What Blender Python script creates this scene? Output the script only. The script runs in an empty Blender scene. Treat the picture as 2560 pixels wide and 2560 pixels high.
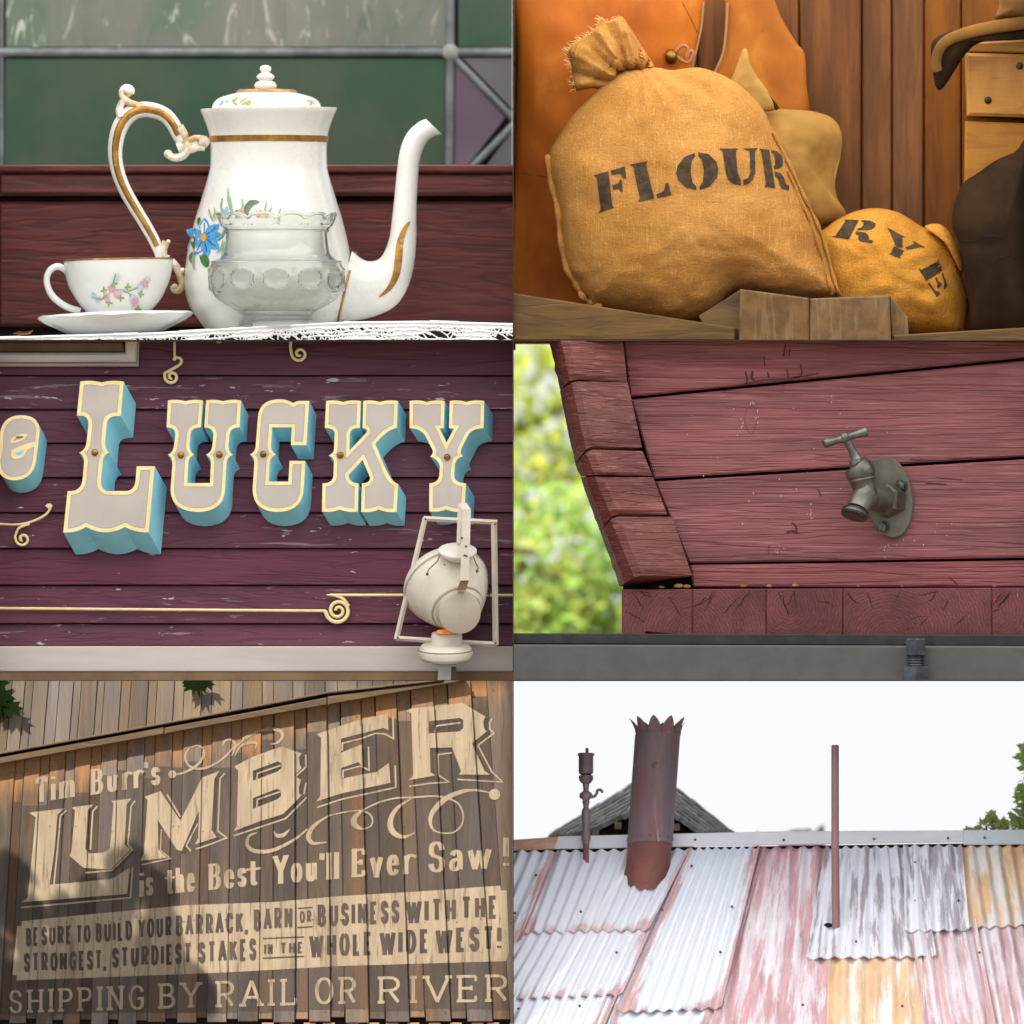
import bpy, bmesh, math, random
import numpy as np
from mathutils import Vector, Matrix, noise
from mathutils.geometry import delaunay_2d_cdt
from mathutils.bvhtree import BVHTree
random.seed(7)
R = math.radians
S = bpy.context.scene
COL = S.collection

# ------------------------------------------------------------------ camera, sky, sun, exposure
DIST = 120.0
PITCH = R(0.8)
cam_data = bpy.data.cameras.new('camera')
cam = bpy.data.objects.new('camera', cam_data)
COL.objects.link(cam)
cam.location = (0, -DIST, -DIST * math.tan(PITCH))
cam.rotation_euler = (R(90) + PITCH, 0, 0)
cam_data.sensor_width = 36.0
cam_data.lens = 36.0 * (DIST + 0.1) / 4.0
cam_data.clip_start = 5.0
cam_data.clip_end = 6000.0
cam_data.dof.use_dof = True
cam_data.dof.focus_distance = DIST + 0.12
cam_data.dof.aperture_fstop = 1.25
S.camera = cam

SUN_DIR = Vector((0.42, 0.58, -0.70)).normalized()      # the way the sunlight travels
SUN_EL = math.asin(-SUN_DIR.z)
SUN_AZ = math.atan2(-SUN_DIR.x, -SUN_DIR.y)               # clockwise from +Y
world = bpy.data.worlds.new('World')
S.world = world
world.use_nodes = True
nt = world.node_tree
bg = nt.nodes['Background']
sky = nt.nodes.new('ShaderNodeTexSky')
sky.sky_type = 'NISHITA'
sky.sun_disc = False
sky.sun_elevation = SUN_EL
sky.sun_rotation = SUN_AZ
sky.air_density = 1.0
sky.dust_density = 1.5
sky.ozone_density = 1.0
# bright thin overcast towards the horizon, the same all the way round
wtc = nt.nodes.new('ShaderNodeTexCoord'); wsp = nt.nodes.new('ShaderNodeSeparateXYZ'); nt.links.new(wtc.outputs['Generated'], wsp.inputs[0])
wrm = nt.nodes.new('ShaderNodeMapRange'); wrm.interpolation_type = 'SMOOTHSTEP'
wrm.inputs[1].default_value = 0.0; wrm.inputs[2].default_value = 0.16; wrm.inputs[3].default_value = 1.0; wrm.inputs[4].default_value = 0.08
nt.links.new(wsp.outputs[2], wrm.inputs[0])
wns = nt.nodes.new('ShaderNodeTexNoise'); wns.inputs['Scale'].default_value = 3.0; wns.inputs['Detail'].default_value = 6; nt.links.new(wtc.outputs['Generated'], wns.inputs['Vector'])
wcl = nt.nodes.new('ShaderNodeMix'); wcl.data_type = 'RGBA'; nt.links.new(wns.outputs[0], wcl.inputs[0])
wcl.inputs[6].default_value = (4.45, 4.55, 4.75, 1); wcl.inputs[7].default_value = (4.7, 4.75, 4.85, 1)
wmx = nt.nodes.new('ShaderNodeMix'); wmx.data_type = 'RGBA'
nt.links.new(wrm.outputs[0], wmx.inputs[0]); nt.links.new(sky.outputs[0], wmx.inputs[6]); nt.links.new(wcl.outputs[2], wmx.inputs[7])
nt.links.new(wmx.outputs[2], bg.inputs[0])
bg.inputs[1].default_value = 0.08

sun_data = bpy.data.lights.new('sun', 'SUN')
sun_data.energy = 5.0
sun_data.angle = R(0.53)
sun_data.color = (1.0, 0.93, 0.82)
sun = bpy.data.objects.new('sun', sun_data)
COL.objects.link(sun)
sun.rotation_euler = SUN_DIR.to_track_quat('-Z', 'Y').to_euler()
sun.location = (-8, -12, 14)

S.view_settings.view_transform = 'Standard'
S.view_settings.look = 'None'
S.view_settings.gamma = 1.0
S.view_settings.use_curve_mapping = False
S.view_settings.exposure = 1.38

# ------------------------------------------------------------------ helpers
class Fr:
    """a sheet of measurements: origin and scale into the facade's own plan"""
    def __init__(s, x0, y0, k): s.x0, s.y0, s.k = x0, y0, k
    def xz(s, u, v): return ((s.x0 + u * s.k - 1280) / 640.0, (1280 - s.y0 - v * s.k) / 640.0)
    def w(s, u, v, y=0.0):
        x, z = s.xz(u, v)
        return Vector((x, y, z))
    def m(s, d): return d * s.k / 640.0
C1 = Fr(0, 0, .66460); C3 = Fr(0, 850, .66460); C5 = Fr(0, 1700, .66460)
K7 = 1.018; C1W = Fr(1280-1280*K7, 1280-1280*K7, .66460*K7)      # the far window plane of scene 1
C2 = Fr(1284, 0, .66046); C4 = Fr(1284, 850, .66046); C6 = Fr(1284, 1700, .66046)
FL = Fr(0, 930, .24323); FU = Fr(400, 970, .20704); FK = Fr(780, 970, .26087); FM = Fr(900, 1230, .24427)
B1 = Fr(0, 1700, .33126); B2 = Fr(640, 1700, .33333)
R1 = Fr(1284, 1700, .33126)
def pz(py): return (1280 - py) / 640.0
def px_(px): return (px - 1280) / 640.0
XM = px_(1283.0)
ZA, ZB = pz(851), pz(1701)
CELL = {1: (-2.14, XM - .002, ZA + .002, 2.16), 2: (XM + .002, 2.1, ZA + .002, 2.12),
        3: (-2.06, XM - .002, ZB + .002, ZA - .002), 4: (XM + .002, 2.06, ZB + .002, ZA - .002),
        5: (-2.06, XM - .002, -2.06, ZB - .002), 6: (XM + .002, 2.06, -2.06, ZB - .002)}

def curve(pts):
    """corner points (u,v) and quadratic steps (cu,cv,u,v)"""
    out = []
    for p in pts:
        if len(p) == 2: out.append((float(p[0]), float(p[1])))
        else:
            a = out[-1]
            for i in range(1, 8):
                t = i / 7.0
                out.append(((1-t)**2*a[0] + 2*t*(1-t)*p[0] + t*t*p[2], (1-t)**2*a[1] + 2*t*(1-t)*p[1] + t*t*p[3]))
    if len(out) > 2 and abs(out[0][0]-out[-1][0]) + abs(out[0][1]-out[-1][1]) < 1e-6: out.pop()
    return out
def spline(pts, n=6, closed=False):
    """Catmull-Rom through points of any dimension"""
    P = [tuple(p) for p in pts]; N = len(P); out = []
    rng = range(N) if closed else range(N - 1)
    for i in rng:
        g = (lambda k: P[k % N]) if closed else (lambda k: P[max(0, min(N - 1, k))])
        a, b, c, d = g(i-1), g(i), g(i+1), g(i+2)
        for k in range(n):
            t = k / n
            out.append(tuple(.5*((2*b[j]) + (c[j]-a[j])*t + (2*a[j]-5*b[j]+4*c[j]-d[j])*t*t + (3*b[j]-a[j]-3*c[j]+d[j])*t**3) for j in range(len(b))))
    if not closed: out.append(P[-1])
    return out
def interp(tab, x):
    if x <= tab[0][0]: return tab[0][1]
    for (a, fa), (b, fb) in zip(tab, tab[1:]):
        if x <= b: return fa + (fb - fa) * (x - a) / (b - a)
    return tab[-1][1]
def area(p): return .5*sum(p[i][0]*p[(i+1) % len(p)][1]-p[(i+1) % len(p)][0]*p[i][1] for i in range(len(p)))
def ccw(p): return p if area(p) > 0 else p[::-1]
def inset(p, d):
    """offset a polygon inwards by d"""
    sg = 1 if area(p) > 0 else -1
    n = len(p); out = []
    for i in range(n):
        a, b, c = Vector(p[i-1]), Vector(p[i]), Vector(p[(i+1) % n])
        e1, e2 = (b-a), (c-b)
        if e1.length < 1e-9 or e2.length < 1e-9: continue
        e1.normalize(); e2.normalize()
        n1, n2 = Vector((-e1.y, e1.x))*sg, Vector((-e2.y, e2.x))*sg
        m = n1 + n2
        if m.length < .2: m = n1.copy()
        m.normalize()
        k = max(.45, m.dot(n1))
        out.append(tuple(b + m*(d/k)))
    return out
def ribbon(pts, w):
    """quads of a stroke through pts; w is a number or a list or a function of direction angle"""
    n = len(pts); L = []; Rr = []
    for i in range(n):
        a = Vector(pts[max(0, i-1)]); b = Vector(pts[min(n-1, i+1)])
        c_ = Vector(pts[i]); d1, d2 = c_-a, b-c_
        d = (d1.normalized() if d1.length > 1e-9 else Vector((0, 0))) + (d2.normalized() if d2.length > 1e-9 else Vector((0, 0)))
        if d.length < 1e-6: d = Vector((1, 0))
        d.normalize(); nn = Vector((-d.y, d.x))
        ww = w[i] if isinstance(w, (list, tuple)) else (w(d) if callable(w) else w)
        if 0 < i < n-1:
            e1 = (Vector(pts[i])-a); e2 = (b-Vector(pts[i]))
            if e1.length > 1e-9 and e2.length > 1e-9:
                e1.normalize(); k = max(.5, nn.dot(Vector((-e1.y, e1.x)))); ww = ww / k
        L.append(tuple(Vector(pts[i]) + nn*ww*.5)); Rr.append(tuple(Vector(pts[i]) - nn*ww*.5))
    return [[L[i], Rr[i], Rr[i+1], L[i+1]] for i in range(n-1)]
def disc(c, r, n=14, ry=None): return [(c[0]+r*math.cos(2*math.pi*i/n), c[1]+(ry or r)*math.sin(2*math.pi*i/n)) for i in range(n)]
def fill(polys, holes=False, lines=()):
    """triangles of the union of polygons (or of polygon minus holes); lines are extra cuts"""
    vs = []; fs = []; es = []
    for p in polys:
        p = ccw(list(p))
        if abs(area(p)) < 1e-9: continue
        k = len(vs); vs += [Vector(q[:2]) for q in p]; fs.append(list(range(k, k+len(p))))
    for a, b in lines:
        k = len(vs); vs += [Vector(a), Vector(b)]; es.append((k, k+1))
    r = delaunay_2d_cdt(vs, es, fs, 0, 1e-7)
    if not r[2]: return r[0], []
    ov = np.array([(q.x, q.y) for q in r[0]]); tr = np.array([list(t)[:3] for t in r[2]])
    c = ov[tr].mean(axis=1); cnt = np.zeros(len(tr), int)
    for f in fs:
        q = np.array([(vs[i].x, vs[i].y) for i in f]); lo, hi = q.min(0), q.max(0)
        k = np.where((c[:, 0] >= lo[0]) & (c[:, 0] <= hi[0]) & (c[:, 1] >= lo[1]) & (c[:, 1] <= hi[1]))[0]
        if not len(k): continue
        px, py = c[k, 0][:, None], c[k, 1][:, None]
        a, b = q, np.roll(q, -1, 0)
        up = ((a[:, 1] > py) != (b[:, 1] > py))
        with np.errstate(divide='ignore', invalid='ignore'):
            xi = (b[:, 0]-a[:, 0])*(py-a[:, 1])/(b[:, 1]-a[:, 1])+a[:, 0]
        cnt[k] += (np.sum(up & (px < xi), axis=1) % 2)
    keep = (cnt % 2 == 1) if holes else (cnt > 0)
    return r[0], [tuple(int(x) for x in t) for t in tr[keep]]

class MB:
    def __init__(s): s.v = []; s.f = []; s.mi = []; s.cur = 0
    def add(s, vs, fs):
        k = len(s.v); s.v += [Vector(q) for q in vs]
        for f in fs: s.f.append([k+i for i in f]); s.mi.append(s.cur)
        return s
    def box(s, a, b):
        x0, y0, z0 = a; x1, y1, z1 = b
        return s.add([(x0,y0,z0),(x1,y0,z0),(x1,y1,z0),(x0,y1,z0),(x0,y0,z1),(x1,y0,z1),(x1,y1,z1),(x0,y1,z1)],
                     [(0,3,2,1),(4,5,6,7),(0,1,5,4),(1,2,6,5),(2,3,7,6),(3,0,4,7)])
    def slab(s, fr, poly, y0, y1, ch=0.0, shift=(0, 0)):
        """a solid with the outline poly (in frame units): front at y0, back at y1; ch is a chamfer in metres"""
        p = list(poly)
        if area(p) > 0: p = p[::-1]                    # frame v grows downwards: make it ccw in x,z
        n = len(p); rings = []
        if ch:
            rings.append([fr.w(u, v, y0) for u, v in inset(p, ch*640/fr.k)] )
            if len(rings[0]) != n: rings = []
            else: rings.append([fr.w(u, v, y0+ch) for u, v in p])
        if not rings: rings.append([fr.w(u, v, y0) for u, v in p])
        rings.append([fr.w(u+shift[0], v+shift[1], y1) for u, v in p])
        k = len(s.v)
        for r in rings: s.v += r
        for j in range(len(rings)-1):
            for i in range(n):
                a, b = k+j*n+i, k+j*n+(i+1) % n
                s.f.append([a, a+n, b+n, b]); s.mi.append(s.cur)
        for rr, rev in ((0, False), (len(rings)-1, True)):
            pts = [(q.x, q.z) for q in rings[rr]]
            vs, ts = fill([pts])
            ring = rings[rr]
            if len(vs) == n:
                # CDT keeps the input order
                for t in ts:
                    t = list(t); t2 = [k+rr*n+i for i in t]
                    s.f.append(t2 if not rev else t2[::-1]); s.mi.append(s.cur)
            else:
                yy = ring[0].y; k2 = len(s.v)
                s.v += [Vector((q.x, yy, q.y)) for q in vs]
                for t in ts: s.f.append([k2+i for i in (t if not rev else t[::-1])]); s.mi.append(s.cur)
        return s
    def sheet(s, fr, polys, y, holes=False):
        """flat faces facing the front at depth y (number or function of world x,z)"""
        q = [[fr.xz(u, v) for u, v in p] for p in polys]
        vs, ts = fill(q, holes)
        yf = y if callable(y) else (lambda x, z: y)
        return s.add([(a.x, yf(a.x, a.y), a.y) for a in vs], [tuple(t) for t in ts])
    def tube(s, path, rad, seg=10, cap=True, sq=None):
        P = [Vector(p) for p in path]; n = len(P)
        if not isinstance(rad, (list, tuple)): rad = [rad]*n
        t0 = (P[1]-P[0]).normalized()
        ref = Vector((0, 1, 0)) if abs(t0.y) < .9 else Vector((1, 0, 0))
        nrm = t0.cross(ref).normalized()
        k = len(s.v)
        for i in range(n):
            t = (P[min(n-1, i+1)]-P[max(0, i-1)])
            if t.length < 1e-9: t = t0.copy()
            t.normalize()
            nrm = (nrm - t*nrm.dot(t))
            if nrm.length < 1e-6: nrm = t.orthogonal()
            nrm.normalize(); b = t.cross(nrm)
            ra, rb = (rad[i] if isinstance(rad[i], (tuple, list)) else (rad[i], rad[i]))
            for j in range(seg):
                a = 2*math.pi*j/seg
                s.v.append(P[i] + nrm*math.cos(a)*ra + b*math.sin(a)*rb)
        for i in range(n-1):
            for j in range(seg):
                a, c = k+i*seg+j, k+i*seg+(j+1) % seg
                s.f.append([a, c, c+seg, a+seg]); s.mi.append(s.cur)
        if cap:
            s.f.append([k+j for j in range(seg)][::-1]); s.mi.append(s.cur)
            s.f.append([k+(n-1)*seg+j for j in range(seg)]); s.mi.append(s.cur)
        return s
    def lathe(s, fr, cu, cy, prof, seg=48, mod=None, cap=True, sy=1.0):
        """prof: (v, radius) in frame units from top down, about the vertical axis u=cu, depth cy"""
        k = len(s.v); n = len(prof)
        for (v, r) in prof:
            for j in range(seg):
                a = 2*math.pi*j/seg
                rr, vv = (r, v) if mod is None else mod(r, v, a)
                x, z = fr.xz(cu + rr*math.sin(a), vv)
                s.v.append(Vector((x, cy - sy*fr.m(rr)*math.cos(a), z)))
        for i in range(n-1):
            for j in range(seg):
                a, c = k+i*seg+j, k+i*seg+(j+1) % seg
                s.f.append([a, a+seg, c+seg, c]); s.mi.append(s.cur)
        if cap:
            s.f.append([k+j for j in range(seg)]); s.mi.append(s.cur)
            s.f.append([k+(n-1)*seg+j for j in range(seg)][::-1]); s.mi.append(s.cur)
        return s
    def ball(s, c, r, seg=12, rings=8, sc=(1, 1, 1)):
        k = len(s.v); c = Vector(c)
        for i in range(rings+1):
            th = math.pi*i/rings
            for j in range(seg):
                a = 2*math.pi*j/seg
                s.v.append(c + Vector((r*sc[0]*math.sin(th)*math.cos(a), r*sc[1]*math.sin(th)*math.sin(a), r*sc[2]*math.cos(th))))
        for i in range(rings):
            for j in range(seg):
                a, b = k+i*seg+j, k+i*seg+(j+1) % seg
                s.f.append([a, a+seg, b+seg, b]); s.mi.append(s.cur)
        return s
    def clip(s, cell):
        """saw the solid off at the walls of its compartment"""
        x0, x1, z0, z1 = CELL[cell] if isinstance(cell, int) else cell
        xs = [q.x for q in s.v]; zs = [q.z for q in s.v]
        if not xs or (min(xs) >= x0 and max(xs) <= x1 and min(zs) >= z0 and max(zs) <= z1): return s
        me = bpy.data.meshes.new('t'); me.from_pydata([tuple(q) for q in s.v], [], s.f)
        for p, m in zip(me.polygons, s.mi): p.material_index = m
        bm = bmesh.new(); bm.from_mesh(me); bpy.data.meshes.remove(me)
        for co, no in (((x0,0,0),(-1,0,0)), ((x1,0,0),(1,0,0)), ((0,0,z0),(0,0,-1)), ((0,0,z1),(0,0,1))):
            r = bmesh.ops.bisect_plane(bm, geom=bm.verts[:]+bm.edges[:]+bm.faces[:], dist=1e-6, plane_co=co, plane_no=no, clear_outer=True)
            ed = [e for e in r['geom_cut'] if isinstance(e, bmesh.types.BMEdge) and e.is_valid and e.is_boundary]
            if ed:
                try: bmesh.ops.holes_fill(bm, edges=ed, sides=0)
                except Exception: pass
        bm.verts.index_update()
        s.v = [q.co.copy() for q in bm.verts]; s.f = [[q.index for q in f.verts] for f in bm.faces]; s.mi = [f.material_index for f in bm.faces]
        bm.free()
        return s
    def bvh(s): return BVHTree.FromPolygons([tuple(q) for q in s.v], s.f)
    def build(s, name, mats, parent=None, smooth=None, label=None, kind=None):
        me = bpy.data.meshes.new(name)
        off = PLOC.get(parent.name, Vector((0, 0, 0))) if parent else Vector((0, 0, 0))
        me.from_pydata([tuple(q-off) for q in s.v], [], s.f)
        ms = mats if isinstance(mats, (list, tuple)) else [mats]
        for m in ms: me.materials.append(m)
        if len(ms) > 1:
            for p, m in zip(me.polygons, s.mi): p.material_index = m
        me.validate(); me.update()
        if smooth is not None:
            me.shade_smooth(); me.set_sharp_from_angle(angle=R(smooth))
        o = bpy.data.objects.new(name, me); COL.objects.link(o)
        if parent: o.parent = parent
        PLOC[o.name] = off
        if label: o['label'] = label
        if kind: o['kind'] = kind
        return o
PLOC = {}
def tag(o, label, cat, group=None):
    o['label'] = label; o['category'] = cat
    if group: o['group'] = group
    return o
def thing(name, label, cat, loc=(0, 0, 0), group=None):
    o = bpy.data.objects.new(name, None); COL.objects.link(o)
    o.location = loc; o.empty_display_size = .1
    PLOC[o.name] = Vector(loc)
    return tag(o, label, cat, group)
def board(fr, quad, y0, y1, ch=.003, jit=0.0):
    q = [(u+random.uniform(-jit, jit), v+random.uniform(-jit, jit)) for u, v in quad]
    return MB().slab(fr, q, y0, y1, ch)

# ------------------------------------------------------------------ materials
def lin(r, g, b):
    f = lambda c: (c/255/12.92) if c/255 <= .04045 else ((c/255+.055)/1.055)**2.4
    return (f(r), f(g), f(b))
def mat(name, c1, c2=None, sc=6, st=(1, 1, 1), rough=.6, metal=0.0, bump=0.0, bsc=None, bst=None, layers=(), rand=0.0, grain=None, spec=.4, lo=.35, hi=.65, emit=None, trans=0.0, ior=1.45, bdist=.004, thin=0.0, alpha=1.0):
    m = bpy.data.materials.new(name); m.use_nodes = True
    N = m.node_tree.nodes; L = m.node_tree.links
    P = N['Principled BSDF']
    tc = N.new('ShaderNodeTexCoord'); oi = N.new('ShaderNodeObjectInfo')
    off = N.new('ShaderNodeVectorMath'); off.operation = 'MULTIPLY_ADD'
    cmb = N.new('ShaderNodeCombineXYZ')
    for i in range(3): L.new(oi.outputs['Random'], cmb.inputs[i])
    L.new(cmb.outputs[0], off.inputs[0]); off.inputs[1].default_value = (37.0, 11.0, 53.0); L.new(tc.outputs['Object'], off.inputs[2])
    base = off.outputs[0]
    def noise_(scale, stretch, detail=6, dist=0.0, rough_=.6):
        mp = N.new('ShaderNodeMapping'); mp.inputs['Scale'].default_value = stretch; L.new(base, mp.inputs[0])
        n = N.new('ShaderNodeTexNoise'); n.inputs['Scale'].default_value = scale; n.inputs['Detail'].default_value = detail
        n.inputs['Distortion'].default_value = dist; n.inputs['Roughness'].default_value = rough_
        L.new(mp.outputs[0], n.inputs['Vector']); return n.outputs[0]
    def ramp(fac, a, b):
        r = N.new('ShaderNodeMapRange'); r.inputs[1].default_value = a; r.inputs[2].default_value = b; r.interpolation_type = 'SMOOTHSTEP'
        L.new(fac, r.inputs[0]); return r.outputs[0]
    def mix(fac, a, b, mode='MIX'):
        x = N.new('ShaderNodeMix'); x.data_type = 'RGBA'; x.blend_type = mode
        if isinstance(fac, (int, float)): x.inputs[0].default_value = fac
        else: L.new(fac, x.inputs[0])
        for s_, c in ((6, a), (7, b)):
            if isinstance(c, tuple): x.inputs[s_].default_value = (*c[:3], 1)
            else: L.new(c, x.inputs[s_])
        return x.outputs[2]
    def math_(op, a, b):
        x = N.new('ShaderNodeMath'); x.operation = op
        for i, c in enumerate((a, b)):
            if isinstance(c, (int, float)): x.inputs[i].default_value = c
            else: L.new(c, x.inputs[i])
        return x.outputs[0]
    col = c1
    if c2: col = mix(ramp(noise_(sc, st), lo, hi), c1, c2)
    heights = []
    if grain:                                   # (scale across, axis stretch, distortion, darkness, colour, bump share)
        gs, gst, gd, dark, gcol, gb = grain
        mp = N.new('ShaderNodeMapping'); mp.inputs['Scale'].default_value = gst; L.new(base, mp.inputs[0])
        nn = N.new('ShaderNodeTexNoise'); nn.inputs['Scale'].default_value = 1.3; nn.inputs['Detail'].default_value = 3; L.new(mp.outputs[0], nn.inputs['Vector'])
        ml = N.new('ShaderNodeVectorMath'); ml.operation = 'MULTIPLY_ADD'
        L.new(nn.outputs[1], ml.inputs[0]); ml.inputs[1].default_value = (gd, gd, gd); L.new(mp.outputs[0], ml.inputs[2])
        n2 = N.new('ShaderNodeTexNoise'); n2.inputs['Scale'].default_value = gs; n2.inputs['Detail'].default_value = 4; n2.inputs['Roughness'].default_value = .65
        L.new(ml.outputs[0], n2.inputs['Vector'])
        # contour lines of a stretched noise read as growth rings
        fr_ = math_('FRACT', math_('MULTIPLY', n2.outputs[0], 9.0), 0.0)
        tri = math_('ABSOLUTE', math_('SUBTRACT', fr_, .5), 0.0)
        g = ramp(tri, .24, .48)
        if dark: col = mix(math_('MULTIPLY', g, dark), col, gcol)
        heights.append((g, -gb))
    for ly in layers:
        c, s_, st_, a, b = ly[:5]; k = ly[5] if len(ly) > 5 else 1.0
        f = ramp(noise_(s_, st_, 8, ly[6] if len(ly) > 6 else 0.0), a, b)
        if k != 1.0: f = math_('MULTIPLY', f, k)
        col = mix(f, col, c)
    if rand:
        hs = N.new('ShaderNodeHueSaturation')
        r1 = N.new('ShaderNodeMapRange'); r1.inputs[3].default_value = 1-rand; r1.inputs[4].default_value = 1+rand
        L.new(oi.outputs['Random'], r1.inputs[0]); L.new(r1.outputs[0], hs.inputs['Value'])
        wn = N.new('ShaderNodeTexWhiteNoise'); wn.noise_dimensions = '1D'; L.new(oi.outputs['Random'], wn.inputs['W'])
        r2 = N.new('ShaderNodeMapRange'); r2.inputs[3].default_value = 1-rand; r2.inputs[4].default_value = 1+rand*.7
        L.new(wn.outputs[0], r2.inputs[0]); L.new(r2.outputs[0], hs.inputs['Saturation'])
        if isinstance(col, tuple): hs.inputs['Color'].default_value = (*col, 1)
        else: L.new(col, hs.inputs['Color'])
        col = hs.outputs[0]
    if isinstance(col, tuple): P.inputs['Base Color'].default_value = (*col[:3], 1)
    else: L.new(col, P.inputs['Base Color'])
    P.inputs['Roughness'].default_value = rough
    P.inputs['Metallic'].default_value = metal
    P.inputs['Specular IOR Level'].default_value = spec
    P.inputs['IOR'].default_value = ior
    P.inputs['Transmission Weight'].default_value = trans
    P.inputs['Alpha'].default_value = alpha
    if emit:
        P.inputs['Emission Color'].default_value = (*emit[0], 1); P.inputs['Emission Strength'].default_value = emit[1]
    if bump:
        h = noise_(bsc or sc*4, bst or st, 5)
        for g, k in heights: h = math_('ADD', h, math_('MULTIPLY', g, k))
        b = N.new('ShaderNodeBump'); b.inputs['Strength'].default_value = bump; b.inputs['Distance'].default_value = bdist
        L.new(h, b.inputs['Height']); L.new(b.outputs[0], P.inputs['Normal'])
    if thin:
        out = [n for n in N if n.type == 'OUTPUT_MATERIAL'][0]
        tr = N.new('ShaderNodeBsdfTranslucent'); mx = N.new('ShaderNodeMixShader'); mx.inputs[0].default_value = thin
        if isinstance(col, tuple): tr.inputs[0].default_value = (*col, 1)
        else: L.new(col, tr.inputs[0])
        L.new(P.outputs[0], mx.inputs[1]); L.new(tr.outputs[0], mx.inputs[2]); L.new(mx.outputs[0], out.inputs[0])
    return m

def inflate(fr, outline, c, y, depth, rings=18, n=6, p=2.2, q=.6, amp=0.0, fs=6.0, back=.4, seed=0, raw=False):
    """a soft stuffed body: outline (frame units), fullest at c; returns an MB"""
    o = list(outline) if raw else spline(outline, n, True)
    if area(o) > 0: o = o[::-1]
    N = len(o); b = MB()
    for side in (1, -1):
        for i in range(rings+1):
            t = i/rings
            t = t**.8
            for (u, v) in o:
                uu, vv = c[0]+(u-c[0])*t, c[1]+(v-c[1])*t
                d = depth*max(0, 1-t**p)**q
                pt = fr.w(uu, vv, 0)
                nz = noise.noise(Vector((pt.x*fs+seed, seed*1.7, pt.z*fs))) + .5*noise.noise(Vector((pt.x*fs*2.3+seed, 5, pt.z*fs*2.3)))
                e = min(1, (1-t)*5)
                b.v.append(Vector((pt.x, y - (d if side > 0 else -d*back) - side*amp*nz*e, pt.z)))
    for s_ in (0, 1):
        k = s_*(rings+1)*N
        for i in range(rings):
            for j in range(N):
                a, d = k+i*N+j, k+i*N+(j+1) % N
                f = [a, a+N, d+N, d] if i else [a, a+N, d+N]
                b.f.append(f if not s_ else f[::-1]); b.mi.append(0)
    return b
def weld(b, d=1e-5):
    me = bpy.data.meshes.new('t'); me.from_pydata([tuple(q) for q in b.v], [], b.f)
    bm = bmesh.new(); bm.from_mesh(me); bpy.data.meshes.remove(me)
    bmesh.ops.remove_doubles(bm, verts=bm.verts, dist=d)
    bmesh.ops.recalc_face_normals(bm, faces=bm.faces)
    bm.verts.index_update()
    b.v = [q.co.copy() for q in bm.verts]; b.f = [[q.index for q in f.verts] for f in bm.faces]; b.mi = [0]*len(b.f)
    bm.free(); return b
def drape(b, bvh, fr, polys, eps=.002, holes=False, grid=24, dy=None):
    """flat print laid on a curved front: polygons cut small and dropped on the surface"""
    q = [[fr.xz(u, v) for u, v in p] for p in polys]
    xs = [a[0] for p in q for a in p]; zs = [a[1] for p in q for a in p]
    x0, x1, z0, z1 = min(xs), max(xs), min(zs), max(zs)
    st = max(x1-x0, z1-z0)/grid
    lines = []
    x = x0+st*.5
    while x < x1: lines.append(((x, z0-.001), (x, z1+.001))); x += st
    z = z0+st*.5
    while z < z1: lines.append(((x0-.001, z), (x1+.001, z))); z += st
    vs, ts = fill(q, holes, lines)
    used = sorted({i for t in ts for i in t}); ix = {}
    pts = []
    for i in used:
        a = vs[i]; h = bvh.ray_cast(Vector((a.x, -8, a.y)), Vector((0, 1, 0)))
        yy = h[0].y-eps if h[0] else None
        ix[i] = len(pts); pts.append((a.x, yy, a.y))
    ys = [p[1] for p in pts if p[1] is not None]
    if not ys: return b
    pts = [(p[0], p[1] if p[1] is not None else max(ys), p[2]) for p in pts]
    return b.add(pts, [tuple(ix[i] for i in t) for t in ts])
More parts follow.
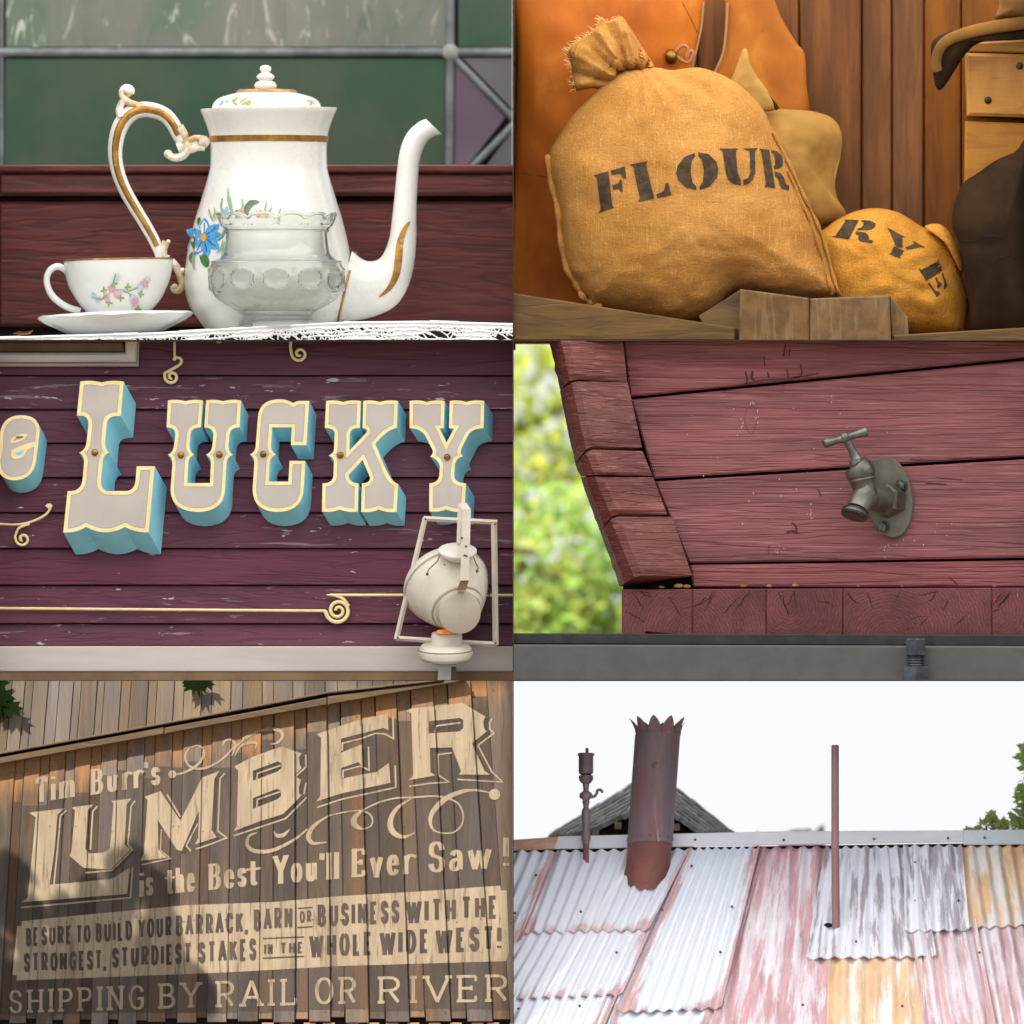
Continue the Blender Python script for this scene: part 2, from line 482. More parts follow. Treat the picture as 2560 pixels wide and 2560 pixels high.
# ------------------------------------------------------------------ sign writer's alphabet: centre lines, drawn with a broad pen
GL = {
'A': (.85, ['M0 0 L.5 1 L1 0', 'M.2 .33 L.8 .33'], [(0, 0), (1, 0)]),
'B': (.78, ['M.1 0 L.1 1 L.5 1 C.95 1 .95 .53 .5 .53 L.1 .53', 'M.5 .53 C1.05 .53 1.05 0 .5 0 L.1 0'], [(.1, 0), (.1, 1)]),
'C': (.8, ['M.92 .72 C.85 1.1 .05 1.12 .05 .5 C.05 -.12 .85 -.1 .92 .28'], []),
'D': (.82, ['M.1 0 L.1 1 L.4 1 C1.12 1 1.12 0 .4 0 L.1 0'], [(.1, 0), (.1, 1)]),
'E': (.72, ['M.95 1 L.1 1 L.1 0 L.95 0', 'M.1 .52 L.72 .52'], [(.1, 0), (.1, 1)], ['M.95 1.0 L.95 .8', 'M.95 0 L.95 .2', 'M.72 .62 L.72 .42']),
'F': (.7, ['M.95 1 L.1 1 L.1 0', 'M.1 .5 L.72 .5'], [(.1, 0), (.1, 1)]),
'G': (.85, ['M.92 .75 C.85 1.1 .05 1.12 .05 .5 C.05 -.12 .9 -.12 .92 .2 L.92 .45 L.55 .45'], []),
'H': (.85, ['M.1 0 L.1 1', 'M.9 0 L.9 1', 'M.1 .5 L.9 .5'], [(.1, 0), (.1, 1), (.9, 0), (.9, 1)]),
'I': (.32, ['M.5 0 L.5 1'], [(.5, 0), (.5, 1)]),
'K': (.82, ['M.1 0 L.1 1', 'M.92 1 L.12 .38', 'M.38 .58 L.95 0'], [(.1, 0), (.1, 1)]),
'L': (.7, ['M.1 1 L.1 0 L.95 0'], [(.1, 0), (.1, 1)], ['M.95 0 L.95 .25']),
'N': (.85, ['M.08 0 L.08 1 L.92 0 L.92 1'], [(.08, 0), (.08, 1), (.92, 1)]),
'O': (.85, ['M.5 1 C-.12 1 -.12 0 .5 0 C1.12 0 1.12 1 .5 1'], []),
'P': (.76, ['M.1 0 L.1 1 L.5 1 C1.08 1 1.08 .45 .5 .45 L.1 .45'], [(.1, 0), (.1, 1)]),
'R': (.82, ['M.1 0 L.1 1 L.5 1 C1.02 1 1.02 .48 .5 .48 L.1 .48', 'M.48 .48 L.9 0'], [(.1, 0), (.1, 1)]),
'S': (.72, ['M.92 .74 C.85 1.1 .06 1.1 .08 .74 C.1 .42 .93 .58 .93 .26 C.93 -.1 .12 -.1 .06 .26'], []),
'T': (.8, ['M0 1 L1 1', 'M.5 0 L.5 1'], [(.5, 0)], ['M.02 1 L.02 .78', 'M.98 1 L.98 .78']),
'U': (.84, ['M.08 1 L.08 .34 C.08 -.12 .92 -.12 .92 .34 L.92 1'], [(.08, 1), (.92, 1)]),
'V': (.85, ['M0 1 L.5 0 L1 1'], [(0, 1), (1, 1)]),
'W': (1.15, ['M0 1 L.26 0 L.5 .85 L.74 0 L1 1'], [(0, 1), (1, 1)]),
'Y': (.82, ['M0 1 L.5 .45 L1 1', 'M.5 .45 L.5 0'], [(0, 1), (1, 1), (.5, 0)]),
'a': (.62, ['M.12 .52 C.2 .72 .82 .74 .82 .42 L.82 0', 'M.82 .38 C.4 .38 .05 .34 .05 .17 C.05 -.06 .6 -.06 .82 .15'], []),
'e': (.62, ['M.1 .36 L.9 .36 C.92 .78 .06 .8 .06 .32 C.06 -.1 .78 -.1 .92 .16'], []),
'h': (.7, ['M.12 0 L.12 1', 'M.12 .4 C.28 .74 .88 .78 .88 .42 L.88 0'], [(.12, 0), (.88, 0)]),
'i': (.3, ['M.5 0 L.5 .66', 'M.5 .86 L.5 .97'], [(.5, 0)]),
'l': (.3, ['M.5 0 L.5 1'], [(.5, 0)]),
'm': (1.02, ['M.08 0 L.08 .66', 'M.08 .42 C.2 .72 .5 .74 .5 .42 L.5 0', 'M.5 .42 C.62 .72 .92 .74 .92 .42 L.92 0'], [(.08, 0), (.5, 0), (.92, 0)]),
'o': (.66, ['M.5 .66 C-.1 .66 -.1 0 .5 0 C1.1 0 1.1 .66 .5 .66'], []),
'r': (.5, ['M.15 0 L.15 .66', 'M.15 .40 C.4 .66 .9 .74 1.9 .58'], [(.15, 0)]),
's': (.56, ['M.9 .5 C.82 .74 .08 .74 .1 .49 C.12 .28 .92 .39 .92 .18 C.92 -.07 .14 -.07 .08 .17'], []),
't': (.5, ['M.4 .95 L.4 .18 C.4 -.05 .75 -.03 1.15 .1', 'M-1.3 .63 L2.3 .63'], []),
'u': (.7, ['M.12 .66 L.12 .22 C.12 -.1 .68 -.06 .86 .2', 'M.86 .66 L.86 0'], []),
'v': (.66, ['M.05 .66 L.5 0 L.95 .66'], []),
'w': (.95, ['M.0 .66 L.26 0 L.5 .6 L.74 0 L1 .66'], []),
"'": (.22, ['M.5 1 L.4 .74'], []),
',': (.25, ['M.5 .08 L.5 .0', 'M.55 .04 L.2 -.18'], []),
'!': (.28, ['M.5 1 L.5 .34', 'M.5 .12 L.5 .01'], []),
}
def gpath(t):
    tk = t.replace('M', ' M ').replace('L', ' L ').replace('C', ' C ').split(); out = []; i = 0; c = None
    while i < len(tk):
        if tk[i] in 'MLC': c = tk[i]; i += 1
        if c in 'ML': out.append((float(tk[i]), float(tk[i+1]))); i += 2
        else:
            a = out[-1]; q = [float(x) for x in tk[i:i+6]]; i += 6
            for k in range(1, 10):
                s = k/9
                out.append(tuple((1-s)**3*a[j]+3*s*(1-s)**2*q[j]+3*s*s*(1-s)*q[2+j]+s**3*q[4+j] for j in (0, 1)))
    return out
def pen_stroke(pts, pen):
    """break a centre line at its corners and butt the pieces past each other"""
    out = []; run = [Vector(pts[0])]; runs = []
    for i in range(1, len(pts)):
        run.append(Vector(pts[i]))
        if i < len(pts)-1:
            d1 = (Vector(pts[i])-Vector(pts[i-1])).normalized(); d2 = (Vector(pts[i+1])-Vector(pts[i])).normalized()
            if d1.dot(d2) < .8: runs.append(run); run = [Vector(pts[i])]
    runs.append(run)
    for k, r in enumerate(runs):
        d0 = (r[1]-r[0]).normalized(); d1 = (r[-1]-r[-2]).normalized()
        dg = lambda d: min(abs(d.x), abs(d.y)) > .25
        if k > 0:
            q = (runs[k-1][-1]-runs[k-1][-2]).normalized(); r = [r[0]-d0*pen(q)*(.12 if dg(d0) or dg(q) else .5)]+r[1:] if len(r) == 2 else [r[0]-d0*pen(q)*(.12 if dg(d0) or dg(q) else .5)]+r
        if k < len(runs)-1:
            q = (runs[k+1][1]-runs[k+1][0]).normalized(); e = d1*pen(q)*(.12 if dg(d1) or dg(q) else .5)
            r = r[:-1]+[r[-1]+e] if len(r) == 2 else r+[r[-1]+e]
        w = [pen((r[min(len(r)-1, i+1)]-r[max(0, i-1)]).normalized()) for i in range(len(r))]
        out += ribbon([tuple(p) for p in r], w)
    return out
def word(text, a, b, ha, hb, wv=.17, wh=.08, serif=0.0, sth=.08, gap=.16, lean=0.0):
    """polygons (frame units) of a word whose baseline runs from a to b, cap heights ha..hb"""
    tot = sum(GL[c][0] if c != ' ' else .4 for c in text) + gap*(len(text)-1)
    letters = []; x = 0.0
    for c in text:
        if c == ' ': x += .4+gap; continue
        g = GL[c]; w = g[0]; polys = []; letters.append(polys)
        h = ha+(hb-ha)*(x/tot)
        sx = abs(b[0]-a[0])/tot
        tv, th_ = min(wv*h, .38*.8*sx), wh*h
        def mp(p):
            gx, gy = p
            gw = w*sx
            xx = x*sx + (tv/2 + gx*(gw-tv) if gw > tv*1.3 else gw*gx)
            yy = th_/2 + gy*(h-th_)
            t = xx/(tot*sx)
            return (a[0]+xx+lean*yy, a[1]+(b[1]-a[1])*t-yy)
        pen = lambda d: math.sqrt((tv*abs(d.y))**2+(th_*abs(d.x))**2)
        for st in g[1]:
            polys += pen_stroke([mp(p) for p in gpath(st)], pen)
        if serif:
            for (sx_, sy_) in g[2]:
                p = mp((sx_, sy_)); hl = serif*h; t2 = sth*h
                o = -t2/2+th_/2 if sy_ == 0 else t2/2-th_/2
                sl = (b[1]-a[1])/(b[0]-a[0])
                polys.append([(p[0]-hl, p[1]-t2/2+o-hl*sl), (p[0]+hl, p[1]-t2/2+o+hl*sl), (p[0]+hl, p[1]+t2/2+o+hl*sl), (p[0]-hl, p[1]+t2/2+o-hl*sl)])
            for st in (g[3] if len(g) > 3 else []):
                polys += ribbon([mp(p) for p in gpath(st)], tv*.75)
        x += w+gap
    return letters
# ------------------------------------------------------------------ setting: ground, display frame, awning
def scene_frame():
    g = MB(); g.add([(-3000, -1500, -3.3), (3000, -1500, -3.3), (3000, 3000, -3.3), (-3000, 3000, -3.3)], [(0, 1, 2, 3)])
    o = g.build('ground', mat('pale gravel', lin(112, 104, 92), lin(98, 90, 79), 3, rough=.9)); o['kind'] = 'structure'
    wd = mat('dark frame timber', lin(64, 52, 42), lin(44, 36, 30), 8, (1, 1, 8), .7, bump=.2)
    t = thing('display_frame', 'thin dark timber dividers that part the six scenes', 'frame', (0, 0, -3.3))
    for nm, a, b in (('divider', (XM-.0015, .0, -2.0), (XM+.0015, .95, 2.06)), ('divider', (-2.08, .0, ZA-.0018), (XM-.0016, .16, ZA+.0018)), ('divider', (XM+.0016, .0, ZA-.0018), (2.08, .12, ZA+.0018)),
                     ('divider', (-2.08, .0, ZB-.0018), (XM-.0016, .16, ZB+.0018)), ('divider', (XM+.0016, .0, ZB-.0018), (2.08, .05, ZB+.0018)),
                     ('post', (-2.2, .0, -3.3), (-2.08, .95, 2.1)), ('post', (2.08, .0, -3.3), (2.2, .95, 2.1))):
        MB().box(a, b).build(nm, wd, t)
    cv = mat('white canvas', (.93, .925, .90), rough=.9, thin=.92)
    a = thing('canvas_diffuser', 'white canvas awning added out of view to soften the sunlight', 'diffuser', (0, 0, -3.3))  # unseen cloth added to shade the scenes and spread the sunlight softly
    b = MB(); n = 10; YF = -3.28; ZC = 3.2
    for k, (dy, z0) in enumerate(((2.0, ZC+.03), (YF, ZC))):
        for i in range(n+1):
            b.v.append(Vector((-4.7+11.2*i/n, dy, z0+.03*math.sin(i*2.2))))
    for i in range(n): b.f.append([i, i+1, n+2+i, n+1+i]); b.mi.append(0)
    b.build('canvas', cv, a)
    b = MB(); z = ZC-.04
    b.add([(-2.33+.145, YF+.2, z), (6.4, YF+.2, z), (6.4, -4.62, z-.03), (-3.30, -4.62, z-.03)], [(0, 3, 2, 1)]); b.build('shading_flap', mat('thin white canvas', (.97, .97, .965), rough=.9, thin=.97), a)  # added piece that keeps the roof scene in soft shade too
    for x in (-3.3, 6.38): MB().tube([(x, -4.62, -3.3), (x, -4.62, z)], .03).build('post', wd, a)
    for x in (-4.68, 6.48):
        MB().tube([(x, YF, -3.3), (x, YF, ZC+.03)], .03).build('post', wd, a)
        MB().tube([(x, 2.0, -3.3), (x, 2.0, ZC+.05)], .03).build('post', wd, a)
scene_frame()

# ------------------------------------------------------------------ scene 1: coffee pot on the lace cloth
def scene_pot():
    YW = .90
    redw = mat('red stained timber', lin(108, 48, 40), lin(82, 37, 32), 7, (.5, 1, 5), .4, bump=.5, bsc=18, bst=(.35, 1, 7), grain=(2.2, (.28, 1, 1.6), .5, .32, lin(56, 24, 20), .7), rand=.08)
    wt = thing('timber_wall', 'dark red stained boards below the coloured window', 'wall', (-1, YW, ZA))
    MB().slab(C1, [(-20, 600), (1940, 600), (1940, 628), (-20, 628)], YW-.07, YW+.05, .006).build('sill_board', redw, wt)
    MB().slab(C1, [(-20, 630), (1940, 630), (1940, 716), (-20, 716)], YW-.055, YW+.05, .014).build('sill_board', redw, wt)
    MB().slab(C1, [(-20, 738), (1940, 738), (1940, 1212), (-20, 1212)], YW-.02, YW+.05, .012).build('plank', redw, wt)
    MB().slab(C1, [(-20, 716), (1940, 716), (1940, 1300), (-20, 1300)], YW+.02, YW+.06).build('backing', mat('black gap', (.012, .01, .01), rough=.9), wt)
    YG = 2.2
    # leaded window
    gl = lambda n, a, b, **k: mat(n, a, b, 2.2, (1, 1, 1), .34, bump=.35, bsc=k.pop('bsc', 7), bst=k.pop('bst', (1, 1, 1)), spec=.35, **k)
    green = gl('green glass', lin(46, 74, 58), lin(66, 78, 62), layers=((lin(40, 62, 50), 5, (1, 1, 1), .5, .75, .5), (lin(70, 62, 46), 3, (.6, 1, 2.5), .58, .8, .55),))
    clear = gl('old rippled glass', lin(92, 108, 92), lin(112, 112, 104), bsc=5, bst=(3, 1, .8), layers=((lin(128, 124, 116), 1.2, (1, 1, .3), .5, .62, .7), (lin(186, 188, 178), 3.2, (3, 1, .9), .56, .70, .8, 2.5), (lin(70, 88, 72), 3, (2, 1, .6), .5, .7, .5, 1.5)))
    purple = gl('purple glass', lin(92, 76, 92), lin(108, 94, 102))
    violet = gl('grey violet glass', lin(98, 94, 102), lin(84, 82, 88))
    lead = mat('dull lead', lin(120, 124, 126), lin(92, 97, 100), 10, rough=.55, metal=.3, bump=.2)
    w = thing('stained_glass_window', 'leaded window of green, purple and rippled clear panes', 'window', (-1, YG, 1.4))
    MB().slab(C1W, [(-60, -70), (1960, -70), (1960, 640), (-60, 640)], YG+.03, YG+.05).clip(1).build('backing', bpy.data.materials['black gap'], w)
    def pane(p, m, lab): MB().slab(C1W, p, YG, YG+.012, .004).clip(1).build('pane', m, w, label=lab)
    pane([(22, -70), (1682, -70), (1682, 150), (22, 150)], clear, 'rippled clear pane')
    pane([(18, 190), (1678, 190), (1672, 640), (14, 640)], green, 'long green pane')
    pane([(1722, -70), (1940, -70), (1940, 150), (1722, 150)], green, 'green corner pane')
    pane([(1736, 188), (1940, 188), (1940, 398)], violet, 'grey triangular pane')
    pane([(1712, 205), (1905, 412), (1765, 590), (1706, 640)], purple, 'purple pane')
    pane([(1795, 640), (1940, 440), (1940, 640)], violet, 'grey triangular pane')
    pane([(-40, -70), (-6, -70), (-6, 640), (-40, 640)], violet, 'grey pane at the edge')
    def came(p, r): 
        q = [C1W.w(u, v, YG-.002) for u, v in p]
        MB().tube(q, [(C1W.m(r), C1W.m(r*.8))]*len(q), 8).clip(1).build('lead_strip', lead, w, smooth=60)
    came([(-60, 168), (1940, 168)], 18); came([(1694, -70), (1694, 168), (1688, 640)], 17); came([(6, -70), (6, 640)], 9)
    came([(1700, 180), (1945, 432)], 14); came([(1945, 425), (1772, 604)], 14)
    b = MB(); b.ball(C1W.w(1694, 168, YG-.012), C1W.m(32), 14, 8, (1, .5, 1)); b.build('solder_joint', mat('pale solder', lin(165, 166, 160), lin(130, 132, 128), 30, rough=.5, bump=.4), w, smooth=80)
    # table and lace
    T = [(-40, 1268), (0, 1266), (300, 1256), (600, 1248), (1000, 1224), (1300, 1208), (1600, 1205), (1960, 1215)]
    tb = thing('table', 'dark table under the white lace cloth', 'table', (-1, .4, ZA))
    MB().slab(C1, [(u, v+10) for u, v in T]+[(1960, 1300), (-40, 1300)], .012, .84).clip(1).build('tabletop', mat('dark table wood', lin(38, 26, 22), rough=.6), tb)
    cloth = mat('white cotton', (.80, .80, .79), rough=.9, bump=.3, bsc=300)
    lc = thing('lace_cloth', 'white crocheted lace cloth with its open edge hanging over the table', 'tablecloth', (-1, .3, ZA))
    b = MB(); tt = spline(T, 5); n = len(tt)
    for (y, dv) in ((.84, 5), (.0, 5), (.0, 14)):
        b.v += [C1.w(u, v+dv+1.2*math.sin(u*.09), y-.002) for u, v in tt]
    for r in range(2):
        for i in range(n-1): b.f.append([r*n+i, r*n+n+i, r*n+n+i+1, r*n+i+1]); b.mi.append(0)
    b.clip(1).build('cloth_top', cloth, lc)
    b = MB(); rnd = random.Random(3)
    nu, nv = 92, 6
    P = {}
    for i in range(nu+1):
        for j in range(nv+1):
            u = -30+i*21.6; top = interp(T, u)+8
            P[i, j] = C1.w(u+rnd.uniform(-7, 7)+6*math.sin(j*1.9+i*.35), top+j*15+rnd.uniform(-4, 4) if j else top, -.004-.004*math.sin(i*.7)-.001*j)
    def th(a, c, r): b.tube([a, c], C1.m(r*1.15), 4, False)
    for i in range(nu+1):
        for j in range(nv+1):
            dense = noise.noise(Vector((i*.16, j*.5, 3.1)))
            if i < nu and (j % 2 == 0 or dense > -.2): th(P[i, j], P[i+1, j], 3.2+1.8*(dense > .15)+2*(j == 0))
            if j < nv and dense > -.25: th(P[i, j], P[i, j+1], 2.4)
            if i < nu and j < nv and (dense > .0 or (i+j) % 2 == 0): th(P[i, j], P[i+1, j+1], 2.3)
            if i < nu and 0 < j and (i*j) % 4 == 1: th(P[i, j], P[i+1, j-1], 2.2)
            if i < nu and j < nv and (dense > .16 or (i*7+j*3) % 7 == 0): b.add([P[i, j], P[i+1, j], P[i+1, j+1], P[i, j+1]], [(0, 3, 2, 1)])
    b.clip(1); o = b.build('lace_edge', cloth, lc); o['kind'] = 'stuff'
    # ---- the pot
    china = mat('crazed cream china', (.74, .73, .685), (.69, .68, .63), 4, rough=.07, spec=.6, layers=((lin(205, 196, 172), 3, (1, 1, 1), .55, .75, .4),))
    def crackle(m, k=.22, s=46):
        N = m.node_tree.nodes; L = m.node_tree.links; P = N['Principled BSDF']
        src = P.inputs['Base Color'].links[0].from_socket
        tc = N.new('ShaderNodeTexCoord'); nz = N.new('ShaderNodeTexNoise'); nz.inputs['Scale'].default_value = 5
        L.new(tc.outputs['Object'], nz.inputs['Vector'])
        a = N.new('ShaderNodeVectorMath'); a.operation = 'MULTIPLY_ADD'; L.new(nz.outputs[1], a.inputs[0]); a.inputs[1].default_value = (.35, .35, .35); L.new(tc.outputs['Object'], a.inputs[2])
        vo = N.new('ShaderNodeTexVoronoi'); vo.feature = 'DISTANCE_TO_EDGE'; vo.inputs['Scale'].default_value = s*.32; L.new(a.outputs[0], vo.inputs['Vector'])
        r = N.new('ShaderNodeMapRange'); r.inputs[1].default_value = .0; r.inputs[2].default_value = .03; r.inputs[3].default_value = k; r.inputs[4].default_value = 0; L.new(vo.outputs[0], r.inputs[0])
        n3 = N.new('ShaderNodeTexNoise'); n3.inputs['Scale'].default_value = 3; L.new(tc.outputs['Object'], n3.inputs['Vector'])
        mm = N.new('ShaderNodeMath'); mm.operation = 'MULTIPLY'; L.new(r.outputs[0], mm.inputs[0]); L.new(n3.outputs[0], mm.inputs[1])
        x = N.new('ShaderNodeMix'); x.data_type = 'RGBA'; L.new(mm.outputs[0], x.inputs[0]); L.new(src, x.inputs[6]); x.inputs[7].default_value = (*lin(140, 112, 76), 1)
        L.new(x.outputs[2], P.inputs['Base Color'])
    crackle(china)
    gold = mat('worn gilding', lin(178, 134, 62), lin(140, 98, 44), 20, rough=.34, metal=.55, layers=((lin(216, 190, 140), 30, (1, 1, 1), .58, .7, .6),))
    YC = .42
    t = thing('coffee_pot', 'tall white china coffee pot with gilt bands and painted blue flower', 'coffee pot', C1.w(1008, 1236, YC))
    body = [(398, 258), (410, 256), (440, 243), (480, 229), (515, 223), (560, 220), (620, 222), (660, 231), (700, 243), (750, 258), (800, 274), (850, 287), (900, 299), (950, 309), (1000, 316), (1060, 320), (1110, 312), (1150, 298), (1180, 278), (1210, 255), (1236, 232)]
    bs = spline(body, 3)
    b = MB(); b.lathe(C1, 1008, YC, [(404, 200)]+bs, 72, lambda r, v, a: (r, v+.012*r*math.sin(a)*-.9 if v < 500 else v))
    b.build('body', china, t, smooth=40)
    rr = lambda v: interp(body, v)
    def on_pot(u, v, e=.0022):
        d = rr(v)**2-(u-1008)**2
        return C1.w(u, v, YC-C1.m(math.sqrt(max(d, 0)))-e)
    b = MB(); b.lathe(C1, 1008, YC, [(v, rr(v)+1.5) for v in (503, 508, 520, 526)], 64, cap=False); b.build('gilt_band', gold, t, smooth=40)
    b = MB(); b.lathe(C1, 1000, YC, spline([(330, 108), (338, 116), (346, 145), (356, 176), (370, 196), (388, 206), (406, 208)], 3), 56); b.build('lid', china, t, smooth=50)
    lid = bpy.data.objects['lid']
    b = MB(); b.lathe(C1, 1000, YC, [(326, 104), (331, 112), (337, 118)], 56); b.build('gilt_band', gold, lid, smooth=50)
    b = MB(); b.lathe(C1, 996, YC, spline([(234, 5), (238, 16), (246, 22), (256, 20), (262, 15), (267, 24), (277, 34), (288, 30), (293, 24), (298, 34), (310, 43), (322, 40), (328, 36)], 3), 28); b.build('knob', china, lid, smooth=60)
    # spout
    pr = [((1262, 1208), (1322, 935)), ((1340, 1199), (1365, 968)), ((1420, 1178), (1398, 974)), ((1490, 1140), (1428, 962)), ((1535, 1070), (1450, 925)), ((1558, 980), (1464, 880)), ((1566, 880), (1472, 820)), ((1566, 780), (1480, 750)), ((1572, 660), (1490, 650)), ((1582, 580), (1503, 555)), ((1607, 522), (1530, 490)), ((1640, 500), (1572, 450)), ((1662, 496), (1600, 437))]
    pr = spline([a+c for a, c in pr], 4)
    b = MB(); seg = 24; n = len(pr)
    for i, (a0, a1, c0, c1_) in enumerate(pr):
        f = i/(n-1); mu, mv = (a0+c0)/2, (a1+c1_)/2; hu, hv = (a0-c0)/2, (a1-c1_)/2
        hd = C1.m(math.hypot(hu, hv))*(.62+.3*min(1, f*1.6))
        for j in range(seg):
            a = 2*math.pi*j/seg
            q = C1.w(mu+hu*math.cos(a), mv+hv*math.cos(a), 0)
            b.v.append(Vector((q.x, YC-hd*math.sin(a)-.02*(1-f), q.z)))
    for i in range(n-1):
        for j in range(seg):
            k, d = i*seg+j, i*seg+(j+1) % seg
            b.f.append([k, k+seg, d+seg, d]); b.mi.append(0)
    sp = b.build('spout', china, t, smooth=50); bv = b.bvh()
    b = MB()
    sw = spline([(1541, 826), (1520, 858), (1503, 910), (1498, 970), (1488, 1030), (1462, 1080), (1424, 1112)], 4)
    drape(b, bv, C1, ribbon(sw, [3+26*math.sin(math.pi*min(1, (i+.5)/len(sw)*1.02))**.8 for i in range(len(sw))]), .003, grid=30)
    b.build('gilt_leaf', gold, sp)
    b = MB(); sw = spline([(1337, 938), (1322, 985), (1304, 1050), (1288, 1120), (1268, 1206)], 5)
    b.tube([on_pot(u, min(v, 1200), .004) + Vector((0, -.004, 0)) for u, v in sw], C1.m(5.5), 8); b.build('gilt_line', gold, sp, smooth=60)
    # handle
    hp = [(740, 530), (706, 532), (682, 520), (664, 492), (648, 458), (618, 424), (576, 406), (530, 402), (486, 418), (452, 458), (434, 512), (429, 575), (440, 640), (466, 706), (502, 770), (540, 832), (572, 888), (594, 935), (604, 968), (622, 1000)]
    hw = [16, 20, 23, 25, 27, 28, 29, 30, 31, 31, 29, 27, 26, 25, 24, 23, 22, 21, 20, 18]
    hs = spline([p+(w,) for p, w in zip(hp, hw)], 5)
    b = MB(); b.tube([C1.w(u, v, YC) for u, v, w in hs], [(C1.m(w), C1.m(w*.8)) for u, v, w in hs], 14)
    hd = b.build('handle', china, t, smooth=60)
    b = MB(); b.tube([C1.w(u, v, YC-C1.m(w*.62)) for u, v, w in hs[14:-12]], [(C1.m(w*.5), C1.m(w*.36)) for u, v, w in hs[14:-12]], 10); b.build('gilt_stripe', gold, hd, smooth=60)
    scrolls = [([(590, 402), (550, 392), (510, 386), (478, 374), (460, 352), (458, 334), (470, 322), (486, 328), (484, 340)], 13, 17), ([(452, 430), (446, 408), (450, 385), (462, 366)], 17, 12),
               ([(446, 412), (442, 400), (446, 392)], 13, 9), ([(690, 520), (700, 550), (684, 576), (655, 584), (632, 574), (628, 560)], 19, 13),
               ([(664, 548), (690, 540), (716, 552), (740, 545), (768, 548)], 20, 12), ([(672, 470), (690, 495), (700, 520), (735, 508), (776, 512)], 17, 9), ([(745, 520), (772, 528), (782, 534)], 22, 20),
               ([(622, 900), (612, 930), (616, 958), (634, 962)], 15, 11), ([(604, 962), (628, 900), (634, 905)], 9, 4), ([(640, 975), (662, 1000), (676, 1036), (682, 1064), (668, 1086), (650, 1082), (646, 1068)], 16, 10),
               ([(655, 1000), (672, 1010), (690, 1010)], 13, 11), ([(676, 460), (684, 480), (690, 510)], 10, 6)]
    scr_m = mat('gilt shaded china', (.78, .745, .67), lin(196, 158, 100), 22, rough=.2, lo=.40, hi=.64, layers=((lin(170, 120, 66), 30, (1, 1, 1), .62, .74, .5),))
    for p, r0, r1 in scrolls:
        q = spline(p, 5); b = MB(); b.tube([C1.w(u, v, YC-.012) for u, v in q], [C1.m(r0+(r1-r0)*i/(len(q)-1)) for i in range(len(q))], 10).build('scroll', scr_m, hd, smooth=60)
    for u, v, r in ((474, 333, 23), (629, 570, 17), (654, 1074, 15)): MB().ball(C1.w(u, v, YC-.01), C1.m(r)).build('scroll_ball', scr_m, hd, smooth=60)
    # painted spray
    def paint(nm, c1, c2, polys, par=t, surf=on_pot, eps=.0022):
        b = MB(); k = 0
        m_ = mat(nm.replace('_', ' ')+' paint', c1, c2, 60, rough=.3)
        if 'petal' in nm and 'vein' not in nm or nm in ('flower_centre', 'curled_leaf'):
            for p in ([p_] for p_ in polys) if 'petal' in nm else (polys,):
                b = MB()
                for q_ in p:
                    k += 1; vs, ts = fill([q_]); b.add([surf(a.x, a.y, eps+.00012*k) for a in vs], [tuple(q)[::-1] for q in ts])
                b.build('painted_petal' if 'petal' in nm else nm, m_, par)
            return
        for p in polys:
            e = eps+.00012*k; k += 1
            vs, ts = fill([p]); b.add([surf(a.x, a.y, e) for a in vs], [tuple(q)[::-1] for q in ts])
        return b.build(nm, m_, par, kind='stuff')
    def petal(cx, cy, l, w, ang, off=6):
        a = R(ang); o = []
        for t_, s_ in ((0, .25), (.3, .9), (.55, 1), (.8, .65), (1, 0), (.8, -.65), (.55, -1), (.3, -.9), (0, -.25)):
            d, e = off+l*t_, w*.5*s_; o.append((cx+d*math.cos(a)-e*math.sin(a), cy+d*math.sin(a)+e*math.cos(a)))
        return o
    def blade(p, w): 
        q = spline(p, 5); return [x for x in ribbon(q, [.8+w*math.sin(math.pi*(i+.3)/len(q)) for i in range(len(q))])]
    def flat(l): return [p for q in l for p in q]
    gr = lin(78, 112, 66)
    paint('grass_blades', lin(150, 176, 140), lin(120, 150, 120), flat([blade(p, 7) for p in ([(838, 800), (830, 770), (836, 740)], [(800, 830), (788, 800), (783, 780)], [(868, 800), (858, 750), (856, 700)], [(878, 810), (868, 770), (862, 735)], [(815, 900), (835, 880), (840, 860)], [(812, 950), (830, 930), (838, 900)], [(830, 960), (842, 930), (846, 905)], [(905, 800), (912, 770), (908, 740)], [(990, 800), (1000, 770), (1002, 752)], [(1000, 805), (1015, 790), (1022, 776)], [(1052, 830), (1050, 800), (1058, 780)], [(728, 1010), (722, 980), (728, 940)], [(795, 820), (806, 800), (804, 775)])]))
    paint('leaves', lin(58, 104, 58), lin(88, 130, 70), flat([blade([(762, 950), (772, 975), (778, 1002)], 26), blade([(750, 955), (765, 980), (775, 1000)], 20), blade([(726, 880), (722, 900), (728, 930)], 18), blade([(722, 940), (714, 960), (718, 985)], 12), blade([(880, 815), (890, 795), (895, 790)], 16), blade([(742, 840), (745, 820), (750, 812)], 12)]))
    paint('curled_leaf', lin(74, 100, 74), lin(98, 124, 92), flat([blade([(930, 812), (928, 785), (945, 760), (975, 756)], 24)]))
    paint('blue_petals', lin(96, 166, 212), lin(62, 132, 192), [petal(765, 888, 72, 40, a, 4) for a in (-88, -40, -2, 38, 78, 118, 150, 205)])
    paint('blue_petal_veins', lin(28, 78, 140), lin(40, 90, 150), flat([ribbon([(765+14*math.cos(R(a)), 888+14*math.sin(R(a))), (765+56*math.cos(R(a)), 888+56*math.sin(R(a)))], 3.5) for a in (-88, -40, -2, 38, 78, 118, 150, 205)]), eps=.0034)
    paint('flower_centre', lin(228, 178, 50), lin(200, 140, 30), [disc((764, 888), 11, 12, 16)], eps=.0048)
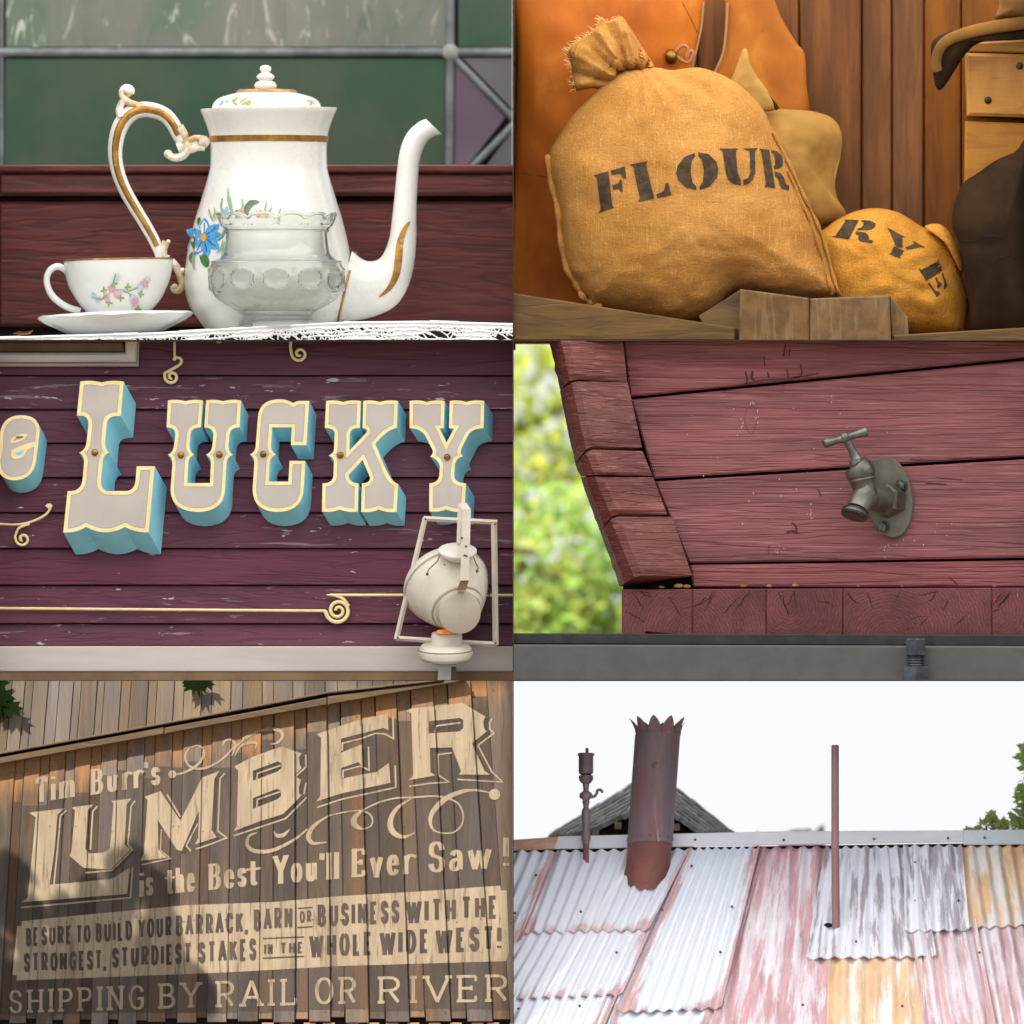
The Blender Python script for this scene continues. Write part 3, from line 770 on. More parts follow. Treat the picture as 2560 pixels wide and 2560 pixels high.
    paint('grey_blue_bud', lin(120, 158, 176), lin(150, 180, 190), [petal(845, 815, 40, 18, -80), petal(845, 815, 36, 16, -110)])
    paint('pink_petals', lin(222, 150, 134), lin(204, 120, 104), [petal(905, 815, 36, 20, -95, 0), petal(912, 815, 34, 18, -70, 0), petal(905, 815, 30, 16, -125, 0), petal(968, 812, 30, 18, -60, 0), petal(968, 812, 26, 14, -100, 0)])
    paint('yellow_petals', lin(214, 196, 110), lin(196, 176, 90), [petal(985, 812, 30, 9, -40, 0), petal(985, 812, 34, 9, -65, 0), petal(990, 812, 34, 7, -20, 0)])
    # lid flowers
    lp = [(330, 108), (338, 116), (346, 145), (356, 176), (370, 196), (388, 206), (406, 208)]
    def on_lid(u, v, e=.002):
        d = interp(lp, v)**2-(u-1000)**2
        return C1.w(u, v, YC-C1.m(math.sqrt(max(d, 0)))-e)
    paint('lid_leaves', lin(168, 160, 70), lin(140, 140, 60), flat([blade(p, 9) for p in ([(905, 388), (925, 380), (944, 372)], [(900, 380), (915, 368), (925, 360)], [(890, 390), (880, 380), (872, 368)], [(925, 392), (936, 384), (942, 378)], [(870, 372), (885, 362), (894, 358)])]), lid, on_lid)
    paint('lid_blue_petals', lin(130, 170, 186), lin(110, 150, 170), [petal(842, 378, 24, 9, a, 2) for a in (-60, -10, 160, 210)], lid, on_lid)
    paint('lid_red_petals', lin(206, 120, 88), lin(190, 100, 70), [petal(1172, 372, 18, 9, a, 2) for a in (-100, -30, 40, 110, 180)], lid, on_lid)
    # ---- glass bowl in front
    YB = .14
    glass = mat('old pressed glass', (.86, .88, .85), rough=.03, trans=.92, ior=1.45, spec=.5)
    def md(r, v, a):
        if v < 845:
            s_ = abs(math.sin(a*6.0)); return (r*(1-.06*(1-s_)), v + ((1-s_)**1.5*18-8)*(845-v)/35)
        if 995 < v < 1105:
            ph = (a*6/math.pi+.5) % 1-.5; dd = (ph*2*1.15)**2+((v-1050)/44)**2
            return (r+9*math.exp(-((math.sqrt(dd)-.86)/.16)**2)-9*math.exp(-(dd/.42)**2), v)
        if 1105 <= v < 1165:
            return (r+8*abs(math.sin(a*6))*math.sin(math.pi*(v-1105)/60), v)
        return r, v
    op = [(812, 226), (822, 228), (838, 220), (856, 202), (872, 192), (890, 192), (930, 197), (955, 204), (972, 222), (985, 242), (1000, 249), (1015, 252), (1030, 253), (1045, 254), (1060, 253), (1075, 251), (1090, 247), (1105, 240), (1122, 222), (1140, 196), (1155, 172), (1172, 142), (1186, 134), (1202, 138), (1222, 148), (1232, 150)]
    op = spline(op, 5)
    ip = [(1190, 40)]+[(v, r-9) for v, r in op[::-1] if 812 < v < 1170]
    b = MB(); seg = 168
    allp = op[::-1]+[(v, r) for v, r in ip[::-1]]
    full = [(v, r) for v, r in op[::-1]] + [(v, r) for v, r in ip[::-1]]
    k0 = 0
    for i, (v, r) in enumerate(full):
        for j in range(seg):
            a = 2*math.pi*j/seg
            rr_, vv = md(r, v, a)
            x, z = C1.xz(1040+rr_*math.sin(a), vv); b.v.append(Vector((x, YB-C1.m(rr_)*math.cos(a), z)))
    for i in range(len(full)-1):
        for j in range(seg):
            k, d = i*seg+j, i*seg+(j+1) % seg
            b.f.append([k, d, d+seg, k+seg]); b.mi.append(0)
    b.f.append([j for j in range(seg)][::-1]); b.mi.append(0); b.f.append([(len(full)-1)*seg+j for j in range(seg)]); b.mi.append(0)
    ring = []
    for j in range(97):
        a = 2*math.pi*j/96; rr_, vv = md(227, 813, a); x, z = C1.xz(1040+rr_*math.sin(a), vv-2); ring.append(Vector((x, YB-C1.m(rr_)*math.cos(a), z)))
    b.tube(ring, C1.m(7), 8, False)
    for v, r in ((866, 194), (984, 243)):
        b.tube([Vector((C1.xz(1040+r*math.sin(2*math.pi*j/64), v)[0], YB-C1.m(r)*math.cos(2*math.pi*j/64), C1.xz(0, v)[1])) for j in range(65)], C1.m(5), 8, False)
    o = b.build('glass_bowl', glass, smooth=50); tag(o, 'clear pressed glass bowl with scalloped rim in front of the coffee pot', 'bowl')
    # ---- cup and saucer
    YU = .26
    ivory = mat('ivory china', (.79, .80, .77), (.74, .75, .71), 5, rough=.16, spec=.5, layers=((lin(150, 130, 90), 40, (1, 1, 1), .74, .78, .5),))
    s_ = thing('saucer', 'white china saucer under the teacup', 'saucer', C1.w(430, 1250, YU))
    b = MB(); b.lathe(C1, 432, YU, [(1168, 150), (1176, 286), (1182, 291), (1190, 284), (1206, 258), (1225, 222), (1240, 190), (1250, 172), (1252, 100)], 64, lambda r, v, a: (r*(1+.012*math.cos(a*12)), v-.034*r*math.sin(a)+2*math.cos(a*12)*(r > 250)))
    b.build('dish', ivory, s_, smooth=50)
    c = thing('teacup', 'white teacup with pink rose sprays standing on its saucer', 'cup', C1.w(443, 1170, YU))
    cp = [(972, 207), (980, 206), (1010, 203), (1050, 194), (1085, 180), (1115, 164), (1140, 146), (1156, 132), (1166, 124), (1174, 126)]
    tl = lambda r, v, a: (r, v-.022*r*math.sin(a)*(1 if v < 1100 else .3))
    b = MB(); b.lathe(C1, 443, YU, [(1100, 150), (1000, 196), (974, 203)]+spline(cp, 2), 64, tl); b.build('bowl', ivory, c, smooth=50)
    b = MB(); b.lathe(C1, 443, YU, [(969, 204), (971, 208.5), (975, 208.5)], 64, tl, False); b.build('gilt_rim', gold, c, smooth=50)
    q = spline([(262, 1040), (244, 1010), (212, 998), (184, 1014), (172, 1046), (182, 1088), (208, 1122), (250, 1150), (300, 1166)], 6)
    b = MB(); b.tube([C1.w(u, v, YU) for u, v in q], [C1.m(13) for _ in q], 12); hh = b.build('handle', ivory, c, smooth=60)
    b = MB(); b.tube([C1.w(u-9, v-1, YU-.003) for u, v in q[6:34]], C1.m(5), 8); b.build('gilt_line', gold, hh, smooth=60)
    def on_cup(u, v, e=.002):
        d = interp(cp, v)**2-(u-443)**2
        return C1.w(u, v, YU-C1.m(math.sqrt(max(d, 0)))-e)
    rn = random.Random(5)
    def roses(nm, c1, c2, pts, n=6, l=13, w=10): paint(nm, c1, c2, [petal(x, y, l*rn.uniform(.8, 1.2), w, 360/n*i+rn.uniform(-12, 12), 1) for x, y in pts for i in range(n)], c, on_cup)
    paint('stems', lin(150, 170, 130), lin(130, 150, 110), flat([blade(p, 4) for p in ([(400, 1110), (440, 1090), (480, 1100), (510, 1130)], [(470, 1100), (510, 1085), (545, 1070)], [(420, 1080), (430, 1050), (436, 1030)], [(350, 1120), (380, 1125), (400, 1110)])]), c, on_cup)
    roses('rose_leaves', lin(160, 178, 96), lin(132, 158, 84), [(410, 1138), (452, 1120), (392, 1092), (480, 1080), (530, 1105), (428, 1068), (520, 1160)], 4, 14, 7)
    roses('pink_roses', lin(224, 176, 186), lin(206, 146, 160), [(418, 1085), (400, 1118), (440, 1104), (545, 1065), (506, 1135)], 7, 16, 12)
    roses('blue_blossoms', lin(178, 196, 214), lin(200, 208, 220), [(368, 1128), (452, 1100), (352, 1112), (556, 1052), (440, 1040), (500, 1118), (530, 1080)], 6, 13, 9)
    roses('rose_hearts', lin(196, 96, 120), lin(180, 120, 90), [(418, 1086), (402, 1118), (440, 1106), (546, 1066), (506, 1136)], 4, 5, 4)
    # dry leaf
    b = MB()
    for sgn in (1, -1):
        o_ = [C1.w(u, v, .06-.01*sgn*w) for u, v, w in ((48, 1254, 0), (70, 1245, 1), (95, 1248, 1), (127, 1240, 0), (112, 1256, -1), (80, 1260, -1))]
        b.add([p+Vector((0, .0015*sgn, 0)) for p in o_], [(0, 5, 1), (1, 5, 4, 2), (2, 4, 3)])
    o = b.build('dry_leaf', mat('dry leaf', lin(150, 92, 48), lin(110, 70, 40), 30, rough=.7)); tag(o, 'curled dry brown leaf on the lace left of the saucer', 'leaf')
scene_pot()
# ------------------------------------------------------------------ scene 2: flour and rye sacks on the timber ledge
def scene_sacks():
    burl = lambda nm, a, b: mat(nm, a, b, 4, rough=.95, spec=.1, bump=.9, bsc=110, bst=(1, 1, 1), bdist=.008, layers=((lin(150, 108, 56), 75, (.12, 1, 3), .50, .70, .55), (lin(228, 184, 116), 80, (3, 1, .12), .52, .70, .5), (lin(140, 98, 48), 190, (1, 1, 1), .55, .7, .5), (lin(128, 88, 44), 2.2, (1, 1, 1), .58, .85, .35)))
    hess = burl('hessian', lin(198, 143, 76), lin(180, 124, 60))
    hess2 = burl('yellow hessian', lin(216, 152, 60), lin(198, 134, 48))
    ink = mat('black stencil ink', lin(62, 52, 46), lin(84, 68, 52), 40, rough=.9, spec=.1, layers=((lin(140, 104, 60), 90, (1, 1, 1), .62, .72, .6),))
    t = thing('flour_sack', 'large tied hessian sack stencilled FLOUR', 'sack', C2.w(680, 1190, .3))
    o = [(355, 300), (300, 350), (225, 428), (165, 515), (128, 590), (138, 680), (162, 780), (175, 900), (198, 1010), (238, 1072), (278, 1130), (305, 1150), (400, 1170), (500, 1190), (600, 1210), (690, 1205), (760, 1172), (812, 1120), (862, 1092), (950, 1112), (1050, 1132), (1130, 1132), (1232, 1116), (1212, 1050), (1180, 920), (1146, 830), (1095, 725), (1040, 605), (985, 490), (938, 395), (870, 325), (795, 278), (715, 250), (660, 250), (600, 258), (540, 248), (470, 252), (400, 268)]
    b = inflate(C2, o, (650, 740), .30, .27, 34, 5, 2.6, .62, .012, 7, .6, 3)
    # gathers below the tie and sagging folds at the foot
    for i, p in enumerate(b.v):
        x, z = p.x, p.z
        k, _ = 0, 0
        u = ((x*640+1280)-1284)/.66046; v = (1280-z*640)/.66046
        f = 0.0
        if v < 520 and p.y < .3:
            w = max(0, 1-(v-250)/270); a = math.atan2(v-215, u-470)
            f += .010*w*math.sin(a*17)
        f += .010*math.exp(-((u-860-.10*(v-600))/26)**2)*(1 if v > 480 else .3)
        f += .012*math.exp(-((v-1020+.25*(u-900))/40)**2)*(u > 700)
        f += .014*math.exp(-((u-645)/26)**2-((v-285)/30)**2)*1.5
        f -= .006*math.exp(-((v-900-.2*(u-500))/90)**2)
        cr = 0
        for (fx, fz, am) in ((7, 19, .010), (13, -9, .006), (26, 14, .003)): cr += am*(1-abs(noise.noise(Vector((x*fx+z*4, 2.2, z*fz-x*5))))*2)
        edge = min(1, max(0, (v-820)/300))+.35
        if p.y < .3: p.y += f + cr*edge
    weld(b); bv = b.bvh()
    b.build('bag', hess, t, smooth=70)
    nk = [(372, 330), (352, 338), (300, 326), (232, 334), (222, 290), (214, 235), (203, 180), (250, 140), (300, 108), (330, 58), (360, 72), (408, 52), (440, 92), (470, 140), (505, 195), (532, 250), (450, 262), (400, 268)]
    b = inflate(C2, nk, (400, 215), .34, .10, 16, 4, 2.0, .5, .01, 16, .6, 9)
    for p in b.v:
        u = ((p.x*640+1280)-1284)/.66046; v = (1280-p.z*640)/.66046
        a = math.atan2(v-330, u-470); p.y += (.022*math.sin(a*15+math.sin(v*.03))+.006*math.sin(a*41))*(p.y < .34)
    weld(b); ne = b.build('neck', hess, t, smooth=70)
    b = MB(); rn = random.Random(11)
    for i in range(90):
        s = rn.random()
        P0 = spline([(205, 178), (250, 140), (300, 108), (330, 60), (360, 72), (408, 52)], 8) if i % 3 else spline([(232, 334), (222, 290), (214, 235), (203, 180)], 8)
        a = P0[int(s*(len(P0)-1))]; d = (rn.uniform(-26, 4), rn.uniform(-18, 14))
        y = .30+rn.uniform(-.04, .03)
        b.tube([C2.w(a[0]+4, a[1]+4, y), C2.w(a[0]+d[0]*.5, a[1]+d[1]*.4, y-.005), C2.w(a[0]+d[0], a[1]+d[1], y+rn.uniform(-.02, .02))], [.0012, .001, .0006], 4, False)
    f = b.build('frayed_threads', mat('jute thread', lin(226, 188, 126), rough=.9), ne); f['kind'] = 'stuff'
    b = MB()
    for p, r in (([(128, 585), (140, 680), (166, 785), (178, 900), (200, 1010), (240, 1075), (262, 1120), (290, 1142), (330, 1160)], 12), ([(985, 495), (1040, 605), (1098, 730), (1148, 835), (1182, 925), (1214, 1050), (1236, 1112)], 7), ([(1040, 640), (1100, 775), (1150, 900), (1195, 1060), (1205, 1105)], 4)):
        q = spline(p, 6); pts = []
        for i, (u, v) in enumerate(q):
            x, z = C2.xz(u+ (6 if r == 12 else -8), v); h = bv.ray_cast(Vector((x, -8, z)), Vector((0, 1, 0)))
            pts.append(C2.w(u, v, min(h[0].y if h[0] else .26, .29)-.006+.004*math.sin(i*.9)))
        b = MB(); b.tube(pts, [C2.m(r+2.5*math.sin(i*1.1)) for i in range(len(pts))], 8); b.build('seam', hess, t, smooth=60)
    # stencil lettering, each letter drawn in its own upright box then laid in its quad
    ST = {'F': [[(.0, 1), (.46, 1), (.46, .9), (.46, .1), (.52, .02), (0, .02), (.08, .1), (.08, .9)], [(.54, 1), (.98, 1), (.98, .68), (.90, .68), (.82, .84), (.54, .88)], [(.54, .60), (.72, .60), (.78, .68), (.84, .68), (.84, .36), (.78, .36), (.72, .46), (.54, .48)]],
          'L': [[(.0, 1), (.56, 1), (.48, .92), (.48, 0), (0, 0), (.08, .08), (.08, .92)], [(.56, 0), (.98, 0), (.98, .34), (.92, .34), (.80, .14), (.56, .10)]],
          'O': [[(.46, 1), (.22, .92), (.04, .7), (.0, .5), (.04, .3), (.22, .08), (.46, 0), (.46, .1), (.38, .2), (.34, .5), (.38, .8), (.46, .9)], [(.54, 1), (.78, .92), (.96, .7), (1, .5), (.96, .3), (.78, .08), (.54, 0), (.54, .1), (.62, .2), (.66, .5), (.62, .8), (.54, .9)]],
          'U': [[(0, 1), (.50, 1), (.42, .92), (.42, .34), (.48, .16), (.48, 0), (.26, .04), (.12, .16), (.08, .34), (.08, .92)], [(.60, 1), (1, 1), (.92, .92), (.92, .34), (.84, .14), (.70, .03), (.56, 0), (.56, .14), (.72, .2), (.78, .36), (.78, .92)]],
          'R': [[(0, 1), (.42, 1), (.42, 0), (0, 0), (.08, .08), (.08, .92)], [(.50, 1), (.74, .98), (.90, .88), (.92, .74), (.86, .60), (.72, .53), (.50, .50), (.50, .58), (.58, .62), (.60, .76), (.58, .9), (.50, .92)], [(.50, .44), (.74, .42), (.84, .30), (.88, .14), (1, .12), (.96, 0), (.70, 0), (.62, .1), (.60, .26), (.50, .32)]],
          'Y': [[(0, 1), (.48, 1), (.42, .92), (.54, .56), (.56, .5), (.42, .42), (.36, .44), (.08, .92)], [(.66, 1), (1, 1), (.92, .92), (.72, .52), (.62, .56), (.74, .92)], [(.32, .40), (.66, .40), (.66, .08), (.74, 0), (.24, 0), (.32, .08)]],
          'E': [[(0, 1), (.42, 1), (.42, 0), (0, 0), (.08, .08), (.08, .92)], [(.50, 1), (.96, 1), (.96, .7), (.90, .7), (.78, .88), (.50, .9)], [(.50, .58), (.66, .58), (.74, .68), (.80, .68), (.80, .34), (.74, .34), (.66, .44), (.50, .46)], [(.50, .1), (.78, .12), (.90, .32), (.96, .32), (.96, 0), (.50, 0)]]}
    def stencil(ch, quad):      # quad: top-left, top-right, bottom-right, bottom-left
        tl, tr, br, bl = [Vector(q) for q in quad]
        return [[tuple((bl*(1-x)+br*x)*(1-y)+(tl*(1-x)+tr*x)*y) for x, y in p] for p in ST[ch]]
    for ch, q in (('F', [(303, 662), (424, 628), (436, 768), (322, 808)]), ('L', [(440, 622), (560, 598), (600, 738), (470, 764)]), ('O', [(612, 588), (772, 566), (778, 716), (618, 722)]), ('U', [(778, 562), (926, 558), (926, 698), (800, 702)]), ('R', [(930, 560), (1022, 566), (1048, 716), (950, 704)])):
        b = MB(); drape(b, bv, C2, stencil(ch, q), .003, grid=16); b.build('stencil_letter', ink, t)
    # rye sack
    t = thing('rye_sack', 'smaller yellow hessian sack stencilled RYE behind the post', 'sack', C2.w(1480, 1240, .4))
    o = [(1150, 900), (1190, 850), (1240, 815), (1310, 786), (1380, 778), (1450, 790), (1500, 815), (1550, 848), (1600, 870), (1640, 900), (1670, 950), (1698, 1020), (1715, 1080), (1728, 1140), (1722, 1200), (1702, 1258), (1560, 1270), (1440, 1275), (1300, 1270), (1180, 1250), (1140, 1100)]
    b = inflate(C2, o, (1420, 1020), .46, .22, 24, 5, 2.4, .6, .012, 8, .5, 21)
    for p in b.v:
        u = ((p.x*640+1280)-1284)/.66046; v = (1280-p.z*640)/.66046
        p.y += (.010*(1-2*abs(noise.noise(Vector((p.x*8, 7.7, p.z*15)))))+.006*(1-2*abs(noise.noise(Vector((p.x*19+p.z*8, 1.7, p.z*10))))))*(p.y < .46)
        p.y += .014*math.exp(-((u-1560+.5*(v-1100))/35)**2)*(v > 1000)+.010*math.exp(-((u-1640)/26)**2-((v-1000)/90)**2)
    weld(b); bv = b.bvh(); b.build('bag', hess2, t, smooth=70)
    b = inflate(C2, [(1560, 850), (1610, 838), (1648, 862), (1680, 915), (1706, 985), (1704, 1022), (1690, 1010), (1660, 950), (1620, 895)], (1640, 910), .40, .06, 10, 4, 2, .6, .004, 20, .6, 4); weld(b); b.build('ear', hess2, t, smooth=70)
    for ch, q in (('R', [(1252, 822), (1390, 828), (1362, 916), (1205, 888)]), ('Y', [(1416, 854), (1562, 930), (1492, 984), (1398, 946)]), ('E', [(1610, 972), (1648, 1080), (1608, 1124), (1534, 1010)])):
        b = MB(); drape(b, bv, C2, stencil(ch, q), .003, grid=16); b.build('stencil_letter', ink, t)
    # leather
    lea = lambda nm, a, b: mat(nm, a, b, 3.5, (1, 1, .6), .62, spec=.25, bump=.25, bsc=40, layers=((lin(136, 62, 16), 2.2, (1, 1, .5), .46, .72, .8), (lin(222, 146, 60), 3.5, (1, 1, .7), .56, .76, .6), (lin(96, 44, 16), 18, (1, 1, 1), .66, .74, .4)))
    orange = lea('orange leather', lin(196, 112, 30), lin(178, 94, 24)); tan = lea('tan leather', lin(186, 112, 36), lin(162, 92, 28))
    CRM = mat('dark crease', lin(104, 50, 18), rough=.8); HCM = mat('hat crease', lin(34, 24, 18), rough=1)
    t = thing('leather_apron', 'orange leather apron hanging at the left behind the flour sack', 'apron', C2.w(320, 0, .66))
    b = inflate(C2, [(24, -70), (200, -70), (400, -70), (560, -70), (724, -70), (722, 20), (714, 80), (700, 150), (690, 200), (680, 244), (655, 330), (600, 620), (560, 1000), (540, 1290), (300, 1290), (-30, 1290), (-14, 900), (0, 600), (10, 440), (18, 200)], (330, 500), .66, .05, 26, 3, 5, .5, .03, 3.2, .3, 2)
    weld(b); bv = b.bvh(); b.clip(2); b.build('hide', orange, t, smooth=70)
    b = MB(); b.tube([C2.w(u, v, .645) for u, v in spline([(722, -10), (714, 80), (700, 150), (688, 200), (678, 244)], 5)], C2.m(5), 8); b.clip(2); b.build('edge_binding', mat('pale hide edge', lin(170, 130, 84), rough=.7), t, smooth=60)
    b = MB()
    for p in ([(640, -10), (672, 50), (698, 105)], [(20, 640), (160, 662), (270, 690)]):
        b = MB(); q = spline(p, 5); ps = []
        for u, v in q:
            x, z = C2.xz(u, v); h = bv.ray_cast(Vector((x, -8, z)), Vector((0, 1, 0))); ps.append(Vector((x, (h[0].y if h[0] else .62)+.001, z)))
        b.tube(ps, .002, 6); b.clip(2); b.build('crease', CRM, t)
    t2 = thing('brass_button', 'round brass toggle with a leather loop on the orange apron', 'button', C2.w(600, 205, .6))
    b = MB(); b.ball(C2.w(598, 200, .575), C2.m(30), 18, 12, (.85, .9, 1)); b.build('knob', mat('old brass', lin(150, 112, 50), lin(96, 66, 28), 30, rough=.3, metal=.9), t2, smooth=80)
    b = MB()
    q = spline([(612, 185), (640, 158), (662, 168), (656, 205), (672, 178), (684, 190), (662, 222), (628, 205), (618, 195)], 5)
    b.tube([C2.w(u, v, .575) for u, v in q], C2.m(7), 8); b.build('loop', mat('pinkish thong', lin(170, 112, 76), rough=.7), t2, smooth=60)
    t = thing('leather_waistcoat', 'tan leather flap hanging between the apron and the plank wall', 'waistcoat', C2.w(960, 0, .68))
    b = inflate(C2, [(812, -70), (900, -70), (970, -70), (1012, 30), (1048, 98), (1082, 150), (1108, 188), (1114, 300), (1118, 430), (1000, 520), (860, 520), (760, 420), (752, 300), (768, 255), (795, 190), (806, 120)], (950, 240), .70, .04, 20, 3, 5, .5, .012, 4, .3, 8)
    weld(b).clip(2).build('flap', tan, t, smooth=70)
    b = MB(); b.tube([C2.w(u, v, .66) for u, v in spline([(815, -10), (806, 120), (795, 190), (766, 256)], 5)], C2.m(5), 8).clip(2); b.build('edge_binding', bpy.data.materials['pale hide edge'], t, smooth=60)
    # felt hats
    felt = lambda nm, a, b: mat(nm, a, b, 5, rough=1, spec=.05, bump=.3, bsc=180, layers=((tuple(x*.6 for x in a), 2.5, (1, 1, 1), .5, .8, .5),))
    beige = felt('beige felt', lin(184, 144, 80), lin(160, 120, 62)); dark = felt('dark brown felt', lin(60, 44, 31), lin(46, 34, 25)); brown = felt('brown felt', lin(142, 100, 52), lin(108, 76, 42))
    t = thing('beige_hat', 'beige felt hat stood on edge behind the flour sack', 'hat', C2.w(1100, 840, .5))
    b = inflate(C2, [(900, 470), (945, 412), (1000, 400), (1080, 402), (1150, 410), (1215, 436), (1246, 490), (1246, 560), (1232, 620), (1222, 680), (1232, 740), (1262, 790), (1255, 822), (1200, 840), (1130, 852), (1050, 800), (960, 620)], (1090, 590), .56, .14, 20, 5, 2.4, .6, .012, 9, .6, 6)
    for p in b.v:
        u = ((p.x*640+1280)-1284)/.66046; v = (1280-p.z*640)/.66046
        p.y += .05*math.exp(-((u-1190+.2*(v-620))/60)**2)*math.exp(-((v-620)/110)**2)*(p.y < .56)
    weld(b).build('crown', beige, t, smooth=70)
    b = inflate(C2, [(858, 205), (872, 172), (888, 178), (898, 220), (920, 268), (960, 325), (1002, 396), (960, 412), (925, 420), (880, 360), (826, 310), (840, 255)], (900, 310), .48, .03, 10, 4, 3, .5, .006, 12, .8, 3)
    weld(b).build('brim', beige, t, smooth=70)
    b = MB(); b.tube([C2.w(u, v, .47) for u, v in spline([(880, 190), (905, 265), (950, 330), (1004, 402)], 6)], C2.m(8), 8); b.build('brim_binding', dark, t, smooth=60)
    t = thing('brown_hat', 'brown felt hat hung on the corner of the yellow crate', 'hat', C2.w(1800, 100, .35))
    b = inflate(C2, [(1970, 56), (1860, 68), (1760, 86), (1680, 104), (1622, 122), (1590, 146), (1582, 180), (1588, 230), (1592, 285), (1602, 322), (1618, 334), (1640, 312), (1672, 262), (1712, 200), (1760, 158), (1850, 138), (1970, 136)], (1680, 150), .30, .06, 14, 5, 2.4, .6, .004, 9, .6, 5)
    weld(b).build('brim', dark, t, smooth=70)
    b = MB(); q = spline([(1968, 76), (1860, 90), (1760, 108), (1690, 128), (1640, 152), (1612, 186), (1602, 230), (1608, 262)], 6)
    b.tube([C2.w(u, v, .245-.02*math.sin(i*.06)) for i, (u, v) in enumerate(q)], [(C2.m(26-8*i/len(q)), C2.m(14)) for i in range(len(q))], 12); b.build('brim_edge', brown, t, smooth=60)
    b = inflate(C2, [(1832, 66), (1840, 20), (1856, -70), (1980, -70), (1980, 66)], (1910, 20), .34, .12, 12, 4, 2.4, .6, .004, 9, .6, 5); weld(b).clip(2).build('crown', brown, t, smooth=70)
    t = thing('dark_hat', 'large dark felt hat leaning at the right beside the rye sack', 'hat', C2.w(1800, 1240, .25))
    b = inflate(C2, [(1980, 545), (1900, 570), (1830, 600), (1760, 648), (1712, 680), (1688, 720), (1668, 780), (1664, 850), (1690, 920), (1706, 1000), (1730, 1150), (1746, 1275), (1860, 1285), (1990, 1285)], (1850, 900), .30, .20, 22, 5, 2.4, .6, .008, 4, .5, 14)
    for p in b.v:
        u = ((p.x*640+1280)-1284)/.66046; v = (1280-p.z*640)/.66046
        p.y += .008*math.exp(-((v-912+.12*(u-1800)+18*math.sin(u*.02))/22)**2)*(u < 1880)*(p.y < .3)
    weld(b); bv = b.bvh(); b.clip(2); b.build('crown', dark, t, smooth=70)
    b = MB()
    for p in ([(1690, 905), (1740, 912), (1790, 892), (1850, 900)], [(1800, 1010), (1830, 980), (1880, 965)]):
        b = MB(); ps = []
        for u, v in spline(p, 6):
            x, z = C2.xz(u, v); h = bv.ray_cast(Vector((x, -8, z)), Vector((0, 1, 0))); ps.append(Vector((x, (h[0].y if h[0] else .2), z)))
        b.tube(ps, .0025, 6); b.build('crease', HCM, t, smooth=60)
    # timber
    wall = mat('brown plank', lin(134, 80, 22), lin(98, 55, 14), 5, (2, 1, .2), .6, bump=.25, bsc=20, bst=(5, 1, .3), grain=(2, (2.2, 1, .3), .5, .25, lin(80, 44, 14), .4), rand=.1)
    t = thing('plank_wall', 'upright dark brown planks behind the sacks and hats', 'wall', (1.2, .8, ZA))
    for i, (a, c) in enumerate(((-20, 330), (332, 700), (702, 985), (988, 1086), (1090, 1322), (1326, 1440), (1444, 1560), (1563, 1705), (1708, 1960))):
        d = (0, .01, 0, .012, 0, .025, .01, .03, 0)[i]
        MB().slab(C2, [(a, -70), (c, -70), (c, 1300), (a, 1300)], .78+d, .86, .006).clip(2).build('plank', wall, t)
    MB().slab(C2, [(-20, -70), (1960, -70), (1960, 1300), (-20, 1300)], .865, .875).clip(2).build('backing', bpy.data.materials['black gap'], t)
    yel = mat('yellow pine', lin(196, 138, 54), lin(172, 112, 40), 5, (1, 1, .3), .5, bump=.3, bsc=24, bst=(.4, 1, 5), grain=(2, (.5, 1, 1.5), .3, .35, lin(140, 86, 30), .5), rand=.03)
    t = thing('yellow_crate', 'yellow pine crate with nailed boards under the brown hat', 'crate', C2.w(1830, 640, .45))
    board(C2, [(1742, 150), (1985, 138), (1985, 190), (1716, 186)], .40, .70, .006).clip(2).build('board', yel, t)
    board(C2, [(1716, 190), (1985, 196), (1985, 436), (1722, 428)], .38, .70, .012).clip(2).build('board', yel, t)
    board(C2, [(1716, 448), (1985, 458), (1985, 700), (1712, 700)], .41, .70, .008).clip(2).build('board', yel, t)
    nail = mat('iron nail', lin(82, 70, 56), lin(50, 42, 36), 60, rough=.5, metal=.6)
    for u, v in ((1800, 370), (1920, 240)):
        MB().ball(C2.w(u, v, .377), C2.m(14), 12, 8, (1, .5, 1)).build('nail', nail, t, smooth=80)
    grey = mat('brown grey timber', lin(118, 86, 44), lin(96, 68, 34), 6, (3, 1, 3), .6, bump=.4, bsc=18, bst=(4, 1, 1), grain=(2.2, (2, 1, .3), .6, .4, lin(138, 112, 78), .6), rand=.08)
    grh = mat('brown grey rail', lin(112, 83, 44), lin(90, 65, 34), 6, (.5, 1, 3), .6, bump=.4, bsc=18, bst=(.4, 1, 5), grain=(2.2, (.3, 1, 2), .5, .3, lin(66, 50, 34), .6), rand=.08)
    t = thing('timber_ledge', 'brown ledge rail and post block the sacks rest on', 'ledge', (1.2, 0, ZA))
    board(C2, [(-20, 1106), (840, 1240), (838, 1290), (-20, 1290)], .02, .12, .006).clip(2).build('rail', grh, t)
    board(C2, [(700, 1195), (856, 1096), (900, 1096), (900, 1292), (760, 1292)], .10, .30, .003).clip(2).build('rail', grh, t)
    board(C2, [(856, 1094), (1117, 1128), (1117, 1292), (854, 1292)], .0, .16, .006).clip(2).build('post_block', grey, t)
    board(C2, [(1120, 1130), (1422, 1118), (1428, 1292), (1120, 1292)], .004, .16, .006).clip(2).build('post_block', grey, t)
    b = MB(); b.slab(C2, [(1424, 1120), (1492, 1200), (1496, 1292), (1430, 1292)], .05, .16, .004).clip(2).build('post_block', grey, t)
    board(C2, [(1436, 1268), (1960, 1238), (1960, 1300), (1436, 1300)], .03, .14, .005).clip(2).build('rail', grh, t)
    MB().box((XM+.01, .16, ZA+.012), (2.06, .78, ZA+.026)).build('shelf', wall, t)
scene_sacks()
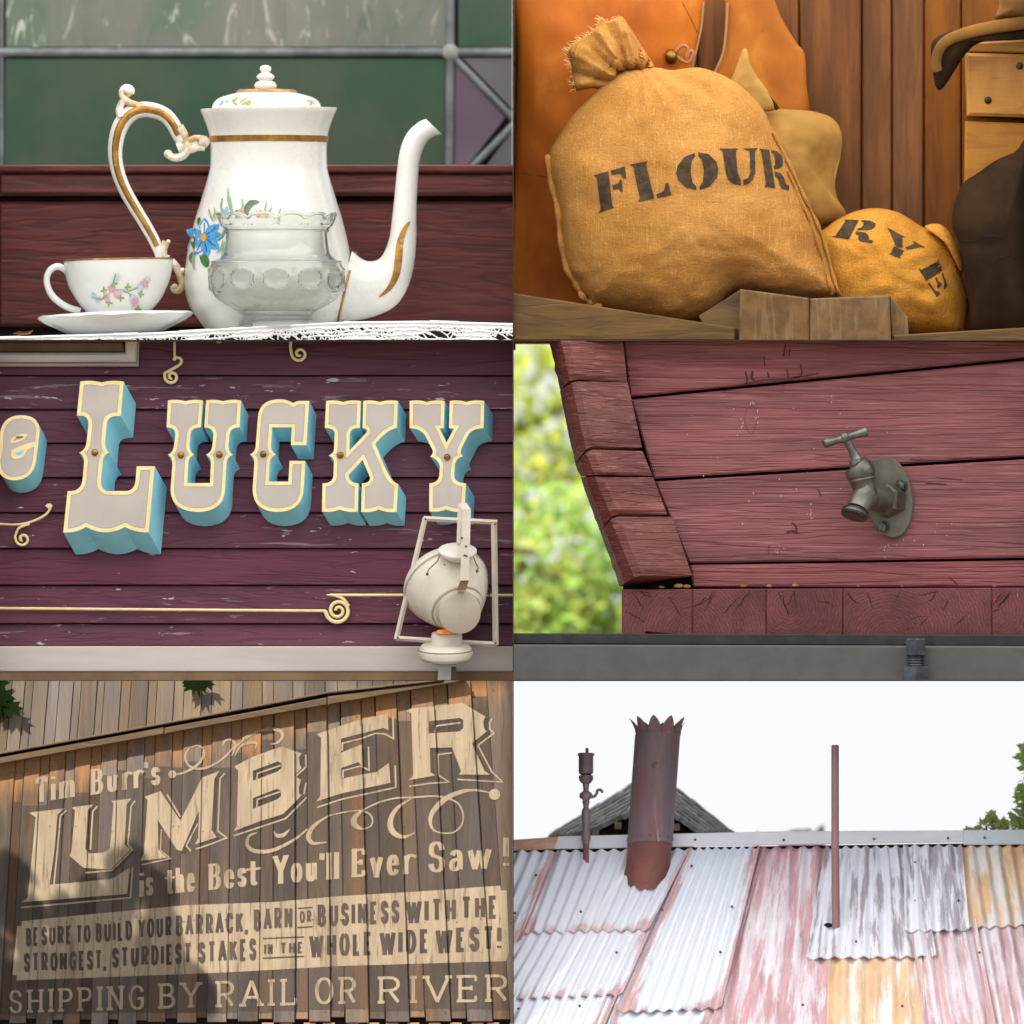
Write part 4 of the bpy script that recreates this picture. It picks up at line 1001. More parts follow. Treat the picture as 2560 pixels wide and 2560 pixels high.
# ------------------------------------------------------------------ scene 3: the saloon sign
def scene_sign():
    YW = .22
    def plumm(nm, ch): return mat(nm, lin(101, 45, 65), lin(88, 38, 55), 3, (.4, 1, 2), .5, bump=.5, bsc=16, bst=(.25, 1, 5), rand=.07, grain=(2.6, (.22, 1, 2.2), .5, .3, lin(62, 26, 38), .6),
               layers=((lin(74, 34, 42), 5, (.25, 1, 3), .55, .8, .6), (lin(150, 130, 136), 18, (.2, 1, 2.6), .69-ch, .73-ch*.95, .6, .8), (lin(204, 190, 190), 30, (.35, 1, 1.4), .685-ch*.6, .71-ch*.6, .8)))
    plum = plumm('plum paint', 0); plumw = plumm('flaking plum paint', .085); plumf = plumm('chipped plum paint', .06)
    t = thing('siding_wall', 'plum painted clapboard wall behind the sign letters', 'wall', (-1, YW, ZB))
    vs = [-30, 130, 258, 384, 514, 646, 781, 919, 1064, 1149]
    rn = random.Random(4)
    for a, c in zip(vs, vs[1:]):
        b = MB(); n = 12
        for (dv, y) in ((2.5, YW+.004), (4.5, YW-.004), (c-a-3, YW-.020), (c-a-1, YW-.016), (c-a+1, YW+.02), (0, YW+.02)):
            for i in range(n+1): b.v.append(C3.w(-20+i*1960/n, a+dv+rn.uniform(-.8, .8), y))
        for r in range(5):
            for i in range(n): k = r*(n+1)+i; b.f.append([k, k+n+1, k+n+2, k+1]); b.mi.append(0)
        b.clip(3).build('plank', {130: plumw, 919: plumf, 646: plumf, 1064: plumf}.get(a, plum), t)
    MB().slab(C3, [(-20, -20), (1945, -20), (1945, 1300), (-20, 1300)], YW+.03, YW+.05).clip(3).build('backing', bpy.data.materials['black gap'], t)
    wht = mat('off white paint', lin(214, 202, 192), lin(200, 186, 176), 4, (.3, 1, 2), .5, bump=.1)
    brn = mat('brown soffit', lin(150, 118, 82), lin(124, 96, 66), 6, rough=.7)
    f = thing('fascia', 'long off white fascia board under the plum clapboards', 'fascia', (-1, YW, ZB))
    MB().slab(C3, [(-20, 1150), (1945, 1150), (1945, 1246), (-20, 1246)], YW-.06, YW+.05, .004).clip(3).build('board', wht, f)
    MB().slab(C3, [(-20, 1247), (1945, 1247), (1945, 1300), (-20, 1300)], YW-.055, YW+.05).clip(3).build('soffit', brn, f)
    f = thing('window_frame', 'corner of an off white window frame at the top left of the sign', 'window frame', (-1.9, YW, ZA))
    MB().slab(C3, [(-20, 45), (470, 45), (470, -20), (517, -20), (512, 80), (-20, 80)], YW-.07, YW, .008).clip(3).build('frame', wht, f)
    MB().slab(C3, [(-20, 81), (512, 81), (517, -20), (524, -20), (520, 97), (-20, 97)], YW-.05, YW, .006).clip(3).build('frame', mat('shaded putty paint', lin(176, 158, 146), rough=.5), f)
    MB().slab(C3, [(-20, 4), (462, 4), (468, 44), (-20, 44)], YW-.04, YW, .006).clip(3).build('panel', mat('tan panel', lin(140, 108, 82), lin(120, 92, 70), 5, rough=.6), f)
    MB().slab(C3, [(-20, -20), (448, -20), (460, 3), (-20, 3)], YW-.06, YW, .003).clip(3).build('panel', mat('light tan panel', lin(176, 140, 106), rough=.6), f)
    teal = mat('teal paint', lin(146, 216, 232), lin(132, 202, 222), 5, rough=.5, bump=.12, bsc=30, layers=((lin(96, 150, 166), 9, (1, 1, .5), .58, .75, .5), (lin(70, 84, 86), 40, (1, 1, .6), .72, .76, .5)))
    face = mat('taupe paint', lin(192, 182, 173), lin(186, 175, 165), 4, rough=.6, bump=.15, bsc=40, layers=((lin(168, 156, 144), 7, (1, 1, .5), .56, .75, .5), (lin(120, 106, 92), 45, (1, 1, .5), .73, .77, .6)))
    gold = mat('cream gold paint', lin(246, 228, 170), lin(236, 212, 148), 14, rough=.4, layers=((lin(200, 150, 70), 30, (1, 1, 1), .70, .76, .5),))
    brass = mat('brass stud', lin(176, 128, 46), lin(130, 86, 26), 40, rough=.3, metal=.85)
    L = [(825, 95), (940, 75, 1045, 105), (1150, 75, 1272, 95), (1242, 448), (1190, 450), (1100, 455, 1095, 540), (1080, 720), (1078, 790, 1122, 825), (1060, 850, 1055, 920), (1038, 1110), (1035, 1215, 1110, 1220), (1300, 1220), (1385, 1215, 1395, 1100), (1405, 965), (1590, 965), (1528, 1645), (1400, 1650, 1285, 1590), (1090, 1700, 885, 1590), (780, 1655, 650, 1645), (695, 1220), (740, 1220), (840, 1210, 850, 1090), (865, 920), (860, 850, 814, 825), (880, 800, 890, 720), (910, 540), (910, 460, 850, 445), (790, 445)]
    U = [(95, 145), (200, 125, 305, 155), (410, 125, 518, 145), (492, 470), (375, 470, 365, 560), (355, 690), (360, 770, 410, 800), (345, 830, 340, 900), (328, 1143), (603, 1143), (615, 900), (615, 830, 555, 800), (625, 770, 632, 690), (645, 560), (640, 470, 535, 470), (555, 145), (660, 125, 760, 155), (860, 125, 978, 145), (960, 470), (845, 470, 838, 560), (825, 690), (825, 770, 880, 800), (810, 830, 803, 900), (785, 1220), (770, 1490, 450, 1492), (130, 1480, 127, 1220), (150, 900), (145, 830, 95, 800), (160, 770, 168, 690), (185, 560), (185, 470, 78, 470)]
    Cc = [(1800, 150), (1768, 685), (1580, 685), (1590, 470), (1355, 470), (1340, 690), (1340, 770, 1401, 797), (1330, 830, 1325, 900), (1312, 1125), (1550, 1125), (1565, 875), (1755, 875), (1735, 1220), (1720, 1490, 1410, 1492), (1120, 1480, 1118, 1220), (1140, 900), (1140, 830, 1087, 797), (1150, 770, 1155, 690), (1182, 350), (1195, 140, 1430, 130), (1540, 130, 1606, 178), (1650, 150, 1690, 150)]
    K = [(135, 120), (220, 105, 297, 130), (380, 105, 468, 120), (458, 380), (370, 375, 362, 440), (357, 598), (520, 425), (545, 385, 484, 380), (490, 120), (570, 105, 650, 130), (730, 105, 823, 120), (812, 380), (720, 390, 605, 533), (700, 760), (760, 900, 825, 915), (810, 1183), (720, 1195, 640, 1160), (560, 1195, 470, 1183), (478, 910), (560, 910, 555, 850), (485, 685), (350, 830), (350, 905, 445, 910), (438, 1180), (350, 1195, 265, 1160), (180, 1195, 95, 1180), (100, 910), (195, 910, 205, 840), (210, 700), (205, 660, 160, 643), (205, 620, 210, 590), (218, 430), (215, 380, 122, 378)]
    Yy = [(935, 120), (1020, 105, 1100, 130), (1180, 105, 1270, 120), (1262, 380), (1225, 385), (1288, 520), (1360, 385), (1312, 380), (1320, 120), (1400, 105, 1480, 130), (1560, 105, 1650, 120), (1645, 380), (1540, 385, 1500, 440), (1430, 580), (1415, 625, 1445, 650), (1380, 670, 1370, 730), (1362, 830), (1360, 905, 1475, 910), (1460, 1180), (1370, 1195, 1285, 1160), (1200, 1195, 1122, 1175), (1125, 910), (1215, 905, 1220, 830), (1225, 750), (1215, 680, 1132, 652), (1165, 630, 1155, 590), (1085, 450), (1040, 385, 935, 380)]
    E = [(220, 440), (400, 440, 408, 600), (372, 890), (350, 1110, 130, 1110), (-40, 1090, -30, 900), (-4, 770), (0, 620), (30, 440, 218, 440)]
    for ch, fr, pts, sh, bw, st, lab in (('L', FL, L, (122, 222), 44, [(975, 825)], 'tall capital L of the sign, taupe with cream gold edges and deep teal sides'),
                                  ('U', FU, U, (85, 168), 46, [(252, 805), (715, 800)], 'sign letter U with teal sides and two brass studs'),
                                  ('C', FU, Cc, (87, 168), 46, [(1245, 795)], 'sign letter C with teal sides between the U and the K'),
                                  ('K', FK, K, (78, 128), 37, [(272, 640)], 'sign letter K with teal sides between the C and the Y'),
                                  ('Y', FK, Yy, (84, 125), 37, [(1296, 660)], 'sign letter Y with its foot behind the white lamp'),
                                  ('e', FL, E, (70, 126), 38, [], 'small rounded letter e of the sign, cut off at the left edge')):
        p = curve(pts); yf = YW-.14 if ch == 'L' else YW-.115
        cu = sum(q[0] for q in p)/len(p)
        t = thing('sign_letter', lab, 'sign letter', fr.w(cu, max(q[1] for q in p), YW-.02), 'letters of the saloon sign')
        MB().slab(fr, p, yf, YW-.022, 0, sh).clip(3).build('body', teal, t, smooth=35)
        b = MB(); ps = [[fr.xz(u, v) for u, v in q] for q in (p, inset(p, bw*.92))]
        vs_, ts = fill(ps, True); b.add([(a.x, yf-.0035, a.y) for a in vs_], [tuple(q) for q in ts])
        if ch == 'e':
            b.sheet(fr, ribbon(curve([(112, 722), (140, 640, 265, 645), (262, 690, 112, 722)]) + [(112, 722)], 22), yf-.0042)
            b.sheet(fr, [curve([(118, 795), (230, 750), (345, 712), (375, 740), (340, 770), (290, 790), (245, 860), (180, 905, 130, 885), (100, 850, 118, 795)])], yf-.0042)
        b.clip(3).build('gold_trim', gold, t)
        ins = inset(p, bw)
        b = MB(); b.sheet(fr, [ins], yf-.0025)
        b.clip(3).build('face', face, t)
        if ch == 'e':
            MB().sheet(fr, [curve([(150, 828), (250, 792), (215, 845), (180, 865, 150, 828)])], yf-.0055).build('counter', teal, t)
            MB().sheet(fr, [disc((200, 664), 42, 12, 9)], yf-.0055).build('counter', mat('dark slot', lin(120, 96, 70), rough=.6), t)
        for u, v in st:
            MB().ball(fr.w(u, v, yf-.004), .0135, 16, 8, (1, .7, 1)).build('stud', brass, t, smooth=80)
    def scroll(lab, strokes, cells=3, y=YW-.034, grp='gold scrolls on the plum wall', nm='scroll_ornament'):
        b = MB()
        for p, r in strokes:
            q = spline(p, 6) if len(p) > 2 else p
            rr = r if isinstance(r, (tuple, list)) else (r, r)
            b.tube([C3.w(u, v, y) for u, v in q], [(C3.m(rr[0]+(rr[1]-rr[0])*i/max(1, len(q)-1)), .006) for i in range(len(q))], 8)
        b.clip(3); o = b.build(nm, gold, smooth=60)
        tag(o, lab, 'ornament', grp)
    def spir(cu, cv, r0, turns, a0, sg=1, n=26):
        return [(cu+r0*(1-.82*i/n)*math.cos(a0+sg*2*math.pi*turns*i/n), cv+r0*(1-.82*i/n)*math.sin(a0+sg*2*math.pi*turns*i/n)) for i in range(n+1)]
    scroll('gold scroll hanging above the gap between L and U', [([(656, -20), (656, 60), (662, 70)], (5, 5)), ([(652, 74), (660, 62), (680, 68), (676, 88), (640, 110)]+spir(645, 135, 28, 1.35, R(-150), -1), (6, 6))])
    scroll('gold scroll curling down above the letter C', [([(1096, -20), (1092, 20), (1096, 50)]+spir(1126, 48, 29, 1.3, R(165), -1), (6, 6))])
    scroll('tiny tip of a gold scroll at the top edge of the plum wall', [([(810, -6), (822, 4), (836, -6)], (5, 5))])
    scroll('gold scroll with a curled tail under the letter e', [([(-20, 688), (60, 692), (120, 680), (170, 655), (188, 630), (182, 622)], (4, 6)), ([(110, 690), (70, 705), (54, 740)]+spir(84, 746, 28, 1.25, R(190), -1), (5, 6)), ([(176, 628), (184, 622), (190, 628)], (11, 9))])
    scroll('long gold rail ending in a spiral under the sign letters', [([(-20, 1007), (1225, 1017)], (5.5, 5.5)), ([(1222, 1017), (1232, 1040)]+spir(1271, 1016, 46, 1.9, R(150), -1), (8, 6)), ([(1228, 957), (1260, 960), (1290, 972), (1310, 1000)], (3, 8))], nm='scroll_rail')
    scroll('upper gold rail passing behind the white lamp', [([(1240, 957), (1945, 958)], (5.5, 5.5))], nm='scroll_rail')
    # lamp
    cream = mat('cream lamp enamel', lin(214, 206, 190), lin(200, 189, 169), 5, rough=.45, bump=.08, layers=((lin(120, 92, 62), 14, (1, 1, 1), .72, .78, .6), (lin(176, 160, 134), 4, (1, 1, 1), .55, .75, .6)))
    yl = .07
    t = thing('sign_lamp', 'cream painted reflector lamp in a square yoke in front of the Y', 'lamp', FM.w(870, 1932, yl))
    def bar(p, r, y): 
        b = MB(); b.tube([FM.w(u, v, yy) for (u, v), yy in zip(p, y)], FM.m(r), 10); return b
    b = MB()
    for p, r, y in (([(652, 268), (1405, 308)], 26, (yl, yl)), ([(668, 262), (372, 1505)], 27, (yl, yl-.03)), ([(1372, 300), (1388, 1560)], 31, (yl, yl-.03)), ([(370, 1495), (1405, 1558)], 26, (yl-.03, yl-.03))):
        b.tube([FM.w(p[0][0], p[0][1], y[0]), FM.w(p[1][0], p[1][1], y[1])], FM.m(r), 4)
    b.build('yoke', cream, t, smooth=30)
    c0 = FM.w(882, 960, yl); c1 = FM.w(1020, 1240, yl-.19)
    ax = (c1-c0); ln = ax.length; ax.normalize(); r0 = FM.m(452)
    prof = []
    for i in range(9):
        a = R(180-i*14.5); prof.append((math.cos(a)*r0*.75, math.sin(a)*r0))
    prof += [(r0*.55, r0*.93), (ln*.72, FM.m(320)), (ln*.97, FM.m(214))]
    ax = Vector((.30, -.66, -.58)).normalized(); c1 = FM.w(1016, 1225, yl-.125)
    hub_ = FM.w(880, 945, yl+.02)
    b = MB(); pts = []; rad = []
    for i in range(10):
        a = R(180-i*10); pts.append(hub_+ax*(math.cos(a)*r0*.6)); rad.append(max(.001, math.sin(a)*r0))
    for f in (.12, .3, .55, .8, 1.0):
        pts.append(hub_+(c1-hub_)*f); rad.append(r0*(1-.04*f-.44*f**1.35))
    b.tube(pts, rad, 48); b.build('reflector_shell', cream, t, smooth=50)
    fa = Vector((.16, -1, -.2)).normalized()
    b = MB(); cc = FM.w(1022, 1240, yl-.185); b.tube([cc-fa*.07, cc-fa*.003, cc+fa*.006, cc+fa*.008], [FM.m(236), FM.m(216), FM.m(214), FM.m(206)], 48); b.build('end_disc', mat('greyed cream enamel', lin(188, 178, 160), lin(176, 164, 144), 6, rough=.5), t, smooth=40)
    cn = Vector((.03, -.40, .92)).normalized(); cc = FM.w(1000, 606, yl-.115)
    b = MB(); b.tube([cc-cn*.03, cc-cn*.008, cc-cn*.002, cc+cn*.004, cc+cn*.012, cc+cn*.02, cc+cn*.024], [FM.m(r) for r in (120, 185, 197, 196, 150, 80, 10)], 40); b.build('cap', mat('pale lamp cap', lin(226, 222, 212), lin(212, 206, 194), 5, rough=.45), t, smooth=40)
    wire = mat('rusty wire', lin(120, 96, 74), rough=.6)
    b = MB()
    b.tube([FM.w(u, v, y) for u, v, y in ((812, 600, yl-.1), (825, 640, yl-.13), (790, 715, yl-.17), (700, 800, yl-.165), (690, 838, yl-.16))], FM.m(7), 6)
    b.build('wire', wire, t, smooth=60); b = MB()
    b.tube([FM.w(u, v, y) for u, v, y in ((1165, 615, yl-.1), (1160, 660, yl-.13), (1185, 730, yl-.16), (1210, 770, yl-.15), (1204, 815, yl-.14))], FM.m(7), 6); b.build('wire', wire, t, smooth=60)
    b = MB(); cs = hub_+(c1-hub_)*.86; b.tube([cs-ax*.004, cs, cs+ax*.004], [r0*(1-.04*.86-.44*.86**1.35)+.0015]*3, 48, False); b.build('seam_band', mat('seam enamel', lin(176, 164, 142), rough=.5), t, smooth=40)
    b = MB(); cs = hub_+(c1-hub_)*.02; b.tube([cs-ax*.003, cs+ax*.003], [r0+.001]*2, 48, False); b.build('seam_band', bpy.data.materials['seam enamel'], t, smooth=40)
    bolt = mat('dark bolt', lin(96, 82, 66), lin(70, 58, 46), 40, rough=.5, metal=.4)
    for u, v, y_ in ((545, 1060, yl-.05), (1322, 1050, yl-.05), (1380, 330, yl-.03), (670, 275, yl-.03), (388, 1490, yl-.055), (1386, 1545, yl-.055), (1045, 478, yl-.252), (1086, 562, yl-.252), (1070, 655, yl-.252), (1090, 660, yl-.252), (682, 1662, yl-.125), (868, 1756, yl-.125), (866, 750, yl-.125)):
        MB().ball(FM.w(u, v, y_), FM.m(11), 8, 5, (1, .6, 1)).build('bolt', bolt, t, smooth=80)
    rust = mat('rust spot', lin(150, 78, 36), rough=.8)
    for u, v in ((690, 842), (1200, 812)): MB().ball(FM.w(u, v, yl-.15), FM.m(17), 8, 6).build('rivet', rust, t, smooth=80)
    b = MB(); b.slab(FM, [(1040, 183), (1136, 183), (1116, 910), (1030, 910)], yl-.25, yl-.20).build('strap', cream, t)
    b = MB(); b.slab(FM, [(1005, 130), (1088, 116), (1136, 182), (1040, 182)], yl-.248, yl-.2).build('strap_top', mat('pale lamp enamel', lin(222, 216, 204), rough=.5), t)
    b = MB(); b.slab(FM, [(1003, 132), (1039, 184), (1029, 520), (990, 520)], yl-.246, yl-.10).build('strap_side', cream, t)
    b = MB(); b.slab(FM, [(1030, 912), (1116, 912), (1082, 1012), (990, 1012)], yl-.244, yl-.2).build('strap_foot', mat('dark brown enamel', lin(112, 88, 62), rough=.6), t)
    b = MB(); b.lathe(FM, 888, yl-.06, [(1440, 150), (1470, 158), (1476, 160), (1560, 152), (1575, 158)], 36, lambda r, v, a: (r, v+.16*r*math.cos(a))); b.build('neck', cream, t, smooth=40)
    b = MB(); b.lathe(FM, 874, yl-.06, [(1545, 150), (1560, 235), (1590, 265), (1606, 270), (1612, 278), (1640, 284), (1680, 270), (1690, 268), (1720, 240), (1745, 150)], 48, lambda r, v, a: (r, v+.17*r*math.cos(a))); b.build('base_flange', cream, t, smooth=35)
    b = MB(); b.lathe(FM, 874, yl-.06, [(1606, 276), (1612, 282), (1618, 280)], 48, lambda r, v, a: (r, v+.17*r*math.cos(a)), False); b.build('flange_groove', mat('dark groove', lin(128, 112, 92), rough=.7), t)
    MB().slab(FM, [(803, 1790), (935, 1790), (930, 1960), (795, 1960)], yl-.07, yl+.02).clip(3).build('post', cream, t)
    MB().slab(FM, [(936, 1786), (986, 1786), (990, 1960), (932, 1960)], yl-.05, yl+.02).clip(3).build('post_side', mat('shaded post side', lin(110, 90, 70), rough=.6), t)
    # the burner part's emission stands in for a small orange reflection below the shell
    b = MB(); b.lathe(FM, 870, yl-.10, [(1412, 70), (1418, 84), (1445, 96)], 28, lambda r, v, a: (r, v+.1*r*math.cos(a))); b.build('orange_glow', mat('glowing orange reflection', lin(200, 120, 60), lin(120, 60, 30), 40, rough=.5, emit=((1, .42, .12), .12)), t, smooth=50)
scene_sign()

# ------------------------------------------------------------------ scene 4: tap on the red timber tank
def scene_tap():
    def redwood(nm, st, gst, bst, k=.65, c=(lin(136, 73, 73), lin(110, 55, 57))):
        return mat(nm, c[0], c[1], 3, st, .4, spec=.5, bump=.8, bsc=16, bst=bst, bdist=.005, grain=(1.5, gst, .3, k*.7, lin(92, 44, 48), .7), rand=.05,
                   layers=((lin(176, 110, 106), 5, st, .56, .78, .55), (lin(78, 42, 46), 2.6, (.4, 1, 1.8), .56, .78, .55, 1.0), (lin(98, 52, 54), 42, (.06, 1, 2.2), .55, .68, .35), (lin(172, 112, 108), 36, (.07, 1, 2.6), .55, .66, .45), (lin(196, 176, 174), 30, (1, 1, 1), .725, .745, .6)))
    red = redwood('red stained plank', (.4, 1, 3.2), (.22, 1, 5.5), (.2, 1, 12), .42)
    stv = redwood('red stained stave', (.8, 1, 3), (.5, 1, 6.5), (.5, 1, 10), .42, (lin(122, 66, 58), lin(102, 52, 48)))
    t = thing('timber_tank', 'red stained timber tank side with flared end staves on a thick sill', 'tank', (1, .2, ZB))
    for q in ([(413, -12), (1945, -12), (1945, 64), (441, 213)], [(445, 224), (1945, 75), (1945, 438), (531, 523)], [(535, 534), (1945, 450), (1945, 822), (664, 843)], [(668, 850), (1945, 833), (1945, 934), (680, 934)]):
        board(C4, q, .12, .20, .007).clip(4).build('plank', red, t)
    MB().slab(C4, [(160, -12), (1945, -12), (1945, 1125), (415, 1125), (415, 930), (348, 720), (256, 465), (198, 190)], .203, .235).clip(4).build('backing', mat('tank shadow gap', lin(30, 14, 14), rough=.9), t)
    for (o0, o1), (r0, r1), (e0, e1) in ((((132, -12), (174, 185)), ((188, -12), (222, 148)), ((412, -12), (430, 158))), (((174, 188), (233, 466)), ((230, 156), (284, 400)), ((432, 160), (486, 406))), (((234, 468), (252, 514)), ((284, 414), (320, 510)), ((488, 420), (526, 513))),
                                          (((253, 517), (326, 720)), ((320, 518), (382, 655)), ((528, 519), (582, 660))), (((328, 722), (402, 932)), ((378, 668), (470, 890)), ((600, 668), (676, 892)))):
        b = MB(); n = 8
        for i in range(n+1):
            f = i/n; e = .014 if i in (0, n) else 0
            L_ = lambda a, c: (a[0]+(c[0]-a[0])*f, a[1]+(c[1]-a[1])*f)
            o, r, g = L_(o0, o1), L_(r0, r1), L_(e0, e1)
            nz = 5*noise.noise(Vector((o[0]*.02, o[1]*.05, 1)))
            m_ = ((o[0]*.72+r[0]*.28)+nz, (o[1]*.72+r[1]*.28)); m2 = ((r[0]*.8+o[0]*.2), (r[1]*.8+o[1]*.2))
            b.v += [C4.w(o[0]+nz, o[1], .17), C4.w(m_[0], m_[1], .06), C4.w(m2[0]+nz*.6, m2[1], -.015+e*.4), C4.w(r[0]+16, r[1]+1, -.03+e), C4.w(g[0], g[1], .06+e*.5), C4.w(g[0]-4, g[1], .2)]
        w6 = 6
        for i in range(n):
            for j in range(w6):
                a, c = i*w6+j, i*w6+(j+1) % w6
                b.f.append([a, a+w6, c+w6, c]); b.mi.append(0)
        b.f.append(list(range(6))); b.mi.append(0); b.f.append([n*6+j for j in range(6)][::-1]); b.mi.append(0)
        b.clip(4).build('stave', stv, t)
    # sill: butt ends of a row of beams
    endg = mat('red end grain', lin(118, 64, 64), lin(94, 50, 51), 5, (1, 1, 1), .6, bump=.8, bsc=60, bdist=.004, rand=.03, layers=((lin(62, 34, 36), 6, (1, 1, 1), .6, .75, .5), (lin(190, 170, 168), 20, (2.5, 1, .5), .70, .74, .5)))
    def rings(m):
        N = m.node_tree.nodes; L = m.node_tree.links; P = N['Principled BSDF']; src = P.inputs['Base Color'].links[0].from_socket
        tc = N.new('ShaderNodeTexCoord'); wv = N.new('ShaderNodeTexWave'); wv.wave_type = 'RINGS'; wv.rings_direction = 'Y'
        wv.inputs['Scale'].default_value = 24; wv.inputs['Distortion'].default_value = 7; wv.inputs['Detail'].default_value = 3; wv.inputs['Detail Scale'].default_value = 1.5
        L.new(tc.outputs['Object'], wv.inputs['Vector'])
        x = N.new('ShaderNodeMix'); x.data_type = 'RGBA'; x.blend_type = 'MULTIPLY'
        r = N.new('ShaderNodeMapRange'); r.inputs[3].default_value = .42; r.inputs[4].default_value = 0; L.new(wv.outputs['Fac'], r.inputs[0]); L.new(r.outputs[0], x.inputs[0])
        L.new(src, x.inputs[6]); x.inputs[7].default_value = (*lin(150, 110, 112), 1); L.new(x.outputs[2], P.inputs['Base Color'])
    rings(endg)
    rn = random.Random(8); crack = mat('black crack', (.012, .008, .008), rough=1)
    for a, c, cu, cv in ((410, 675.5, 700, 1130), (676.5, 955.5, 590, 1160), (956.5, 1245.5, 1040, 1010), (1246.5, 1809.5, 1420, 1130), (1810.5, 1950, 1800, 1020)):
        q = [(a, 943-(a-410)*.004), (c, 943-(c-410)*.004), (c, 1116+(c-410)*.013), (a, 1116+(a-410)*.013)]
        if a == 410: q = [(410, 943), (675.5, 943), (675.5, 1119), (500, 1105), (494, 1116), (410, 1117)]
        b = MB().slab(C4, q, .05, .24, .004); b.clip(4)
        # give each butt end its own local origin at its pith
        piv = C4.w(cu, cv, .05)
        o = b.build('sill_beam', endg, t)
        off = piv-PLOC[t.name]
        for v in o.data.vertices: v.co = v.co-off
        o.location = off; PLOC[o.name] = piv
        b = MB()
        for k in range(9 if c-a > 400 else 5):
            u0, v0 = rn.uniform(a+15, c-15), rn.choice([950, rn.uniform(960, 1050)])
            pts = [(u0, v0)]; ang = math.atan2(cv-v0, cu-u0)+rn.uniform(-.5, .5)
            for s in range(rn.randint(3, 6)): pts.append((pts[-1][0]+14*math.cos(ang)+rn.uniform(-5, 5), min(1110, max(948, pts[-1][1]+14*math.sin(ang)+rn.uniform(-5, 5)))))
            pts = [(min(c-4, max(a+4, u)), v) for u, v in pts]
            b.sheet(C4, ribbon(pts, [rn.uniform(1.5, 4)*math.sin(math.pi*(i+.6)/(len(pts)+.3)) for i in range(len(pts))]), .0485)
        b.clip(4); b.build('crack', crack, o, kind='stuff')
    # weathered splits and knots on the planks
    b = MB()
    for p, w in (([(878, 118), (884, 150), (880, 165)], 6), ([(905, 115), (902, 140), (912, 152)], 9), ([(948, 60), (952, 100)], 4), ([(962, 120), (966, 140)], 7), ([(1030, 10), (1022, 60)], 5), ([(1046, 30), (1044, 58)], 4), ([(1035, 108), (1040, 138)], 5), ([(1086, 90), (1090, 130), (1060, 140)], 6), ([(860, 168), (950, 150), (1060, 142), (1155, 124)], 5),
                 ([(1052, 690), (1066, 700), (1072, 720)], 7), ([(1034, 728), (1056, 722), (1078, 730)], 8), ([(968, 775), (965, 805)], 3), ([(898, 245), (880, 268), (876, 310), (890, 346), (905, 350), (918, 320), (920, 280), (908, 250), (898, 245)], 1.3), ([(1150, 560), (1165, 590)], 4), ([(1500, 450), (1600, 455), (1740, 442)], 5), ([(1560, 540), (1640, 545)], 4), ([(1600, 520), (1700, 528)], 3), ([(1650, 898), (1668, 912), (1682, 926)], 4)):
        b.sheet(C4, ribbon(spline(p, 4), w), .1185)
    b.build('split', mat('dark split', lin(78, 42, 45), rough=1), t, kind='stuff')
    b = MB(); rn = random.Random(2)
    for (u, v, su, sv, n) in ((905, 240, 14, 8, 7), (922, 290, 6, 30, 9), (865, 300, 5, 25, 5), (1125, 650, 14, 30, 14), (1000, 790, 20, 18, 10), (1420, 780, 40, 30, 14), (1150, 330, 400, 150, 16), (1000, 600, 330, 130, 14), (1600, 720, 200, 80, 8)):
        for _ in range(n):
            r = rn.uniform(.9, 2.4); c = (rn.gauss(u, su*.5), rn.gauss(v, sv*.5))
            b.sheet(C4, [disc(c, r, 6, r*rn.uniform(.8, 2.2))], .1186)
    b.build('paint_fleck', mat('white fleck', lin(190, 168, 168), rough=.8), t, kind='stuff')
    b = MB()
    for u, v, r, m_ in ((870, 930, 11, 0), (968, 930, 10, 0), (1066, 928, 12, 0), (625, 930, 16, 0), (655, 932, 14, 0), (560, 934, 10, 0), (1305, 931, 6, 0), (1470, 931, 5, 0), (1820, 931, 6, 0)):
        b.ball(C4.w(u, v, .085), C4.m(r), 8, 5, (1.2, 1, .6))
    b = b.build('leaf_litter', mat('leaf crumbs', lin(170, 130, 92), lin(120, 96, 50), 60, rough=.9), t); b['kind'] = 'stuff'
    # steel beam and bolt
    st = mat('grey steel beam', lin(92, 90, 87), lin(86, 84, 82), 10, rough=.5, metal=.2, bump=.12, bsc=90)
    t = thing('steel_beam', 'dull grey steel beam below the timber tank', 'beam', (1, .1, ZB))
    MB().slab(C4, [(-20, 1109), (1950, 1116), (1950, 1158), (-20, 1150)], .02, .30, .004).clip(4).build('flange', mat('dark steel flange', lin(58, 56, 56), lin(46, 44, 45), 14, rough=.5, metal=.2, bump=.2, bsc=70), t)
    MB().slab(C4, [(-20, 1152), (1950, 1158), (1950, 1300), (-20, 1300)], -.03, .28, .008).clip(4).build('web', st, t)
    bm_ = mat('blued steel bolt', lin(86, 90, 95), lin(62, 66, 71), 20, rough=.4, metal=.7, bump=.2, bsc=80)
    t = thing('steel_bolt', 'upright grey hex bolt at the bottom of the steel beam', 'bolt', C4.w(1520, 1290, -.07))
    ang = lambda r, v, a: (r, v)
    b = MB(); b.lathe(C4, 1520, -.08, [(1130, 36), (1136, 41), (1192, 41), (1196, 36)], 6, ang); b.build('head', bm_, t)
    b = MB(); b.lathe(C4, 1520, -.08, [(1194, 30)]+[(1196+i*5, 33 if i % 2 else 29) for i in range(8)]+[(1238, 30)], 20); b.build('thread', bm_, t, smooth=30)
    b = MB(); b.lathe(C4, 1520, -.08, [(1234, 46), (1240, 54), (1300, 56), (1302, 40)], 6, ang); b.clip(4).build('nut', bm_, t)
    # the tap
    iron = mat('weathered bronze', lin(118, 116, 108), lin(84, 81, 74), 9, rough=.38, metal=.75, bump=.35, bsc=70, layers=((lin(118, 84, 50), 7, (1, 1, 1), .56, .72, .7), (lin(150, 150, 140), 12, (1, 1, 1), .64, .76, .5)))
